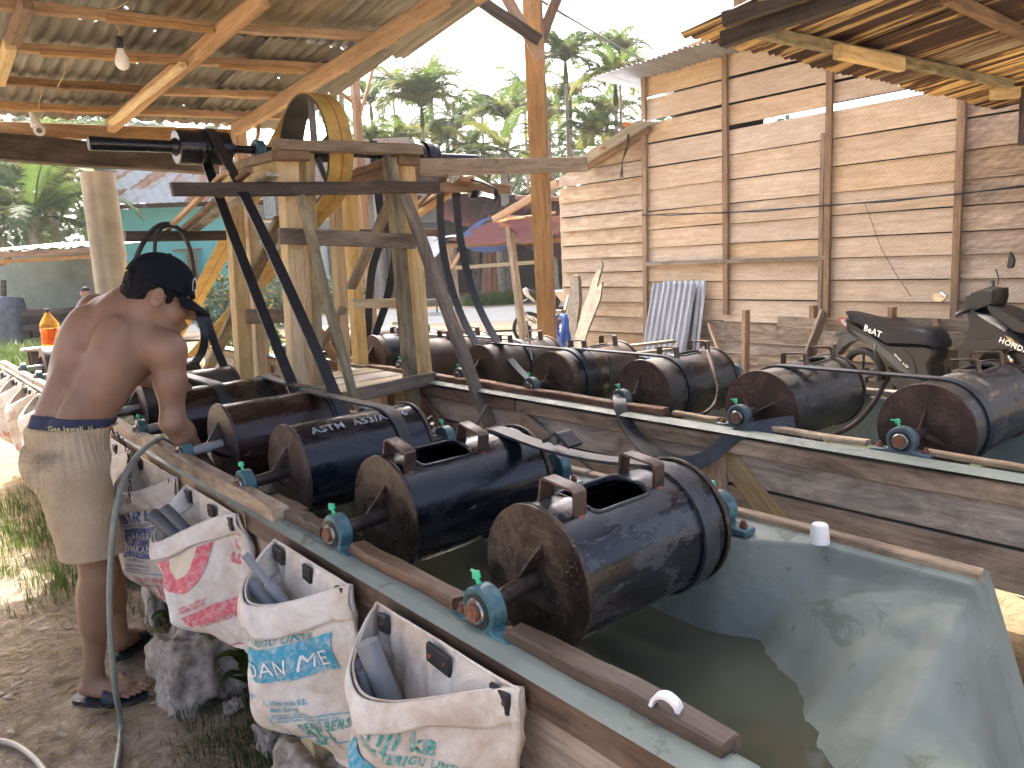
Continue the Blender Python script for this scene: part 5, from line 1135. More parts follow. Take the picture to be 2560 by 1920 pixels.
# ---------------------------------------------------------------- flour sacks nailed along the rail
def sacks(label,ya,yb,zbot,out,sag,mat,tabs,seed,prints=(),pipes=(),lean=0.,cuff=.10,drift=0,lipshift=0,zr=.842,width_b=.8,cufftilt=0,dv=0.):
    """ya = far end (larger Y), yb = near end; opening faces the yard (-X)"""
    rn=random.Random(seed); xr=.732; yc=(ya+yb)/2; hw=(ya-yb)/2
    t=thing('flour_sack',label,'sack',(xr,yc,zr),'flour sacks nailed along the trough rail')
    def outline(s,v):
        # s in [0,1): 0..0.5 back edge from far to near, 0.5..1 front edge from near to far
        if s<.5: q=s/.5; y=yc+hw*(1-2*q); x=0; fr=0
        else: q=(s-.5)/.5; y=yc-hw*(1-2*q); fr=max(0,math.sin(math.pi*q**1.55))**.75; x=-out*fr*(1+lipshift*(q-.5))
        return x,y,fr,q
    def P(u,v,off=0):
        x,y,fr,q=outline(u%1,v)
        front=(u%1)>=.5
        z0=zr-sag*fr*(1+lipshift*.8*(q-.5) if front else 1)
        if front: z0-=cufftilt*(q-.5)*fr
        zb=zbot+lean*((y-yc)/hw)
        z=z0+(zb-z0)*v
        # body: the bag fills out then closes at the bottom seam
        bulge=math.sin(math.pi*min(1,v*1.02))**.8
        w=1+(width_b-1)*v; y=yc+(y-yc)*w+drift*v
        closing=max(0,(v-.72)/.28)
        if front: xx=x*(1-.35*v)*(1-closing**1.6)-.035*bulge*fr-.02*fr*v
        else: xx=-.02*math.sin(math.pi*q)*math.sin(math.pi*v)-.008-.05*v*closing*.3
        xx-=.03*v
        n1=mnoise.noise(V((y*8+seed-v*1.5,z*2.6,seed*3.1))); n2=mnoise.noise(V((y*24+seed+v*4,z*6,seed*1.7+x*9))); n3=abs(mnoise.noise(V((y*13+v*5,z*5,seed))))-.2
        gather=0
        for (ty,_) in tabs:
            dy=(y-ty); 
            gather+=math.exp(-(dy/.05)**2)*.008*math.sin(dy*110+seed+v*3)*min(1,v*9)*max(0,1-v*1.3)*(0 if front else 1)
        amp=min(1,v*5+.15)
        xx+=(n1*.034+n2*.010-n3*.034)*amp*(1 if front else .5)+gather; z+=mnoise.noise(V((y*14,seed,x*7)))*.008*amp*(1 if front else .4)
        nx=-1 if front else -1
        return V((xr+xx+(-off if front else -off*.0),y,z))
    mb=MB(); mb.grid(lambda u,v:P(u,v),120,46,cu=True); body=mb.build('bag',mat,t,True)
    # folded-over cuff
    def C(u,v):
        fr=math.sin(math.pi*u); s=.5+.5*u; vv=v*cuff*(1+.25*mnoise.noise(V((u*4,seed,0)))); p=P(s,vv,.010+.006*math.sin(math.pi*v)); 
        return p+V((-.004*fr,0,.004*(1-v)))
    mb=MB(); mb.grid(C,64,10); 
    cf=mb.build('cuff',mat,t,True); sm=cf.modifiers.new('t','SOLIDIFY'); sm.thickness=.004
    rim=MB(); rim.tube([P(i/72,0)+V((-.003,0,.001)) for i in range(73)],.0032,5,caps=False); rim.build('hem',mat,t,True)
    for (ty,wd) in tabs:
        b=MB(); zt=zr-.028; p=V((xr-.020,ty,zt)); rt=Matrix.Rotation(rn.uniform(-.12,.12),3,'X')
        b.box(p,(.010,wd,.040),rt); o=b.build('rubber_tab',M['rubber'],t,False); bv=o.modifiers.new('b','BEVEL'); bv.width=.002
        for k in ((-.3,.3) if wd>.04 else (0,)):
            nl=MB(); nl.cyl(p+V((-.005,k*wd,0)),p+V((-.0075,k*wd,0)),.004,.004,8); nl.build('nail',M['rust'],t,30)
    for (kind,) in []: pass
    # printing: text follows the cloth of the front face. (px along the width 0..1 from far to near, v)
    def onface(u0,v0,off=.0035,rot=0):
        cr,sr=math.cos(rot),math.sin(rot)
        H=zr-sag-zbot
        def fn(x,y):
            xr_,yr_=x*cr-y*sr,x*sr+y*cr
            q=u0+.12+xr_/(2*hw); s=1.-.5*max(.01,min(.99,q)); v=v0-dv-yr_/H
            v=max(.01,min(.98,v)); p=P(s,v); n_=(P(s+.006,v)-P(s-.006,v)).cross(P(s,v+.01)-p)
            n_=n_.normalized() if n_.length>1e-9 else V((-1,0,0))
            if n_.x>0: n_=-n_
            return p+(n_+V((-.4,0,0))).normalized()*off
        return fn
    for pr in prints:
        if pr[0]=='t': text_on('lettering',pr[1],pr[2],onface(pr[3],pr[4],rot=pr[6] if len(pr)>6 else 0),M[pr[5]],t,bold=pr[2]*.02,sub=1)
        elif pr[0]=='w': text_on('lettering',pr[1],pr[2],onface(pr[3],pr[4],off=.0075,rot=pr[6] if len(pr)>6 else 0),M[pr[5]],t,bold=0,sub=4,thr=.14)
        elif pr[0]=='b':
            _,u0,v0,w,h,mm,ro=pr; f=onface(u0,v0,rot=ro); g=MB(); g.grid(lambda a,b:f(a*w,-b*h),28,12); g.build('printed_panel',M[mm],t,True)
        elif pr[0]=='a':   # arc badge
            _,u0,v0,r0,r1,a0,a1,mm=pr; f=onface(u0,v0); g=MB(); g.grid(lambda a,b:f((r0+(r1-r0)*b)*math.cos(a0+(a1-a0)*a),(r0+(r1-r0)*b)*math.sin(a0+(a1-a0)*a)),30,4); g.build('printed_badge',M[mm],t,True)
        elif pr[0]=='o':   # outlined box
            _,u0,v0,w,h,mm,ro=pr; f=onface(u0,v0,rot=ro); g=MB(); e=.0022
            for (x0,y0,x1,y1) in ((0,0,w,e),(0,-h,w,-h+e),(0,-h,e,0),(w-e,-h,w,0)): g.grid(lambda a,b:f(x0+(x1-x0)*a,y0+(y1-y0)*b),12 if x1-x0>y1-y0 else 2,2 if x1-x0>y1-y0 else 12)
            g.build('printed_outline',M[mm],t,True)
    return t,P
def pipe(label,P,u,v,tipoff,dirv,L,r,mat='pvc',r2=None,hollow=True,group=None):
    base=V(P); d=V(dirv).normalized(); t=MB()
    t.cyl(base-d*.12,base+d*L,r,r,20,prof=[(0,r),(.62,r),(.64,r2 or r),(1,r2 or r)] if r2 else None)
    o=t.build('grey_pipe',M[mat],None,35); tag(o,label,'pipe','grey plastic pipe ends stuck in the sacks'); return o
# nearest sack
s1,P1=sacks('nearest white flour sack with green TEPUNG TERIGU UNTUK print at the bottom edge',1.345,.885,.40,.125,.085,M['sackdirty'],[(1.305,.036),(1.105,.075),(.925,.05)],1,
 prints=[('t','Triji ka',.05,.22,.29,'inkgreen',-.22),('t','TEPUNG TERIGU UNTUK',.021,.16,.34,'inkgreen',-.22),('b',.15,.40,.34,.12,'inkblue',-.22),('w','MIE',.075,.32,.60,'inkwhite',-.22),('t','FOR',.045,.80,.62,'inkgreen',-1.4)],lipshift=.5,cuff=.14,dv=.12,width_b=.95,cufftilt=-.03)
s2,P2=sacks('flour sack with blue MIE panel hanging second from the front',1.875,1.465,.40,.135,.085,M['sack'],[(1.835,.055),(1.665,.04),(1.495,.035)],2,
 prints=[('t','G TERIGU UNTUK',.020,.22,.29,'inkgreen',-.02),('b',.24,.32,.21,.072,'inkblue',.05),('w','DAN MIE',.044,.27,.48,'inkwhite',.05),('t','SI :',.014,.24,.62,'inkblue'),('t','1, Vitamin B2,',.017,.32,.66,'inkblue'),('t','dan Seng',.015,.36,.70,'inkblue'),('t','yang cocok untuk',.010,.36,.73,'inkblue'),('o',.34,.745,.22,.05,'inkblue',.0),('t','untuk Tahu Kg, Lemak Jenuh 0 g',.010,.37,.77,'inkblue'),('t','BERAT BERSIH',.024,.46,.84,'inkgreen',.08),('t','25 k',.055,.48,.95,'inkgreen',.1),('o',.90,.66,.04,.05,'inkblue',-.3),('o',.90,.80,.04,.05,'inkblue',-.3),('t','K',.06,.84,.46,'inkgreen',-.2)],lipshift=.35,cuff=.17,dv=.07,width_b=.8,cufftilt=-.05,lean=-.02,drift=-.10)
s3,P3=sacks('flour sack with red round badge and red stripe holding dark grey pipe ends',2.61,2.16,.46,.14,.10,M['sack'],[(2.575,.055),(2.345,.045),(2.18,.03)],3,
 prints=[('a',.42,.17,.0,.055,math.pi,2*math.pi,'inkpale'),('a',.42,.17,.055,.09,math.pi,2*math.pi,'inkred'),('t','FOR',.05,.80,.40,'inkred',1.2),('t','yang dibutuhkan',.012,.36,.62,'inkred',.1),('t','untuk keluarga',.012,.36,.65,'inkred',.1),('b',.36,.68,.23,.028,'inkred',.12),('o',.42,.78,.2,.06,'inkred',.12),('t','INFORMASI NILAI GIZI',.013,.44,.80,'inkred',.12),('t','SY',.03,.8,.93,'inkred',.3)],lipshift=.8,cuff=.15,width_b=.5,drift=-.23,cufftilt=.06)
s4,P4=sacks('flour sack with navy ANEKA MAKANAN print between the hose and the pipe sack',3.18,2.74,.36,.13,.085,M['sack'],[(3.165,.035),(2.775,.02)],4,
 prints=[('t','BIRU',.050,.36,.29,'inknavy'),('t','TEPUNG TERIGU UNTUK',.014,.34,.33,'inknavy'),('b',.34,.345,.17,.10,'inknavy',0),('w','ANEKA',.034,.41,.445,'inkwhite'),('w','MAKANAN',.032,.36,.55,'inkwhite'),('t','KOMPOSISI :',.012,.40,.63,'inknavy'),('t','Energi g, Vitamin B2,',.012,.36,.67,'inknavy'),('t','tepung yang cocok',.012,.38,.70,'inknavy'),('o',.34,.72,.2,.04,'inknavy',0),('t','BERAT BERSIH :',.020,.46,.80,'inkred',.08),('t','25 kg',.055,.46,.92,'inkred',.08),('t','DIPRODUKSI OLEH',.016,.42,.97,'inkred',.08)],lipshift=.2,cuff=.18,dv=.03,width_b=.8,cufftilt=-.05,lean=.05,drift=-.03)
s5,P5=sacks('dirty flour sack with red print right behind the green hose',3.77,3.32,.40,.12,.08,M['sackdirty'],[(3.56,.045),(3.34,.03)],5,prints=[('a',.7,.45,.04,.09,0,2*math.pi,'inkred'),('t','25 kg',.05,.5,.8,'inkred')],cuff=.28)
k=6
for ya,yb in ((4.36,3.92),(4.95,4.5),(5.55,5.08),(6.1,5.66),(6.7,6.24),(7.3,6.84)):
    sacks({6:'flour sack hanging close behind the man at the rail',7:'flour sack just past the man towards the far end',8:'stained flour sack left of the beige shorts',9:'stained yellowish flour sack fifth from the far end corner',10:'sunlit flour sack next to the last at the far rail end',11:'farthest flour sack at the end of the rail'}[k],ya,yb,.36,.13,.10,M['sackdirty'] if k%2 else M['sack'],[(ya-.05,.045),((ya+yb)/2,.04),(yb+.05,.035)],k,prints=[('t','25 kg',.05,.3,.75,'inkred')],cuff=.25,width_b=.6,drift=-.06); k+=1
# pipe ends in the sacks
pipe('thick pale grey pipe with open end standing in the nearest sack',(.655,1.225,.74),0,0,0,(-.05,.10,.30),.085,.023)
pipe('small grey pipe stub left of the thick pipe in the nearest sack',(.635,1.27,.74),0,0,0,(-.05,.12,.3),.035,.013); pipe('thinner dark grey pipe stub behind the thick pipe of the nearest sack',(.665,1.285,.75),0,0,0,(-.05,.1,.3),.045,.014,'darkpvc'); pipe('shortest grey pipe stub at the lip of the nearest sack',(.63,1.25,.74),0,0,0,(-.02,.08,.3),.025,.012)
pipe('long stepped grey pipe leaning left in the second sack',(.655,1.72,.76),0,0,0,(-.22,.42,.5),.13,.014,r2=.010); pipe('wide grey pipe piece lying at the left lip of the second sack',(.64,1.77,.745),0,0,0,(-.2,.9,.5),.05,.020)
pipe('dark grey pipe end leaning out of the badge sack, front one',(.62,2.47,.745),0,0,0,(-.35,.8,.5),.09,.022,'darkpvc'); pipe('dark grey pipe end leaning out of the badge sack, rear one',(.65,2.43,.755),0,0,0,(-.3,.8,.55),.10,.018,'darkpvc')
# ---------------------------------------------------------------- concrete footings and stones
def rock(name,label,c,d,seed,cat,mat=None,sub=3,rough=.38,group=None):
    bm=bmesh.new(); bmesh.ops.create_cube(bm,size=1); bmesh.ops.subdivide_edges(bm,edges=bm.edges,cuts=15,use_grid_fill=True)
    for v in bm.verts:
        p=v.co.copy(); q=p.normalized()*.62; p=p.lerp(q,.22); n_=mnoise.noise(p*3+V((seed,0,0)))*rough+mnoise.noise(p*9+V((0,seed,0)))*rough*.35+mnoise.noise(p*22)*rough*.16+mnoise.noise(p*45)*rough*.10
        p=p*(1+n_); p.z=p.z+.0; tp=1-.22*(p.z+.5); v.co=V((p.x*d[0]*tp,p.y*d[1]*tp,(p.z+.5)*d[2]))
    me=bpy.data.meshes.new(name); bm.to_mesh(me); bm.free(); o=link(name,me,mat or M['concrete'],None,c,True); tag(o,label,cat,group); return o
rock('concrete_footing','rough concrete lump holding the trough leg beside the sandals',(.72,2.79,-.03),(.27,.30,.27),1,'concrete block')
rock('concrete_footing','crumbly concrete lump under the nearer trough leg at the bottom',(.79,1.85,-.04),(.27,.26,.25),2,'concrete block',rough=.35)
rock('concrete_block','grey concrete block in the grass left of the man',(.74,4.35,-.02),(.16,.2,.34),3,'concrete block'); rock('concrete_block','small mossy concrete stub between the legs and the footing',(.82,3.55,-.02),(.15,.15,.24),4,'concrete block')
rock('stone','small rough stone in the grass below the second sack',(.80,2.28,-.02),(.10,.12,.09),5,'stone'); rock('stone','pale flat stone lying near the footing',tuple(PZ(585,1775,.0)),(.07,.05,.035),6,'stone')
rock('stone','large grey stone at the lower right edge past the tarpaulin',(2.35,.35,-.05),(.6,.5,.22),7,'stone')
# hose: over the rail, down beside the leg to the ground
h2=lambda x,y:(x,y)
hp=[PX(470,1135,.95),PX(415,1098,.86),PX(375,1112,.76),PX(325,1165,.70),PX(290,1260,.66),PX(276,1400,.62),PX(279,1560,.58),PX(292,1740,.50),PX(300,1830,.44),PX(292,1925,.38)]
hp=[PX(470,1150,.95),PX(430,1112,.85),PX(402,1098,.79),PY(372,1112,2.93),PY(325,1165,2.80),PY(292,1260,2.70),PY(277,1400,2.66),PY(275,1560,2.63),PY(288,1720,2.62)]
gz=[PZ(303,1815,.02),PZ(290,1925,.015),PZ(260,2050,.012)]
mb=MB(); mb.tube(curve(hp+gz,8),.0095,12); tag(mb.build('water_hose',M['hose'],None,True),'grey green ribbed hose looping over the rail down to the ground','hose')
mb=MB(); mb.tube(curve([PZ(-60,1850,.015),PZ(0,1852,.016),PZ(50,1868,.016),PZ(95,1905,.016),PZ(120,1945,.015),PZ(140,2010,.015)],6),.0095,12); tag(mb.build('hose_piece',plain('pale beige hose',(.42,.38,.29),.5,var=.1),None,True),'pale hose curving across the bottom left corner','hose')
# bottle
bp=PX(*zz((0,576),283,622),1.25); bb=thing('fuel_bottle','cut plastic bottle half full of orange fuel standing on the far trough','bottle',bp)
def bot(z0,z1,prof,mat,nm,r=.085):
    mb=MB(); mb.cyl(bp+V((0,0,z0)),bp+V((0,0,z1)),r,r,28,prof=prof); return mb.build(nm,mat,bb,True)
H=.30; bot(0.002,.165,[(0,.070),(.06,.083),(.5,.084),(.7,.080),(1,.084)],M['fuel'],'fuel'); bot(.17,H+.02,[(0,.084),(.12,.083),(.3,.078),(.55,.056),(.8,.032),(.95,.02),(1,.018)],M['bottle'],'bottle_shoulder'); mb=MB(); mb.cyl(bp+V((0,0,H+.015)),bp+V((0,0,H+.05)),.022,.022,16); mb.build('neck',M['rubber'],bb,30); mb=MB(); mb.tube([bp+V((.0,-.08,.06)),bp+V((.03,-.085,.15)),bp+V((.005,-.03,H))],.004,6); mb.build('wire_handle',M['dark'],bb,True)
t=thing('wooden_box','low dark box lid that the orange bottle stands on','box',bp-V((0,0,.1))); beam('top_board',bp+V((-.25,0,-.015)),bp+V((.5,0,-.015)),.24,.026,M['board'],t); beam('side_board',bp+V((-.2,-.09,-.2)),bp+V((.5,-.09,-.2)),.02,.33,M['dark'],t); beam('side_board',bp+V((-.2,.09,-.2)),bp+V((.5,.09,-.2)),.02,.33,M['dark'],t)
# ---------------------------------------------------------------- the stooping man
def U(a): return V(a).normalized()
MAN=thing('person','shirtless young man in black cap and beige shorts bending over the near trough','person',(.48,3.0,0))
J=dict(pel=V((.455,2.965,1.00)),hR=V((.45,2.885,.93)),hL=V((.475,3.05,.93)),kR=V((.475,2.915,.51)),aR=V((.425,3.005,.115)),kL=V((.545,3.11,.50)),aL=V((.56,3.20,.12)),
 sR=V((.768,2.79,1.285)),sL=V((.625,3.125,1.425)),eR=V((.757,2.80,1.03)),wR=V((.865,2.90,.865)),eL=V((.70,3.36,1.17)),wL=V((.885,3.385,1.098)),c7=V((.695,2.945,1.445)))
side=U(J['sL']-J['sR']); sp=U(J['c7']-J['pel']); front=U(sp.cross(side)); 
if front.x<0: front=-front
side2=U(front.cross(sp)); 
if side2.dot(side)<0: side2=-side2
T3=[list(side2),list(front),list(sp)]
def tp(a,b,c,o=None): return (o or J['pel'])+side2*a+front*b+sp*c
pr=[]; KS=1.0; HS=1.10
def cap_(a,ra,b,rb,**k): pr.append(('c',tuple(a),ra*KS,tuple(b),rb*KS,dict(k)))
def ell(c,r,M3=T3,**k): pr.append(('e',tuple(c),tuple(x*KS for x in r),[list(x) for x in M3],k))
L_=(J['c7']-J['pel']).length
PV=[[.0,1,0],[1,0,0],[0,0,1]]
ell(J['pel']+V((-.005,0,-.02)),(.155,.110,.11),PV); ell(tp(0,-.012,.10),(.128,.095,.12)); ell(tp(0,-.005,.19),(.138,.098,.13)); ell(tp(.0,.0,.31),(.158,.108,.16)); ell(tp(0,-.015,.40),(.155,.085,.10),k=.04)
cap_(J['sR']-side2*-.03,.060,J['c7']-sp*.05,.062,k=.05); cap_(J['sL']+side2*-.03,.058,J['c7']-sp*.05,.062,k=.05)
ell(J['sR']+V((-.004,.008,.0)),(.062,.062,.066),PV,k=.04); ell(J['sL'],(.058,.06,.062),PV,k=.04)
for s_ in (-1,1):
    ell(tp(s_*.085,-.085,.36),(.052,.030,.085),k=.05)          # shoulder blades
    ell(tp(s_*.105,-.03,.26),(.052,.065,.12),k=.05)            # flanks
    ell(tp(s_*.055,-.085,.10),(.030,.025,.12),k=.05)           # muscles beside the spine
    ell(tp(s_*.075,.075,.34),(.07,.035,.06),k=.05)
cap_(J['c7']+sp*-.03-front*.035,.045,J['c7']+sp*.02,.05,k=.05)
# furrow of the spine
for q in (.06,.13,.20,.27,.33): pr.append(('c',tuple(tp(0,-.125,q)),.014,tuple(tp(0,-.125,q+.06)),.014,{'cut':1,'k':.03}))
tor=list(pr)
# head frame
hf=V((math.cos(math.radians(-24))*math.cos(math.radians(-10)),math.cos(math.radians(-24))*math.sin(math.radians(-10)),math.sin(math.radians(-24))))
hs=U(hf.cross(V((0,.10,1)))); hu=U(hs.cross(hf)); H=V((.794,2.887,1.474)); HM=[list(hf),list(hs),list(hu)]   # hs = his right
def hp(a,b,c): return H+(hf*a+hs*b+hu*c)*HS
cap_(J['c7']+sp*.005,.058,hp(-.035,0,-.045),.054,k=.045); cap_(J['c7']-sp*.03+side2*-.08,.04,hp(-.045,.03,-.05),.035,k=.05); cap_(J['c7']-sp*.03+side2*.08,.04,hp(-.045,-.03,-.05),.035,k=.05)
KS=HS
ell(hp(-.012,0,.028),(.097,.076,.092),HM,k=.02); ell(hp(.030,0,-.038),(.064,.058,.078),HM,k=.02)
for b in (-1,1):
    cap_(hp(-.015,b*.052,-.048),.020,hp(.055,b*.018,-.098),.018,k=.02); ell(hp(.055,b*.034,-.035),(.026,.024,.026),HM,k=.02); cap_(hp(.080,b*.012,.022),.010,hp(.070,b*.045,.020),.009,k=.012)
    pr.append(('e',tuple(hp(.094,b*.030,-.002)),(.016,.020,.0135),HM,{'cut':1,'k':.014})); ell(hp(.076,b*.030,-.003),(.014,.015,.012),HM,k=.004)
    ell(hp(-.018,b*.080,-.018),(.021,.009,.034),[list(U(hf+hs*b*.35)),list(U(hs*b-hf*.35)),list(hu)],k=.006); pr.append(('e',tuple(hp(-.012,b*.090,-.016)),(.013,.009,.022),HM,{'cut':1,'k':.004}))
    ell(hp(.100,b*.012,-.040),(.010,.009,.007),HM,k=.005)
ell(hp(.070,0,-.100),(.022,.024,.020),HM,k=.015)
cap_(hp(.086,0,.010),.008,hp(.112,0,-.030),.011,k=.012); ell(hp(.111,0,-.036),(.011,.012,.009),HM,k=.006)
ell(hp(.090,0,-.066),(.014,.024,.007),HM,k=.005); ell(hp(.087,0,-.080),(.013,.021,.008),HM,k=.005)
KS=1.0
# arms
def limb(a,ra,b,rb,bul=0,at=.4,**k):
    m_=a.lerp(b,at); rm=ra+(rb-ra)*at+bul; cap_(a,ra,m_,rm,**k); cap_(m_,rm,b,rb,**k)
limb(J['sR'],.054,J['eR'],.038,.004,.45); limb(J['eR'],.040,J['wR'],.026,.006,.3); ell(J['eR']+V((-.012,-.005,-.006)),(.03,.03,.03),PV,k=.02)
limb(J['sL'],.052,J['eL'],.036,.004,.45); limb(J['eL'],.038,J['wL'],.025,.005,.3)
def hand(w,d,nrm,th,curl=0.,sc=1.,spread=.10):
    d=U(d); nrm=U(nrm-d*nrm.dot(d)); s_=U(d.cross(nrm))*th    # s_ towards the thumb
    HMh=[list(d),list(s_),list(nrm)]; pc=w+d*.045*sc
    ell(pc,(.050*sc,.040*sc,.014*sc),HMh,k=.010); ell(pc+s_*.028*sc-d*.015,(.030*sc,.016*sc,.014*sc),HMh,k=.01)
    for i,(o,l_) in enumerate(((.029,.068),(.010,.077),(-.009,.071),(-.027,.056))):
        b=w+d*(.083-.004*abs(i-1))*sc+s_*o*sc; dd=U(d+s_*(1.5-i)*spread); c=curl*(1+.15*i)
        p1=b+U(dd*math.cos(c*.5)-nrm*math.sin(c*.5))*l_*.48*sc; p2=p1+U(dd*math.cos(c*1.2)-nrm*math.sin(c*1.2))*l_*.30*sc; p3=p2+U(dd*math.cos(c*1.8)-nrm*math.sin(c*1.8))*l_*.24*sc
        cap_(b-dd*.01,.0095*sc,p1,.0088*sc,k=.004); cap_(p1,.0088*sc,p2,.008*sc,k=.003); cap_(p2,.008*sc,p3,.0068*sc,k=.003)
    b=w+d*.022*sc+s_*.030*sc; p1=b+U(d*.75+s_*.75-nrm*.1)*.038*sc; p2=p1+U(d*.95+s_*.35-nrm*.2)*.032*sc; cap_(b,.013*sc,p1,.0105*sc,k=.008); cap_(p1,.0105*sc,p2,.0085*sc,k=.003)
hand(J['wL'],PZ(500,970,1.078)-J['wL'],V((.0,-.15,1)),1 if U(V((1,0,0)).cross(V((0,0,1)))).y<0 else -1,curl=.16,sc=1.0,spread=.16)
hand(J['wR'],V((.55,.45,-.60)),V((.5,-.3,.6)),1,curl=.5)
# legs and feet
limb(J['hR'],.083,J['kR'],.054,.004,.4); limb(J['kR'],.052,J['aR'],.033,.0,.5); ell(J['kR'].lerp(J['aR'],.30)+V((-.020,-.002,0)),(.044,.050,.115),[[1,0,0],[0,1,0],[0,0,1]],k=.035)
limb(J['hL'],.083,J['kL'],.054,.004,.4); limb(J['kL'],.050,J['aL'],.032,.0,.5); ell(J['kL'].lerp(J['aL'],.30)+V((-.018,0,0)),(.042,.046,.11),[[1,0,0],[0,1,0],[0,0,1]],k=.035)
def foot(an,heel,toe,zs):
    heel=V(heel);toe=V(toe); d=toe-heel; L=d.length; d=d/L; s_=U(V((-d.y,d.x,0))); up=U(s_.cross(d)) if s_.cross(d).z<0 else s_.cross(d); up=U(d.cross(s_)) 
    if up.z<0: up=-up
    def q(a,b,c): return heel+d*a+s_*b+up*c
    cap_(an,.034,q(.045,0,.042),.034,k=.02); ell(q(.035,0,.030),(.042,.033,.030),[list(d),list(s_),list(up)],k=.015); cap_(q(.06,0,.045),.034,q(.175,.0,.024),.022,k=.02)
    cap_(q(.08,.018,.030),.026,q(.185,.026,.019),.019,k=.02); cap_(q(.08,-.018,.024),.022,q(.165,-.030,.017),.016,k=.02); 
    for i,(b,a,r) in enumerate(((.034,.240,.0135),(.014,.238,.0095),(-.003,.228,.009),(-.019,.216,.0085),(-.034,.203,.008))):
        cap_(q(a-.055,b,.018),r*.95,q(a-.022,b,.017),r,k=.005); cap_(q(a-.022,b,.017),r,q(a,b*1.03,.012),r*.85,k=.003)
    return q
hR,tR=PZ(196,1738,.024),PZ(383,1735,.024); dR=(tR-hR)
print('foot',dR.length)
qR=foot(J['aR'],hR+dR.normalized()*.012,tR,0); 
hL=V((.535,3.215,.026)); tL=V((.70,3.36,.026)); tL=PZ(*zz((0,1152),775,905),.03); hLp=PZ(*zz((0,1152),640,1135),.06); qL=foot(J['aL'],(.545,3.20,.06),V((.545,3.20,.06))+U(tL-V((.545,3.20,.04)))*.27-V((0,0,.03)),0)
bod=body_obj('body',pr,(.20,2.62,0.0),(1.22,3.62,1.70),.0048,M['skin'],MAN,k=.03)
# shorts
pr=[]
ell(J['pel']+V((-.018,0,-.075)),(.172,.135,.125),PV,k=.03); cap_(J['hR']+V((-.012,-.01,-.03)),.108,J['kR']+V((-.005,.0,-.01)),.101,k=.03); cap_(J['hL']+V((-.005,.005,-.03)),.105,J['kL']+V((-.005,.0,-.01)),.092,k=.03); ell(J['pel']+V((-.01,0,.035)),(.155,.125,.07),PV,k=.03)
def scut(F,X,Y,Z):
    G,_,_=sdf_mesh(tor,(.15,2.68,.50),(.82,3.32,1.12),.006,.03); F=np.minimum(F,G-.012)
    F=np.maximum(F,(Z-1.055)+.10*(X-.45)); F=np.maximum(F,.592-.02*(X-.4)-Z); 
    return F
def sdisp(co,no):
    n1=mnoise.noise(V((co.x*7,co.y*7,co.z*3.6)))*.016+mnoise.noise(V((co.x*22,co.y*22,co.z*6)))*.004
    band=max(0,min(1,(co.z-.985)/.02)); gat=math.sin(math.atan2(co.y-2.965,co.x-.45)*46)*.0032*max(0,1-abs(co.z-.985)/.10)
    f=min(1,max(0,(co.z-.56)/.02)); sag=-.006*band
    n1=max(-.003,n1)
    return no*((n1*(1-band)+gat)*f*(1 if abs(no.z)<.8 else 0)+sag)
sh=body_obj('shorts',pr,(.15,2.68,.50),(.82,3.32,1.12),.006,M['cord'],MAN,k=.03,cuts=scut,disp=sdisp)
# waistband of the undershorts
def wcut(F,X,Y,Z): return np.maximum(np.maximum(F-.006,(Z-1.088)+.16*(X-.45)),1.02-Z)
body_obj('waistband',tor,(.20,2.70,1.0),(.80,3.25,1.13),.005,M['navycloth'],MAN,k=.03,cuts=wcut)
M['inkyellow']=ink('yellow woven letters',(.55,.5,.12))
def wbfn(px,py): 
    a=math.radians(236)+px/.135; return J['pel']+V((.1335*math.cos(a)-.004,.174*math.sin(a),.055+py-.02*math.cos(a)))
text_on('lettering','Gas Jewell  H',.022,lambda px,py:wbfn(px,py),M['inkyellow'],MAN,bold=.0004,sub=1)
# drawn chain at the hip
mb=MB(); cps=curve([V((.575,2.87,1.02)),V((.605,2.85,.96)),V((.60,2.83,.86)),V((.585,2.83,.76))],9)
for i,p in enumerate(cps[::2]):
    o_=V((.004,0,0)) if i%2 else V((0,.004,0)); mb.tube([p+V((0,0,.008))+o_,p+V((0,0,.008))-o_,p-V((0,0,.008))-o_,p-V((0,0,.008))+o_,p+V((0,0,.008))+o_],.0022,5,caps=False)
tag(mb.build('chain',M['chain'],MAN,True),kind='stuff')
# hair, eyes and cap
KS=HS
pr=[]; ell(hp(-.018,0,.022),(.101,.082,.088),HM,k=.01); ell(hp(-.060,0,-.020),(.050,.068,.045),HM,k=.02); ell(hp(-.075,0,.0),(.04,.06,.05),HM,k=.02)
for b in (-1,1): cap_(hp(.012,b*.074,.012),.010,hp(.022,b*.071,-.018),.005,k=.006)
for i in range(9):
    a=-.05+i*.0125; cap_(hp(.080,a,.032),.010,hp(.096,a,.012+.006*math.sin(i*2.1)),.003,k=.005)
def hcut(F,X,Y,Z):
    A=((X-H.x)*hf.x+(Y-H.y)*hf.y+(Z-H.z)*hf.z)/HS; C=((X-H.x)*hu.x+(Y-H.y)*hu.y+(Z-H.z)*hu.z)/HS
    return np.maximum(F,-(C+.070+.0*A))
    
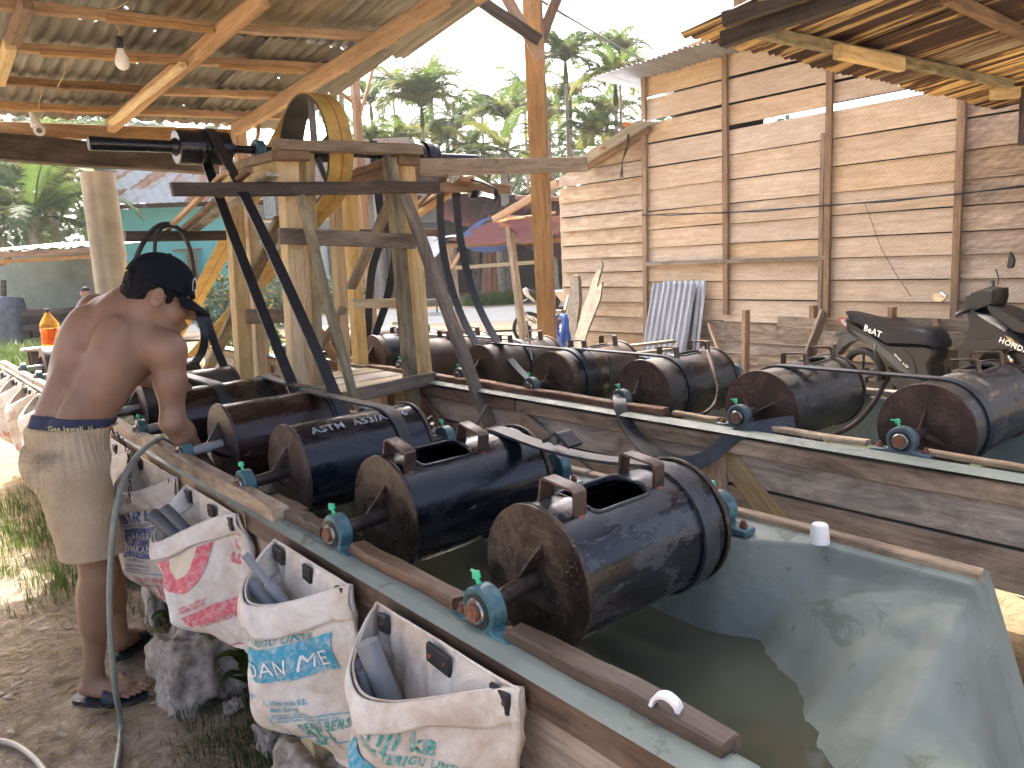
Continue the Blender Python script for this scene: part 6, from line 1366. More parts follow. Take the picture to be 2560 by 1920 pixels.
def hcut2(F,X,Y,Z):
    A=((X-H.x)*hf.x+(Y-H.y)*hf.y+(Z-H.z)*hf.z)/HS; B=abs((X-H.x)*hs.x+(Y-H.y)*hs.y+(Z-H.z)*hs.z)/HS; C=((X-H.x)*hu.x+(Y-H.y)*hu.y+(Z-H.z)*hu.z)/HS
    ear=np.sqrt((A+.018)**2+(C+.02)**2)-.030
    face=np.where((A>-.005)&(C<.008),.01,-1.)
    F=np.maximum(F,np.where(B>.045,-ear,-1)); keep=F.copy()
    low=-(C+.066-(A+.06)*.55)
    F=np.maximum(F,low); F=np.where((A>.03)&(C<.004)&(F<0),.002,F); return F
hr=body_obj('hair',pr,(.60,2.70,1.32),(.99,3.06,1.68),.0042,M['hair'],MAN,k=.01,cuts=hcut2,disp=lambda co,no:no*(.0045*mnoise.noise(co*90)+.004*mnoise.noise(co*45)))
pr=[]; ell(hp(-.014,0,.040),(.109,.090,.098),HM,k=.01)
def ccut(F,X,Y,Z):
    A=((X-H.x)*hf.x+(Y-H.y)*hf.y+(Z-H.z)*hf.z)/HS; C=((X-H.x)*hu.x+(Y-H.y)*hu.y+(Z-H.z)*hu.z)/HS
    F=np.maximum(F,-(C-.018+(A)*.04)); arch=np.maximum(np.sqrt((A+.105)**2+(C-.018)**2)-.032,-1); return np.maximum(F,-arch)
cp_=body_obj('cap',pr,(.58,2.68,1.36),(1.04,3.08,1.74),.0042,M['cap'],MAN,k=.01,cuts=ccut)
def brim(u,v):
    a=(u-.5)*math.radians(122); r0=.094; r=r0+ .075*v*math.cos((u-.5)*2.4)**.6; fx=r*math.cos(a)*1.02-.012; fy=r*math.sin(a)*.86
    return hp(fx,fy,.020-.020*v-.9*fy*fy/.1*.12-.05*v*v*.25)
mb=MB(); mb.grid(brim,30,8); o=mb.build('brim',M['cap'],cp_ if False else MAN,True); sm=o.modifiers.new('t','SOLIDIFY'); sm.thickness=.004
def capP(az,el,off=0): 
    d=V((math.cos(el)*math.cos(az),math.cos(el)*math.sin(az),math.sin(el))); return hp(-.014+(.109+off)*d.x,(.090+off)*d.y,.040+(.098+off)*d.z)
mb=MB(); mb.grid(lambda u,v:capP(.42+.24*math.cos(2*math.pi*u)*(.85+.15*v),.22+.26*math.sin(2*math.pi*u)*(.85+.15*v),.0022),36,2,cu=True); mb.build('badge_ring',M['inkwhite'],cp_,True)
mb=MB(); mb.grid(lambda u,v:capP(.42+.035*math.cos(2*math.pi*u)*v-.03,.15+.06*math.sin(2*math.pi*u)*v,.003),14,2,cu=True); mb.grid(lambda u,v:capP(.40+.09*math.cos(2*math.pi*u)*v,.07+.035*math.sin(2*math.pi*u)*v,.003),14,2,cu=True); tag(mb.build('badge_emblem',M['inkwhite'],cp_,True),kind='stuff')
mb=MB(); mb.cyl(hp(-.014,0,.135),hp(-.014,0,.142),.009,.006,14); mb.build('cap_button',M['cap'],cp_,True)
for b in (-1,1):
    mb=MB(); mb.tube(curve([hp(.088,b*.012,.012),hp(.086,b*.028,.017),hp(.074,b*.044,.012)],4),.0035,6); mb.build('eyebrow',M['hair'],MAN,True)
    mb=MB(); mb.tube(curve([hp(.090,b*.017,-.010),hp(.0905,b*.030,-.0125),hp(.080,b*.044,-.008)],4),.0022,5); mb.build('eyelashes',M['hair'],MAN,True)
mb=MB(); mb.tube(curve([hp(.0985,-.020,-.073),hp(.104,0,-.0725),hp(.0985,.020,-.073)],4),.0022,5); mb.build('mouth_line',M['lips'],MAN,True)
# bracelet
mb=MB(); w=J['wL']; d=U(J['wL']-J['eL']); mb.tube([w-d*.01+ (d.orthogonal().normalized()*math.cos(a)+d.cross(d.orthogonal()).normalized()*math.sin(a))*.029 for a in [2*math.pi*i/20 for i in range(21)]],.002,6,caps=False); mb.build('bracelet',plain('pale cord bracelet',(.55,.5,.4),.6),MAN,True)
# sandals
def sandal(heel,d,nm,z=.0,tilt=0,lift=0):
    d=U(V((d.x,d.y,0))); s_=V((-d.y,d.x,0)); L=.285
    def W_(t): return (.036+.016*math.sin(math.pi*min(1,t*1.0))**.8+.006*math.sin(math.pi*t*1.6-1.2))*(min(1,t/.06)**.5)*(min(1,(1-t)/.12)**.5)
    def pt(t,b,z_): 
        p=heel+d*(L*t-.02)+s_*(b*W_(t)); return V((p.x,p.y,z_+lift*(1-t)))
    mb=MB(); n_=28; top=[];bot_=[]
    for i in range(n_+1): t=i/n_; top.append((pt(t,1,.024),pt(t,-1,.024))); bot_.append((pt(t,1,.001),pt(t,-1,.001)))
    vs=[];fs=[]
    for i in range(n_+1): vs+=[top[i][0],top[i][1],bot_[i][1],bot_[i][0]]
    for i in range(n_):
        for k in range(4): k2=(k+1)%4; fs.append((i*4+k,i*4+k2,i*4+4+k2,i*4+4+k))
    fs.append((3,2,1,0)); fs.append(tuple(n_*4+k for k in range(4))); mb.add(vs,fs); so_=mb.build('sandal',M['sandal'],MAN,40)
    mb=MB(); 
    def arch(u,v): 
        t=.50+.24*v; a=math.pi*u; w=W_(.62)*1.06; p=heel+d*(L*t-.02)+s_*(math.cos(a)*w); return V((p.x,p.y,.012+(.062-.016*v)*math.sin(a)**.75+lift*(1-t)))
    mb.grid(arch,20,8); st=mb.build('sandal_strap',M['sandal'],so_,True); sm=st.modifiers.new('t','SOLIDIFY'); sm.thickness=.004; return so_
sandal(hR,dR,'sandal'); dL=tL-V((.545,3.20,.04)); sandal(V((.545,3.20,0))+U(V((dL.x,dL.y,0)))*-.0,dL,'sandal',lift=.035)
KS=1.0
# far person beside the left shed
pp=PD(213,737,15.5); h0=pp.z
pr=[]; b=V((pp.x,pp.y,0))
def Pp(x,y,z): return b+V((x*.77+y*.64,-x*.64+y*.77,z))
zt_=h0+.06
ell(Pp(0,0,zt_-.02),(.085,.08,.115),[[1,0,0],[0,1,0],[0,0,1]],k=.01); cap_(Pp(0,0,zt_-.12),.05,Pp(0,0,zt_-.22),.055,k=.02); cap_(Pp(-.03,-.01,zt_-.03),.02,Pp(-.10,-.02,zt_-.04),.012,k=.02)
cap_(Pp(-.17,0,zt_-.30),.055,Pp(.17,0,zt_-.30),.055,k=.04); ell(Pp(0,0,zt_-.48),(.17,.12,.24),[[.77,-.64,0],[.64,.77,0],[0,0,1]],k=.04); ell(Pp(0,0,zt_-.75),(.15,.12,.14),[[.77,-.64,0],[.64,.77,0],[0,0,1]],k=.04)
for s_ in (-1,1):
    cap_(Pp(s_*.20,0,zt_-.32),.045,Pp(s_*.22,-.03,zt_-.60),.036,k=.02); cap_(Pp(s_*.22,-.03,zt_-.60),.034,Pp(s_*.18,-.2,zt_-.78),.026,k=.02); cap_(Pp(s_*.18,-.2,zt_-.78),.028,Pp(s_*.16,-.27,zt_-.84),.02,k=.01)
    cap_(Pp(s_*.09,0,zt_-.82),.075,Pp(s_*.10,-.02,max(.45,(zt_-.8)*.52)),.05,k=.02); cap_(Pp(s_*.10,-.02,max(.45,(zt_-.8)*.52)),.05,Pp(s_*.10,0,.08),.035,k=.02); cap_(Pp(s_*.10,0,.05),.035,Pp(s_*.11,-.16,.035),.03,k=.02)
P2_=thing('person','distant man with short black hair beside the green shed wall behind the shoulder','person',b)
lo=(b.x-.6,b.y-.6,-.02); hi=(b.x+.6,b.y+.6,zt_+.2); body_obj('body',pr,lo,hi,.016,M['skin'],P2_,k=.02)
pr=[]; ell(Pp(.012,0,zt_+.01),(.09,.088,.10),[[1,0,0],[0,1,0],[0,0,1]],k=.01)
body_obj('hair',pr,(b.x-.2,b.y-.2,zt_-.2),(b.x+.2,b.y+.2,zt_+.2),.01,M['hair'],P2_,cuts=lambda F,X,Y,Z:np.maximum(F,(zt_+.02)-Z))
pr=[]; cap_(Pp(-.17,0,zt_-.31),.065,Pp(.17,0,zt_-.31),.065,k=.04); ell(Pp(0,0,zt_-.48),(.18,.13,.25),[[.77,-.64,0],[.64,.77,0],[0,0,1]],k=.04)
body_obj('shirt',pr,lo,hi,.016,plain('dark shirt cloth',(.05,.05,.07),.9),P2_,cuts=lambda F,X,Y,Z:np.maximum(F,(zt_-.70)-Z))
# ---------------------------------------------------------------- motor scooter
A_=V((7.35,3.35,0)); B_=V((6.95,2.08,0)); sdv=U(B_-A_); sn=V((sdv.y,-sdv.x,0))      # sn points away from or to the camera
if sn.dot(CF)>0: sn=-sn            # sn towards the camera
def c1p(x,y): return (2060+x*.3014,620+y*.3014)
def SP(x,y,off=0):
    d=ray(*c1p(x,y)); P0=A_+sn*off; t=(P0-CAM).dot(sn)/d.dot(sn); return CAM+d*t
SCO=thing('motor_scooter','matt black motor scooter with white lettering parked in front of the plank wall','scooter',(7.15,2.7,0))
def puff(name,poly,w,mat,parent=SCO,off=0,inset=.16,mid=None,sm=40,levels=3):
    pts=[SP(*p) for p in poly]; c=sum(pts,V())/len(pts); n_=len(pts); vs=[];fs=[]; prof=[(-1,inset),(-.8,inset*.45),(-.45,inset*.12),(0,0),(.45,inset*.12),(.8,inset*.45),(1,inset)]
    for k,ins in prof: vs+=[p.lerp(c,ins)+sn*(off+k*w/2) for p in pts]
    for k in range(len(prof)-1):
        for i in range(n_): j=(i+1)%n_; fs.append((k*n_+i,k*n_+j,(k+1)*n_+j,(k+1)*n_+i))
    fs.append(tuple(reversed(range(n_)))); fs.append(tuple(range((len(prof)-1)*n_,len(prof)*n_)))
    mb=MB(); mb.add(vs,fs); o=mb.build(name,mat,parent,None); bm=bmesh.new(); bm.from_mesh(o.data); bmesh.ops.recalc_face_normals(bm,faces=bm.faces); bm.to_mesh(o.data); bm.free(); shade(o.data,sm); return o
puff('seat',[(205,520),(290,545),(420,570),(520,590),(640,640),(760,655),(900,655),(950,670),(1000,720),(1035,790),(1030,825),(990,825),(940,812),(830,808),(580,800),(500,740),(400,660),(300,600),(255,590)],.26,M['seat'],inset=.22)
bp_=puff('body_panel',[(215,580),(290,615),(420,690),(520,760),(590,800),(700,808),(940,815),(990,830),(1000,860),(985,905),(945,960),(960,1040),(985,1110),(900,1105),(800,1050),(700,1030),(600,980),(560,930),(520,880),(430,800),(330,745),(255,700),(225,650)],.22,M['scooter'],inset=.10)
puff('side_garnish',[(590,815),(720,815),(800,880),(835,960),(850,1050),(830,1060),(760,1000),(660,900)],.235,M['scooter'],inset=.05,sm=20); puff('side_stripe',[(280,660),(470,740),(620,860),(760,980),(830,1065),(700,1010),(560,880),(430,790)],.228,M['scootergrey'],inset=.04,sm=20)
puff('tail_light',[(172,575),(200,575),(265,632),(275,650),(225,640),(190,615)],.20,M['tail'],inset=.1); puff('tail_lens',[(200,578),(240,598),(272,640),(240,640),(205,610)],.21,M['lens'],inset=.1)
puff('rear_fender',[(215,690),(310,735),(318,760),(250,775),(185,820),(140,880),(105,900),(95,880),(130,815),(150,740),(118,722),(150,695)],.10,M['scootergrey'],inset=.05); puff('rear_reflector',[(60,830),(85,800),(110,810),(100,850),(70,858)],.08,M['scooter'])
puff('number_plate_holder',[(112,722),(150,690),(205,692),(160,715)],.12,M['scootergrey'],inset=.02)
puff('muffler',[(120,950),(160,945),(215,985),(300,1035),(480,1030),(500,1050),(440,1075),(330,1080),(240,1050),(180,1020)],.11,M['scootergrey'],off=.13,inset=.1); puff('engine_case',[(270,1100),(400,1110),(560,1090),(640,1100),(660,1190),(560,1200),(420,1180),(300,1150)],.16,M['scootergrey'],inset=.1); puff('fan_cover',[(510,1090),(640,1080),(655,1180),(600,1195),(525,1190)],.20,M['scooter'],inset=.1)
puff('floor_panel',[(600,1035),(820,1070),(1000,1110),(1200,1115),(1200,1150),(900,1170),(690,1190),(640,1110)],.24,M['scooter'],inset=.05)
puff('leg_shield',[(1270,490),(1350,520),(1480,600),(1660,700),(1760,760),(1790,860),(1660,822),(1540,825),(1440,865),(1370,930),(1330,1030),(1320,1120),(1250,1125),(1205,1000),(1192,830),(1290,735),(1232,685),(1240,665),(1290,655),(1300,580)],.30,M['scooter'],inset=.10)
puff('front_panel',[(1190,835),(1290,738),(1400,745),(1520,740),(1640,760),(1700,815),(1540,825),(1400,850),(1260,830)],.34,M['scooter'],inset=.06,sm=20)
puff('handlebar_cover',[(1197,440),(1222,385),(1325,342),(1400,318),(1490,330),(1492,400),(1475,465),(1400,490),(1300,530),(1245,556),(1215,520)],.20,M['scooter'],inset=.2)
puff('front_cowl',[(1415,462),(1470,470),(1560,505),(1700,585),(1850,690),(1800,720),(1660,690),(1540,590),(1440,520)],.24,M['scooter'],inset=.12,sm=20); puff('headlight',[(1355,535),(1440,560),(1560,640),(1655,735),(1600,720),(1500,650),(1400,590)],.27,M['lens'],inset=.06)
puff('indicator',[(1600,705),(1660,735),(1720,800),(1660,800)],.30,M['yellow'],inset=.06); puff('front_fender',[(1490,900),(1560,850),(1680,860),(1800,920),(1850,1000),(1700,960),(1600,960)],.13,M['scooter'],inset=.06)
def wheel(C,r,nm):
    C=V(C); t=MB(); n_=48; vs=[];fs=[]; prof=[(-.038,.80),(-.044,.90),(-.028,.985),(0,1.),(.028,.985),(.044,.90),(.038,.80)]
    for w,k in prof:
        for i in range(n_): a=2*math.pi*i/n_; vs.append(C+sn*w+sdv*math.cos(a)*r*k+V((0,0,1))*math.sin(a)*r*k)
    for k in range(len(prof)):
        k2=(k+1)%len(prof)
        for i in range(n_): j=(i+1)%n_; fs.append((k*n_+i,k*n_+j,k2*n_+j,k2*n_+i))
    t.add(vs,fs); wo=t.build('wheel',M['tyre'],SCO if nm is None else nm,40); bm=bmesh.new(); bm.from_mesh(wo.data); bmesh.ops.recalc_face_normals(bm,faces=bm.faces); bm.to_mesh(wo.data); bm.free()
    t=MB(); pts=[C+sdv*math.cos(a)*r*.78+V((0,0,math.sin(a)*r*.78)) for a in [2*math.pi*i/40 for i in range(41)]]; t.tube(pts,.016,8,caps=False); t.build('rim',M['scooter'] if nm is None else M['chrome'],wo,True)
    t=MB(); t.cyl(C-sn*.05,C+sn*.05,.045,.045,16); t.build('hub',M['scootergrey'],wo,30)
    for k in range(5 if nm is None else 10):
        a=2*math.pi*k/(5 if nm is None else 10)+.3; t=MB(); e=sdv*math.cos(a)+V((0,0,math.sin(a))); t.tube([C+e*.03,C+e*r*.78],.012 if nm is None else .004,6); t.build('spoke',M['scooter'] if nm is None else M['chrome'],wo,True)
    return wo
wr=SP(335,855).z/2; print('scooter wheel r',wr); wr=.25; ra=SP(325,1000); ra.z=wr; wheel(ra,wr,None); fb=B_+sdv*.08; wheel((fb.x,fb.y,wr),wr,None)
mb=MB(); mb.tube([SP(1525,870,.09),SP(1570,960,.09)],.016,10); mb.build('fork_tube',M['chrome'],SCO,True); mb=MB(); mb.tube([SP(1565,955,.09),SP(1680,1270,.09)],.024,10); mb.build('fork_leg',M['scooter'],SCO,True)
mb=MB(); mb.tube([SP(440,800,.10),SP(425,870,.10),SP(470,950,.10)],.022,10); mb.build('shock_absorber',M['rubber'],SCO,True); mb=MB(); mb.tube([SP(500,880,.08),SP(560,960,.08),SP(540,1000,.08)],.02,8); mb.build('air_duct',M['rubber'],SCO,True)
mb=MB(); mb.tube([SP(1205,515,.1),SP(1160,530,.22),SP(1100,555,.34)],.017,10); mb.build('grip',M['rubber'],SCO,True); mb=MB(); mb.tube([SP(1400,330,-.1),SP(1395,290,-.2),SP(1400,280,-.3)],.017,10); mb.build('grip',M['rubber'],SCO,True)
mb=MB(); mb.tube([SP(1470,345,-.15),SP(1510,330,-.2),SP(1530,330,-.25)],.006,6); mb.build('brake_lever',M['chrome'],SCO,True)
mb=MB(); mb.tube(curve([SP(1440,300,-.15),SP(1445,240,-.2),SP(1425,175,-.2)],4),.006,6); mb.build('mirror_stalk',M['rubber'],SCO,True)
m1=puff('mirror',[(1410,40),(1432,60),(1446,110),(1440,160),(1425,180),(1390,178),(1386,165),(1400,90)],.03,M['scooter'],off=-.2,inset=.1)
mb=MB(); mb.tube([SP(1225,370,.15),SP(1205,400,.3)],.006,6); mb.build('mirror_stalk',M['rubber'],SCO,True)
m2=puff('mirror',[(1105,380),(1120,358),(1190,345),(1232,372),(1225,395),(1195,425),(1140,428),(1112,405)],.03,M['mirrorglass'],off=.3,inset=.1)
def sctext(tx,sz,x,y,rot,off):
    o=SP(x,y,off); e=sdv; fn=lambda a,b:o+e*(a*math.cos(rot)-b*math.sin(rot))+V((0,0,a*math.sin(rot)+b*math.cos(rot)))
    text_on('lettering',tx,sz,fn,M['inkwhite'],SCO,bold=sz*.02)
sctext('BeAT',.085,325,680,math.radians(-17),.135); sctext('HONDA',.062,1445,778,math.radians(-18),.178); sctext('street  e-SP',.035,580,885,math.radians(-38),.128)
# ---------------------------------------------------------------- things against the wall
def leansheet(label,px,xw,mat,w=.78):
    a,b=px; p=PX(*ds(*a),xw[0]); q=PX(*ds(*b),xw[1]); q2=q; d=(q-p); d2=d*(1+ (q.z-.02)/max(.1,p.z-q.z)); o=p
    t=sheet('leaning_sheet',o,d2,(0,-1,0.02),d2.length,w,mat,None,nl=2,amp=.013,pitch=.09); tag(t,label,'metal sheet'); return t
leansheet('front grey corrugated zinc sheet leaning on the plank wall',((1410,612),(1378,778)),(7.86,7.6),M['zincnew'],.70); leansheet('second zinc sheet behind the leaning one, only its edge showing',((1432,608),(1412,778)),(7.93,7.72),M['zincnew'],.68)
z6=lambda x,y:zz((1536,576),x,y)
cr2=lambda x,y:(1260+x*.18083,680+y*.18083)
def tlean(label,a,b,X0,X1,w,h,mat,cat='plank',grow=True,jit=.004):
    p=PX(*a,X0); q=PX(*b,X1); d=q-p
    if grow and q.z>.02: q=p+d*(p.z/(p.z-q.z))
    t=beam('leaning_plank',q,p,w,h,mat,None,up=(1,0,0),n=5,jit=jit); tag(t,label,cat); return t
# broken split plank, an outline with real thickness
def cutplank(label,poly,X0,X1,th,mat,zmin=0):
    n_=len(poly); ys=[p[1] for p in poly]; y0,y1=min(ys),max(ys); P=[]
    for (x,y) in poly: P.append(PX(*cr2(x,y),X0+(X1-X0)*(y-y0)/(y1-y0)))
    lo=min(p.z for p in P)
    mb=MB(); mb.add([p for p in P]+[p+V((th,0,0)) for p in P],[tuple(range(n_)),tuple(reversed(range(n_,2*n_)))]+[((i+1)%n_,i,i+n_,(i+1)%n_+n_) for i in range(n_)]); o=mb.build('broken_plank',mat,None,False)
    bm=bmesh.new(); bm.from_mesh(o.data); bmesh.ops.recalc_face_normals(bm,faces=bm.faces); bm.to_mesh(o.data); bm.free(); tag(o,label,'plank'); return o
cutplank('broken brown plank with a split pointed top leaning on the wall',[(1340,-150),(1365,-80),(1330,20),(1290,160),(1285,215),(1360,140),(1345,240),(1330,370),(1240,600),(1150,830),(1090,1020),(1000,1500),(820,1500),(900,1120),(1010,780),(1070,560),(1150,330),(1230,90)],7.85,6.9,.03,M['grey'])
cutplank('old grey split post standing beside the broken plank',[(955,40),(1010,50),(1030,110),(1040,400),(1010,700),(960,1000),(930,1500),(840,1500),(860,900),(880,520),(910,330),(915,120)],7.7,7.3,.06,M['grey'])
tlean('thin grey batten leaning left of the split post',cr2(885,330),cr2(745,1060),7.5,7.0,.05,.02,M['grey']); 
# pallet stack and stakes behind the far trough
t=thing('plank_stack','low stack of grey planks and blocks behind the orange post','plank stack',PX(*cr2(700,900),6.6)*1)
for k in range(4):
    q=PX(*cr2(620,930),6.8); beam('plank',V((6.3,6.2+.0,.12+.10*k)),V((7.5,5.8,.12+.10*k)),.10,.03,M['grey'],t); beam('block',V((6.5+.3*(k%2),6.05,.07+.10*k)),V((6.6+.3*(k%2),6.05,.07+.10*k)),.08,.06,M['brown'],t)
beam('upright',PX(*cr2(720,540),6.7),V((6.75,PX(*cr2(700,900),6.7).y,0)),.05,.05,M['grey'],t,up=(1,0,0)); beam('top_block',PX(*cr2(690,590),6.7),PX(*cr2(820,590),6.7),.08,.12,M['grey'],t)
mb=MB(); rn=random.Random(4)
for k in range(7):
    b=PX(*cr2(790,700),6.6)+V((rn.uniform(-.05,.05),rn.uniform(-.06,.06),0)); mb.tube(curve([b+V((0,0,.10)),b+V((rn.uniform(-.08,.08),rn.uniform(-.1,.1),.02)),b+V((rn.uniform(-.06,.06),rn.uniform(-.08,.08),-.2)),b+V((rn.uniform(-.05,.05),0,-.45+rn.uniform(0,.2)))],5),.022,7)
tag(mb.build('blue_rope',M['bluetarp'],None,True),'tangle of blue plastic rope hanging on the plank stack','rope')
for a,b,l in (((712,430),(706,775),'blunt pointed upright stake before the lower wall'),((1075,405),(1070,700),'second upright stake behind the slanting board'),((1500,415),(1500,500),'short stake top showing above the scooter seat')):
    p=PX(*z6(*a),7.6); q=V((7.6,PX(*z6(*b),7.6).y,0)); o=beam('wooden_stake',q,p,.05,.10,M['stud'],None,up=(1,0,0)); tag(o,l,'stake')
tlean('slanting grey board crossing the stakes by the wall',z6(1135,440),z6(1035,700),7.5,7.3,.03,.16,M['grey']); tlean('short thin batten leaning near the zinc sheet',z6(515,505),z6(590,720),7.7,7.5,.03,.06,M['stud'])
o=beam('grey_board',PX(*z6(885,490),7.56),PX(*z6(1260,520),7.56),.03,.12,M['grey']); tag(o,'long grey board fixed level behind the scooter tail','board'); o=beam('grey_board',PX(*z6(1640,600),7.5),PX(*z6(2230,600),7.5),.03,.17,M['grey']); tag(o,'grey board level behind the scooter seat and shield','board')
o=beam('grey_board',PX(*z6(780,705),7.5),PX(*z6(960,740),7.5),.03,.09,M['grey']); tag(o,'short board end lying low by the drum','board')
o=beam('backing_board',V((7.62,3.3,.42)),V((7.62,.4,.42)),.02,.72,M['grey'],None); tag(o,'wide dull board standing behind the scooter floor','board'); o=beam('stake',PX(*z6(1735,480),7.55),V((7.55,2.65,.3)),.05,.07,M['stud'],None,up=(1,0,0)); tag(o,'stub of a post behind the front of the scooter seat','stake')
# ---------------------------------------------------------------- parked motorbike near the road
mbk=PZ(*ds(1155,742),0); dB=U(V((.95,-.55,0))); 
mt_=thing('parked_motorbike','black and white motorbike parked beyond the tall orange post','motorbike',mbk)
nB=V((dB.y,-dB.x,0)); 
if nB.dot(CF)>0: nB=-nB
_s=(SCO,sdv,sn,A_); 
def SP(x,y,off=0):
    d=ray(*cr2(x,y)); t=(mbk+nB*off-CAM).dot(nB)/d.dot(nB); return CAM+d*t
sdv,sn=dB,nB
wr=.30; c_=SP(330,640); c_.z=.29; wheel(c_,.29,mt_); c2_=c_+dB*1.25; wheel(c2_,.29,mt_)
puff('tail_fairing',[(260,240),(300,210),(420,300),(420,420),(330,360),(280,300)],.2,M['whitepaint'],mt_); puff('tail_trim',[(290,215),(390,270),(560,420),(640,520),(560,520),(420,400),(330,310)],.22,M['scooter'],mt_)
puff('seat',[(380,300),(610,350),(720,345),(780,400),(740,490),(650,470),(500,430)],.25,M['seat'],mt_); puff('rear_fender',[(130,510),(200,470),(260,400),(340,360),(370,400),(290,420),(220,480),(160,510)],.1,M['scooter'],mt_)
puff('body',[(500,440),(640,480),(830,470),(900,600),(800,720),(640,760),(560,640)],.2,M['scootergrey'],mt_); puff('fuel_cover',[(620,250),(870,240),(880,330),(830,440),(760,420),(700,330)],.24,M['chrome'],mt_)
mb=MB(); mb.tube([SP(250,560,.12),SP(420,690,.12)],.04,10); mb.tube([SP(420,690,.12),SP(620,780,.12)],.02,8); mb.build('exhaust',M['chrome'],mt_,True)
mb=MB(); mb.tube([c2_+V((0,0,0)),c2_-dB*.2+V((0,0,.75))],.03,8); mb.tube([c2_-dB*.2+V((0,0,.75))-nB*.3,c2_-dB*.2+V((0,0,.75))+nB*.3],.015,8); mb.build('fork_and_bar',M['chrome'],mt_,True)
# ---------------------------------------------------------------- houses and sheds beyond the road
Fh=U(V((CF.x,CF.y,0))); Rh=U(V((CR.x,CR.y,0)))
def hx(px,d,z=0):
    """ground point seen in picture column px (display px, 2212 wide) at horizontal distance d"""
    y=ds(0,0)[1]; 
    P=PD(px*1.15732,700,1.0)-CAM; P.z=0; P=P/P.dot(Fh); return V((P.x*d,P.y*d,z))
def hz(py,px,d):
    r=ray(px*1.15732,py*1.15732); return CAM.z+r.z*d/(V((r.x,r.y,0)).dot(Fh))
def quad(name,P,mat,parent,th=.05): return slab(name,[V(p) for p in P],mat,parent,th)
def bgwall(name,xa,xb,d,ztop,mat,parent,z0=0,d2=None,th=.15):
    a=hx(xa,d);b=hx(xb,d2 or d); zt=ztop if isinstance(ztop,tuple) else (ztop,ztop)
    return slab(name,[(a.x,a.y,z0),(b.x,b.y,z0),(b.x,b.y,zt[1]),(a.x,a.y,zt[0])],mat,parent,th)
def roofq(name,c,mat,parent,amp=.02,n=None):
    """corrugated roof between four corners: eave left, eave right, ridge right, ridge left"""
    a,b,c2,d=[V(p) for p in c]; W_=(b-a).length; nn=int(W_/.3)*4
    up=(b-a).cross(d-a).normalized(); up=up if up.z>0 else -up
    vs=[];fs=[]
    for i in range(nn+1):
        t=i/nn; off=up*amp*math.sin(i*math.pi/2)
        for s_ in range(3): vs.append(a.lerp(b,t).lerp(d.lerp(c2,t),s_/2)+off)
    for i in range(nn):
        for s_ in range(2): k=i*3+s_; fs.append((k,k+3,k+4,k+1))
    mb=MB(); mb.add(vs,fs); o=mb.build(name,mat,parent,True); return o
def window(parent,xa,xb,d,ya,yb,frame,pane,bars=1,off=.12):
    a=hx(xa,d-off);b=hx(xb,d-off); zt=hz(ya,xa,d); zb=hz(yb,xa,d); f=MB(); w=.07
    def P(t,z): p=a.lerp(b,t); return V((p.x,p.y,z))
    L=(b-a).length; k=w/L
    fr=beam('window',P(0,zt),P(1,zt),.1,w,frame,parent)
    f=MB(); f.beam(P(0,zb),P(1,zb),.1,w)
    for t in [0]+[ (i+1)/(bars+1) for i in range(bars)]+[1]: f.beam(P(t,zb),P(t,zt),.1,w,up=(1,0,0))
    tag(f.build('frame',frame,fr,False),kind='stuff'); slab('pane',[P(0,zb)+Fh*.05,P(1,zb)+Fh*.05,P(1,zt)+Fh*.05,P(0,zt)+Fh*.05],pane,fr,.01)
# teal house
h=thing('teal_house','turquoise house with a rust striped zinc roof behind the concrete column','house',hx(350,26)); d=26
bgwall('front_wall',277,560,d,hz(448,350,d),M['teal'],h); bgwall('side_wall',240,277,d+2.2,(hz(430,240,d+2.2),hz(445,277,d)),M['greywall'],h,d2=d)
a=hx(262,d-.8,hz(440,262,d-.8)); b=hx(585,d-.8,hz(430,585,d-.8)); c=hx(560,d+4.5,hz(343,500,d+4.5)); e=hx(226,d+4.5,hz(340,226,d+4.5)); roofq('roof',(a,b,c,e),M['rustblue'],h)
quad('eave_sheet',(a-V((0,0,.02)),b-V((0,0,.02)),b-V((0,0,.16)),a-V((0,0,.16))),M['redroof'],h,.03)
window(h,382,442,d,541,640,M['brown'],M['curtain'],1); window(h,300,325,d,560,640,M['brown'],M['curtain'],0)
window(h,500,545,d,500,640,M['brown'],M['shadow'],0)
# left shed with sage wall
h=thing('green_shed','open shed with faded green wall and zinc roof at the far left','shed',hx(80,17)); d=17
bgwall('back_wall',-60,196,d+1.5,hz(552,0,d+1.5),M['sagewall'],h); bgwall('side_wall',196,262,d+1.5,(hz(545,196,d),hz(530,262,d-.5)),M['grey'],h,d2=d-.8)
a=hx(-70,d-.6,hz(541,0,d-.6)); b=hx(272,d-.6,hz(527,270,d-.6)); roofq('roof',(a,b,b+Fh*3.5+V((0,0,.25)),a+Fh*3.5+V((0,0,.25))),M['zincroof'],h)
beam('eave_board',a-V((0,0,.1)),b-V((0,0,.1)),.04,.12,M['brown'],h,n=4); beam('eave_board',a-V((0,0,.24))+Fh*.2,b-V((0,0,.22))+Fh*.2,.04,.08,M['orange'],h,n=4)
p=hx(0,d-.3); beam('strut',V((p.x,p.y,hz(610,0,d)-.0))-Rh*.8,V((p.x,p.y,hz(560,0,d)))+Rh*.3,.08,.08,M['orange'],h); p=hx(232,d-.6); q=hx(300,d-.6); beam('strut',V((p.x,p.y,hz(560,232,d))),V((q.x,q.y,hz(625,300,d))),.05,.05,M['grey'],h)
bgwall('base_wall',30,225,d+.2,hz(668,100,d),M['dark'],h); p=hx(2,d-.5,0)
for k,z_ in enumerate((.25,.55,.85)):
    q0=hx(40,d-.6,z_);q1=hx(180,d-.6,z_+.05); beam('stacked_timber',q0,q1,.25,.12,M['dark'],h)
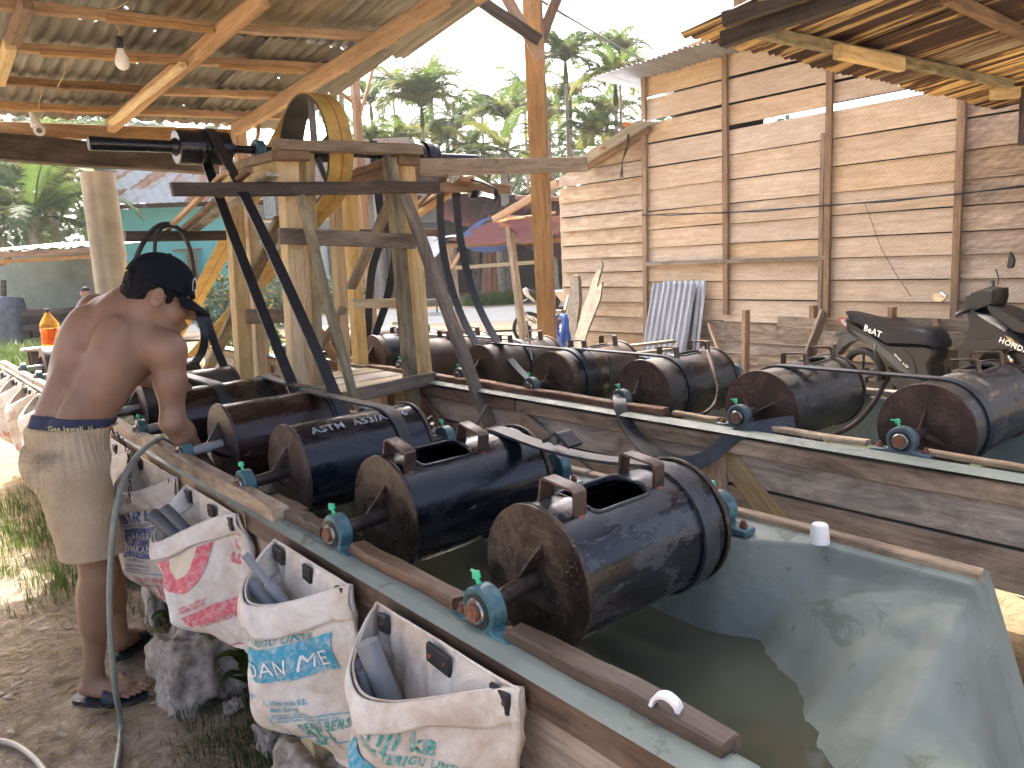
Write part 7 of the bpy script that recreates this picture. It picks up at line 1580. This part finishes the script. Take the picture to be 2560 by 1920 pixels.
t=thing('grey_barrel','dark bluish barrel at the left edge before the green shed','barrel',p); mb=MB(); mb.cyl(p,p+V((0,0,1.25)),.42,.36,20,prof=[(0,.40),(.3,.42),(.7,.40),(.95,.36),(1,.2)]); mb.build('body',plain('dull blue grey drum',(.10,.12,.15),.6,var=.4),t,True); mb=MB(); mb.cyl(p+V((0,0,1.25)),p+V((.05,0,1.6)),.06,.05,10); mb.build('spout',M['dark'],t,30)
# brick house
h=thing('brick_house','two-storey brick house with blue grey tiled roof behind the wheel','house',hx(640,31)); d=31
bgwall('upper_wall',545,905,d,hz(308,640,d),M['brick'],h,z0=hz(472,640,d)); bgwall('lower_wall',545,905,d+.4,hz(472,640,d),M['greywall'],h)
slab('balcony_slab',[hx(545,d-1.6,hz(478,640,d-1.6)),hx(905,d-1.6,hz(470,880,d-1.6)),hx(905,d,hz(470,880,d-1.6)),hx(545,d,hz(478,640,d-1.6))],M['greywall'],h,.35)
a=hx(548,d-.8,hz(305,548,d)); b=hx(735,d-.8,hz(305,735,d)); c=hx(690,d+3,hz(250,690,d+3)); e=hx(590,d+3,hz(252,590,d+3)); roofq('roof',(a,b,c,e),M['bluetile'],h,amp=.05)
b2=hx(950,d+1,hz(400,950,d)); 
for k in range(8): 
    z_=a.z+(e.z-a.z)*k/8; 
window(h,575,618,d,418,470,M['whitepaint'],M['shadow'],4); window(h,560,640,d,545,600,M['whitepaint'],M['lens'],3); window(h,640,668,d,300,345,M['whitepaint'],M['shadow'],2)
for x in (650,705,760):
    p=hx(x,d-1.4); mb=MB(); mb.cyl(p,V((p.x,p.y,hz(472,x,d-1.4))),.14,.14,12); mb.build('porch_column',M['whitepaint'],h,30)
p=hx(600,d); 
quad('door',(hx(720,d-.1,.1),hx(750,d-.1,.1),hx(750,d-.1,hz(560,750,d)),hx(720,d-.1,hz(560,720,d))),M['redbrown'],h,.05)
for k in range(6):
    p=hx(655+k*1.2,d-1.5,.3); 
# grey house right of it
h=thing('grey_house','plain grey rendered house with a low brown roof behind the tower','house',hx(850,29)); d=29
bgwall('front_wall',760,960,d,hz(400,850,d),M['greywall'],h); a=hx(740,d-1,hz(420,740,d-1)); b=hx(1010,d-1,hz(455,1010,d-1)); c=hx(960,d+4,hz(350,900,d+4)); e=hx(780,d+4,hz(345,800,d+4)); roofq('roof',(a,b,c,e),M['redroof'],h)
window(h,830,850,d,470,640,M['brown'],M['shadow'],0); window(h,875,900,d,560,640,M['redbrown'],M['redbrown'],0)
# shed with the red brown roof
h=thing('open_shed','dark open shed with red-brown roof where brown planks lean','shed',hx(1050,27)); d=27
a=hx(955,d-2.0,hz(468,955,d-2)); b=hx(1230,d-2.0,hz(566,1210,d-2)); c=hx(1330,d+4,hz(432,1300,d+4)); e=hx(968,d+4,hz(415,968,d+4)); roofq('roof',(a,b,c,e),M['redroof'],h)
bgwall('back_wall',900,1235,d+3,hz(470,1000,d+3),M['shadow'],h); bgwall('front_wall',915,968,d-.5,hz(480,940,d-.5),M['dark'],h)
slab('floor',[hx(900,d-1.5,.25),hx(1260,d-1.5,.25),hx(1260,d+3,.25),hx(900,d+3,.25)],M['grey'],h,.2)
for x in (983,1082): p=hx(x,d-1.6); beam('post',V((p.x,p.y,0)),V((p.x,p.y,hz(530,x,d-1.6))),.16,.16,M['grey'],h,up=(1,0,0))
p=hx(1200,d-1.6); beam('post',V((p.x,p.y,0)),V((p.x,p.y,hz(545,1200,d-1.6))),.16,.16,M['grey'],h,up=(1,0,0))
for k in range(5): p=hx(985,d-2.+k*.1,.06+.05*k); q=hx(1085,d-2.+k*.1,.06+.05*k); beam('step_board',p,q,.3,.045,M['grey'],h)
cr=lambda x,y:((1040+x*.25317)/1.15732,(440+y*.25317)/1.15732)
for k in range(4):
    xb=[(632,690),(690,738),(742,800),(800,845)][k]; xt=[(680,728),(728,770),(775,820),(830,880)][k]; zt=hz(cr(0,690)[1],1050,d-.6); p=[hx(cr(xb[0],0)[0],d-1.6,.28),hx(cr(xb[1]-6,0)[0],d-1.6,.28),hx(cr(xt[1]-5,0)[0],d-.6,zt),hx(cr(xt[0],0)[0],d-.6,zt)]
    o=slab('leaning_board',p,M['redbrown'],None,.05); tag(o,['leftmost of the four red-brown planks leaning in the dark shed','second red-brown plank from the left leaning in the shed','third red-brown plank from the left leaning in the shed','rightmost of the four red-brown planks leaning in the shed'][k],'plank','red-brown planks leaning in the shed')
p=hx(967,d-2.3); p.z=hz(580,967,d-2.3); q=hx(1162,d-2.3); q.z=hz(566,1162,d-2.3); o=beam('rail_board',p,q,.05,.12,M['yellow']); tag(o,'pale horizontal board across the front of the dark shed','board')
t=thing('ladder','thin brown ladder leaning at the right in the dark shed','ladder',hx(1190,d))
for x0,x1 in ((1180,1195),(1190,1206)): beam('side_rail',hx(x1+3,d-.5,.3),hx(x0,d-.3,hz(545,x0,d-.3)),.05,.05,M['redbrown'],t)
for k in range(6): z_=.6+k*.33; u=k/7; beam('rung',hx(1197-14*u,d-.45,z_),hx(1208-14*u,d-.45,z_),.03,.04,M['redbrown'],t)
# tarpaulin lean-to attached to the plank house
h=thing('tarp_shelter','lean-to shelter of blue and pink tarpaulin on poles next to the plank house','shelter',hx(1100,13)); 
def cp(x,y,d): xx,yy=cr(x,y); return hx(xx,d,hz(yy,xx,d))
a=cp(205,665,15.5); b=cp(830,425,13.0); c=cp(1480,470,11.5); e=cp(1480,590,13.5); f=cp(900,630,15.0)
def tarpf(u,v):
    top=b.lerp(c,u); bot=a.lerp(e,u); p=top.lerp(bot,v); return p-V((0,0,.18*math.sin(math.pi*v)*math.sin(math.pi*u)+.05*math.sin(u*17+v*3)*v))
mb=MB(); mb.grid(tarpf,40,14); mb.build('tarpaulin_pink',M['pinktarp'],h,True)
mb=MB(); mb.grid(lambda u,v:tarpf(-.02+.10*u*(.4+v),v)+V((0,0,.03+.05*math.sin(v*9))),8,20); mb.build('tarpaulin_blue_edge',M['bluetarp'],h,True)
mb=MB(); mb.grid(lambda u,v:a.lerp(e,.2+.5*u)-V((0,0,.05+.18*v*math.sin(math.pi*u))),20,4); mb.build('tarpaulin_sag',M['bluetarp'],h,True)
beam('pole',cp(290,690,15.3),cp(1470,630,13.4),.07,.09,M['brown'],h,n=4); beam('pole',cp(560,650,15.0),cp(900,560,13.6),.05,.05,M['brown'],h); beam('pole',cp(960,610,14.5),cp(1460,540,13),.05,.07,M['brown'],h)
beam('rafter',cp(800,430,12.8),cp(1440,60,11.8),.07,.10,M['orange'],h,n=4); beam('rafter',cp(1030,210,13),cp(1450,225,12),.06,.08,M['brown'],h); beam('beam',cp(870,445,13),cp(1470,450,12),.08,.18,M['redbrown'],h); beam('bamboo',cp(830,447,12.9),cp(1400,358,12.2),.035,.035,M['yellow'],h)
a2=cp(730,385,13.5);b2=cp(1440,-10,12.2); c2=b2+Fh*2.5+V((0,0,-.1)); roofq('roof',(a2,b2,c2,a2+Fh*2.5),M['dark'],h,amp=.02)
dP=12.9; p0=cp(940,430,dP); beam('post',V((cp(1040,1600,dP).x,cp(1040,1600,dP).y,0)),p0,.11,.10,M['grey'],h,up=(1,0,0),n=4); beam('post',V((hx(990,16.).x,hx(990,16.).y,0)),cp(345,700,16.),.10,.10,M['grey'],h,up=(1,0,0)); beam('brace',cp(335,940,16.),cp(490,700,15.6),.06,.05,M['orange'],h)
t=thing('satellite_dish','small white satellite dish left of the tarpaulin shelter','dish',cp(165,720,17)); cD=cp(165,718,22); nD=U(V((-.75,-.5,.35))); aD=nD.orthogonal().normalized(); bD=nD.cross(aD); mb=MB()
mb.grid(lambda u,v:cD+(aD*math.cos(2*math.pi*u)+bD*math.sin(2*math.pi*u))*.36*v+nD*(.10*v*v),28,5,cu=True); o=mb.build('reflector',M['whitepaint'],t,True); sm=o.modifiers.new('t','SOLIDIFY'); sm.thickness=.01; mb=MB(); mb.tube([cD-bD*.3,cD+nD*.35],.012,6); mb.build('arm',M['steel'],t,True); mb=MB(); mb.tube([cD,cD-nD*.2,V((cD.x,cD.y,0))-nD*.2],.025,6); mb.build('mast',M['steel'],t,True)
# overhead wires
def wire(label,pts,r): mb=MB(); mb.tube(curve(pts,8),r,5); tag(mb.build('overhead_wire',M['cable'],None,True),label,'wire')
W1=lambda x,y,d:PD(x*1.15732,y*1.15732,d)
wire('dark overhead cable falling from the post top towards the palms',[W1(1150,-10,9),W1(1250,50,14),W1(1370,122,22),W1(1420,150,30)],.02); wire('faint thin wire crossing the sky to the plank house',[W1(1180,10,12),W1(1300,85,16),W1(1440,150,18)],.006); wire('thin wire over the roof ridge of the plank house',[W1(1460,-10,14),W1(1540,40,12),W1(1600,75,11)],.006)
# ---------------------------------------------------------------- palms and other plants
def frond_mesh(name,L,nl,wl,ll,droop,mat,up=.5,vee=.5,ragged=.15,seed=0,curl=1.):
    rn=random.Random(seed); mb=MB(); N_=14; P=[]
    x=z=0; a=up
    for i in range(N_+1):
        P.append(V((x,0,z))); x+=math.cos(a)*L/N_; z+=math.sin(a)*L/N_; a-=droop/N_*(.5+i/N_)
    mb.tube(P,.02,4,rs=[.028*(1-.85*i/N_) for i in range(N_+1)])
    def at_(t): q=t*N_; i=min(int(q),N_-1); return P[i].lerp(P[i+1],q-i),(P[i+1]-P[i]).normalized()
    for k in range(nl):
        t=.12+.88*k/nl; p,tn=at_(t); l_=ll*math.sin(math.pi*(.12+.8*t))**.6*rn.uniform(1-ragged,1+ragged); upv=V((0,1,0)).cross(tn); 
        if upv.z<0: upv=-upv
        for s_ in (-1,1):
            dd=U(V((0,s_,0))*1+tn*(.55+.6*t)+upv*vee*rn.uniform(.3,1.1)); e1=p+dd*l_*.55; e2=e1+U(dd-V((0,0,.75*curl)))*l_*.45; w=wl*rn.uniform(.8,1.1); wv=tn*w*.5
            mb.add([p-wv*.5,p+wv*.5,e1+wv,e1-wv,e2],[(0,1,2,3),(3,2,4)])
    me=mb.mesh(name); me.materials.append(mat); me.polygons.foreach_set('use_smooth',[False]*len(me.polygons)); return me
CO=[frond_mesh('frond',3.6,52,.085,.75,1.5,M['leaf'],up=.9,vee=.25,seed=1),frond_mesh('frond',3.6,52,.085,.75,1.9,M['leafdark'],up=.6,vee=-.1,seed=2),frond_mesh('frond',3.4,48,.085,.7,1.3,M['leafyellow'],up=.8,vee=.2,seed=3)]
AR=[frond_mesh('frond',2.0,34,.085,.66,1.7,M['leaf'],up=1.15,vee=.45,seed=4,curl=.8),frond_mesh('frond',2.0,32,.09,.66,2.2,M['leafyellow'],up=.95,vee=.3,seed=5,curl=.9),frond_mesh('frond',1.9,34,.085,.64,1.9,M['leafdark'],up=1.0,vee=.35,seed=6)]
def palm(label,px,py,d,kind,scale=1.,n=12,seed=0,lean=.0):
    rn=random.Random(seed); top=hx(px,d,hz(py,px,d)); base=V((top.x+lean,top.y-lean*.5,0)); t=thing('palm_tree',label,'palm tree',base,'palms behind the houses'); 
    mb=MB(); pts=curve([base,base.lerp(top,.5)+V((lean*.2,0,0)),top],5); r=.15 if kind=='c' else .075; mb.tube(pts,r,8,rs=[r*(1.25-.45*i/len(pts)) for i in range(len(pts))]); mb.build('trunk',M['bark_palm'],t,True)
    if kind=='a':
        mb=MB(); mb.cyl(top-V((0,0,.75)),top+V((0,0,.1)),.10,.06,10,prof=[(0,.09),(.3,.11),(1,.05)]); mb.build('crownshaft',M['leafyellow'],t,True)
    for k in range(n):
        q=k/n; mesh_=rn.choice(CO if kind=='c' else AR); o=bpy.data.objects.new('frond',mesh_); COL.objects.link(o); az=k*2.39996+rn.uniform(-.2,.2); pitch=.45-1.25*q+rn.uniform(-.12,.12) if kind=='c' else .35-.85*q+rn.uniform(-.1,.1)
        sc_=scale*rn.uniform(.85,1.1); o.matrix_world=Matrix.Rotation(az,4,'Z')@Matrix.Rotation(-pitch,4,'Y')@Matrix.Scale(sc_,4); o.location=top+V((0,0,.02)); par(o,t)
    return t
specs=[("tallest coconut palm rising above the middle clump",955,175,40,'c',.8,16,1),("large sunlit areca palm below the tallest palm",935,232,32,'a',1.75,16,2),("dark small palm left of the tallest palm",878,190,44,'a',1.3,11,3),("low drooping palm beside the roof strut",830,225,40,'a',1.2,10,4),("bright young palm above the shed roof",825,305,26,'a',.75,9,5),("areca palm just right of the tall orange post",1238,135,30,'a',1.35,14,6),("areca palm behind the power line",1350,118,36,'a',1.3,12,7),("bushy areca palm close to the plank house corner",1340,185,31,'a',1.5,14,8),("wide palm low behind the crossing board",1110,262,34,'a',1.5,14,9),("palm crown half hidden behind the orange post",1190,300,32,'c',.6,12,10),("coconut palm arching over the red-brown roof",1030,330,30,'c',.75,14,11),("low dark palm between tower and post",985,305,38,'a',1.6,12,12),("yellowing palm under the power line",1245,215,34,'a',1.2,11,13),("palm hidden by the roof edge left of the posts",770,175,42,'c',.9,14,14),("dark palm behind the brick house",745,235,46,'c',.9,12,15),("lowest palm in front of the plank house gable",1290,300,29,'a',1.2,12,16)]
for l,px,py,d,k,s_,n,sd_ in specs: palm(l,px,py,d,k,s_*(.66 if k=='a' else .74),n+2,sd_)
for j_,(px,py,d) in enumerate(((905,290,42),(1060,255,46),(1150,215,44),(1000,260,36),(1320,255,40),(1200,265,38),(1100,330,28),(870,330,34))):
    palm(['dim palm crown behind the shed roof beside the roof strut','dim palm crown in the middle distance right of the tallest palm','high thin palm just left of the tall orange post','small palm between the sunlit palm and the arching palm','palm crown right under the power line behind the others','low palm just right of the orange post','lowest palm touching the crossing board','small low palm above the grey house roof'][j_],px,py,d,'a' if j_%3 else 'c',1.15 if j_%3 else .6,13,40+j_)
for l,px,py,d,s_,n,sd_ in (("coconut palm at the far left edge above the green shed",10,385,30,1.0,18,21),("coconut palm with drooping fronds left of the column",135,400,27,.95,18,22),("coconut palm behind between the two left ones",80,330,36,1.1,18,23),("low coconut palm touching the green shed roof",95,470,24,.9,16,24),("coconut palm right behind the concrete column",215,430,33,1.,14,25),("farthest hazy coconut palm left of the shed",-40,450,28,1.,16,26)): palm(l,px,py,d,'c',s_,n,sd_)
# broad mass of trees far behind
def bushmass(name,label,cx,cz,d,w,h,n,mat,seed,cat=None,kind='stuff',ls=.35,dep=2.):
    rn=random.Random(seed); mb=MB()
    for k in range(n):
        a=rn.uniform(-1,1); r_=(1-a*a)**.5; b=rn.uniform(-.15,1)*r_**.6; c=rn.uniform(-1,1)*dep
        lump=1+.22*mnoise.noise(V((a*3+seed,c,b*3))); p=hx(cx,d)+Rh*(a*w*lump)+Fh*c; p.z=cz+b*h*lump
        u=U(V((rn.uniform(-1,1),rn.uniform(-1,1),rn.uniform(-.6,.6)))); v=u.orthogonal().normalized(); l_=ls*rn.uniform(.6,1.3)
        mb.add([p,p+u*l_*.5+v*l_*.25,p+u*l_,p+u*l_*.5-v*l_*.25],[(0,1,2,3)])
    me=mb.mesh(name); o=link(name,me,mat); tag(o,label,cat,kind=kind); return o
bushmass('far_trees','dark far-off mass of trees behind the houses',1000,1.5,55,24,7.5,9000,M['leafdark'],1,ls=.9,dep=3); bushmass('far_trees','far-off pale mass of trees behind the left shed',60,1.5,46,16,10,6000,M['leafdark'],2,ls=.9,dep=3); bushmass('far_trees','far-off trees showing between wall and post',1400,1.5,50,10,9,3500,M['leafdark'],3,ls=.8,dep=3)
def bush(label,px,d,w,h,n,mat,seed,ls,flowers=None,cat='bush'):
    t=thing('bush',label,cat,hx(px,d)); o=bushmass('foliage',None,px,.1,d,w,h,n,mat,seed,kind='stuff',ls=ls,dep=w*.8); par(o,t)
    rn=random.Random(seed)
    for k in range(5):
        mb=MB(); b=hx(px,d); e=b+Rh*rn.uniform(-w*.5,w*.5)+V((0,0,h*.7)); mb.tube([b,b.lerp(e,.5)+Fh*rn.uniform(-.1,.1),e],.02,5); mb.build('stem',M['bark_palm'],t,True)
    if flowers:
        mb=MB()
        for k in range(45):
            a=rn.uniform(-1,1); p=hx(px,d)+Rh*a*w*.9-Fh*rn.uniform(0,w*.8); p.z=.2+rn.uniform(.2,1)*h*(1-a*a)**.5; mb.box(p,(.06,.06,.045))
        q=mb.build('flowers',flowers,t,False); tag(q,kind='stuff')
    return t
M['flower']=plain('orange yellow petals',(.75,.42,.04),.6)
bush('flowering bush with orange blossoms beyond the tower posts',590,20,.8,1.5,2200,M['leafdark'],5,.12,M['flower']); bush('dark green bush at the foot of the turquoise house',478,21,.6,1.5,1600,M['leafdark'],6,.13,M['flower']); bush('small pale bush behind the shiny drum',845,11,.45,.55,900,M['leafyellow'],7,.09); bush('grey green bush by the brown door',740,24,.8,1.2,1600,M['leafdark'],8,.12); bush('low leafy plant at the foot of the green house steps',520,15,.6,.6,900,M['grass'],9,.12)
# banana leaves above the red roof
t=thing('banana_plant','pale green banana leaves above the red-brown roof','banana plant',hx(1060,31))
for k in range(7):
    b=hx(1035+k*12,31,hz(430,1060,31)); rn=random.Random(k); e=U(Rh*rn.uniform(-.9,.9)+V((0,0,1.1))+Fh*rn.uniform(-.5,.2)); mb=MB()
    def bf(u,v): s_=.32*math.sin(math.pi*min(1,.08+u*.9))**.6*(v*2-1); p=b+e*(2.2*u)-V((0,0,.9*u*u)); return p+U(e.cross(V((0,0,1))))*s_-V((0,0,abs(s_)*.35))
    mb.grid(bf,14,4); mb.build('leaf',M['leaf'] if k%2 else M['leafyellow'],t,True)
mb=MB(); p=hx(1060,31); mb.cyl(p,V((p.x,p.y,hz(430,1060,31)+.1)),.18,.12,10); mb.build('trunk',M['leafdark'],t,True)
# ---------------------------------------------------------------- grass, straw, fallen leaves near by
def tufts(name,label,spots,mat,blades,hgt,wid,seed,spread=.12):
    rn=random.Random(seed); mb=MB()
    for (x,y,sc_) in spots:
        for k in range(int(blades*sc_)):
            a=rn.uniform(0,6.283); r=spread*sc_*rn.random()**.6; bx=x+r*math.cos(a)*1.0; by=y+r*math.sin(a); h_=hgt*rn.uniform(.45,1.15)*sc_**.5; l_=V((math.cos(a)*rn.uniform(.2,1.)+rn.uniform(-.3,.3),math.sin(a)*rn.uniform(.2,1.)+rn.uniform(-.3,.3),0))*h_*.55
            b=V((bx,by,gheight(bx,by)-.004)); w=V((-l_.y,l_.x,0)); w=(w.normalized() if w.length>1e-4 else V((1,0,0)))*wid*rn.uniform(.6,1.2); m_=b+l_*.35+V((0,0,h_*.6)); e=b+l_+V((0,0,h_*rn.uniform(.55,.95)))
            mb.add([b-w,b+w,m_+w*.7,m_-w*.7,e],[(0,1,2,3),(3,2,4)])
    me=mb.mesh(name); o=link(name,me,mat); tag(o,label,kind='stuff'); return o
rn=random.Random(9)
def area(n,x0,x1,y0,y1,sc=(.5,1.3)): return [(rn.uniform(x0,x1),rn.uniform(y0,y1),rn.uniform(*sc)) for _ in range(n)]
tufts('grass','dark green grass growing under the near trough',area(120,.72,1.25,1.35,4.2)+area(25,.60,.75,2.0,2.9,(.4,.8)),M['grassdark'],46,.085,.0016,1); tufts('grass','brighter green grass blades under the near trough',area(70,.70,1.15,1.5,4.5),M['grass'],26,.10,.0018,2)
tufts('grass','tall backlit grass beyond the near trough at left',[(x,y,s_) for (x,y,s_) in [(hx(rn.uniform(-30,110),dd).x,hx(rn.uniform(-30,110),dd).y,rn.uniform(1.,2.2)) for dd in [rn.uniform(9.5,13) for _ in range(1)]]]+[(lambda q:(q.x,q.y,rn.uniform(1.2,2.6)))(hx(rn.uniform(-60,125),rn.uniform(9.5,13.5))) for _ in range(110)],M['grass'],40,.42,.012,3,spread=.3)
tufts('grass','green grass at left behind the sacks and the concrete block',area(60,.15,.72,4.0,6.6,(.6,1.4)),M['grass'],40,.11,.0022,4); tufts('grass','grass strip before the dark shed across the road',[(lambda q:(q.x,q.y,rn.uniform(1.,2.)))(hx(rn.uniform(1020,1135),rn.uniform(24.6,25.8))) for _ in range(60)],M['grass'],40,.42,.014,5,spread=.3)
tufts('grass','small grass tufts behind the drums by the wall',[(lambda q:(q.x,q.y,rn.uniform(.8,1.5)))(PX(*cr2(1800,1150),7.2)) for _ in range(1)]+area(20,7.0,7.8,5.0,6.2,(.8,1.6)),M['grass'],40,.16,.004,6); tufts('grass','weeds along the near side of the road and yard',[(lambda q:(q.x,q.y,rn.uniform(.8,1.8)))(hx(rn.uniform(440,960),rn.uniform(9.5,15))) for _ in range(110)],M['grass'],34,.16,.006,7,spread=.25)
def litter(name,label,n,x0,x1,y0,y1,L,w,mat,seed,flat=True):
    rn=random.Random(seed); mb=MB()
    for k in range(n):
        x=rn.uniform(x0,x1); y=rn.uniform(y0,y1); 
        if mnoise.noise(V((x*2.2,y*2.2,seed)))<-.12: continue
        a=rn.uniform(0,6.283); l_=L*rn.uniform(.4,1.4); b=V((x,y,gheight(x,y)+.004)); d=V((math.cos(a),math.sin(a),rn.uniform(-.03,.14))); c=V((-d.y,d.x,rn.uniform(-.4,.4)))*w*rn.uniform(.6,1.3); m_=b+d*l_*.5+V((rn.uniform(-.15,.15)*l_,rn.uniform(-.15,.15)*l_,rn.uniform(0,.10)*l_))
        mb.add([b-c*.6,b+c*.6,m_+c,m_-c,b+d*l_],[(0,1,2,3),(3,2,4)])
    me=mb.mesh(name); o=link(name,me,mat); tag(o,label,kind='stuff')
litter('straw','dry straw stalks scattered on the dirt',15000,-1.2,1.3,1.2,5.5,.08,.0017,M['grassdry'],11); litter('straw','darker dead stalks scattered on the dirt',9000,-1.2,1.4,1.2,6.0,.05,.0016,plain('dead stalk',(.12,.09,.06),.9),12); litter('dry_leaves','dry curled leaves lying on the dirt',420,-.6,1.3,1.3,5.2,.05,.011,M['dryleaf'],13); litter('dry_leaves','dry leaves lying at the lower right beyond the tarpaulin',160,2.0,4.2,-.2,2.2,.09,.016,M['dryleaf'],14); litter('straw','chips and straw on the sunlit yard between the troughs',5000,1.7,7.5,.3,8.5,.06,.002,M['grassdry'],15)
# broad-leaved weeds under the near trough
def weed(label,c,n,seed,L=.07):
    rn=random.Random(seed); t=thing('weed_plant',label,'plant',c)
    for k in range(n):
        a=k*2.4; e=V((math.cos(a),math.sin(a),0)); p0=V(c)+V((0,0,.03+.012*k)); mb=MB()
        def lf(u,v): s_=L*.22*math.sin(math.pi*(.06+.88*u))**.8*(2*v-1); return p0+e*(L*u)+V((0,0,.035*math.sin(u*2.4)))+V((-e.y,e.x,0))*s_+V((0,0,abs(s_)*.4))
        mb.grid(lf,7,4); mb.build('leaf',M['grassdark'] if k%3 else M['grass'],t,True)
    mb=MB(); mb.tube([V(c),V(c)+V((0,0,.03+.012*n))],.003,5); mb.build('stem',M['grassdark'],t,True)
weed('broad-leaved weed beside the left sandal',V((.80,3.30,.02)),12,1,.10); weed('broad-leaved weed under the badge sack',V((.86,2.62,.0)),12,2,.11); weed('small leafy weed behind the rear concrete footing',V((.92,3.4,.0)),10,3,.10); weed('leafy weed right of the crumbly footing',V((.92,1.62,.0)),12,4,.09); weed('green weed at the bottom under the nearest sack',V((.93,1.35,.0)),10,5,.08)

# ---------------------------------------------------------------- hazy air
mb=MB(); mb.box((0,0,11.5),(239,239,25)); hz_=mb.build('haze',None,None,False); tag(hz_,'thin bright haze in the air',kind='stuff')
hm=bpy.data.materials.new('haze air'); hm.use_nodes=True; ht=hm.node_tree; ht.nodes.remove(ht.nodes['Principled BSDF']); pv=ht.nodes.new('ShaderNodeVolumePrincipled'); pv.inputs['Color'].default_value=(.9,.93,.95,1); pv.inputs['Density'].default_value=.0007; pv.inputs['Anisotropy'].default_value=.35; ht.links.new(pv.outputs[0],ht.nodes['Material Output'].inputs['Volume']); hz_.data.materials.append(hm)
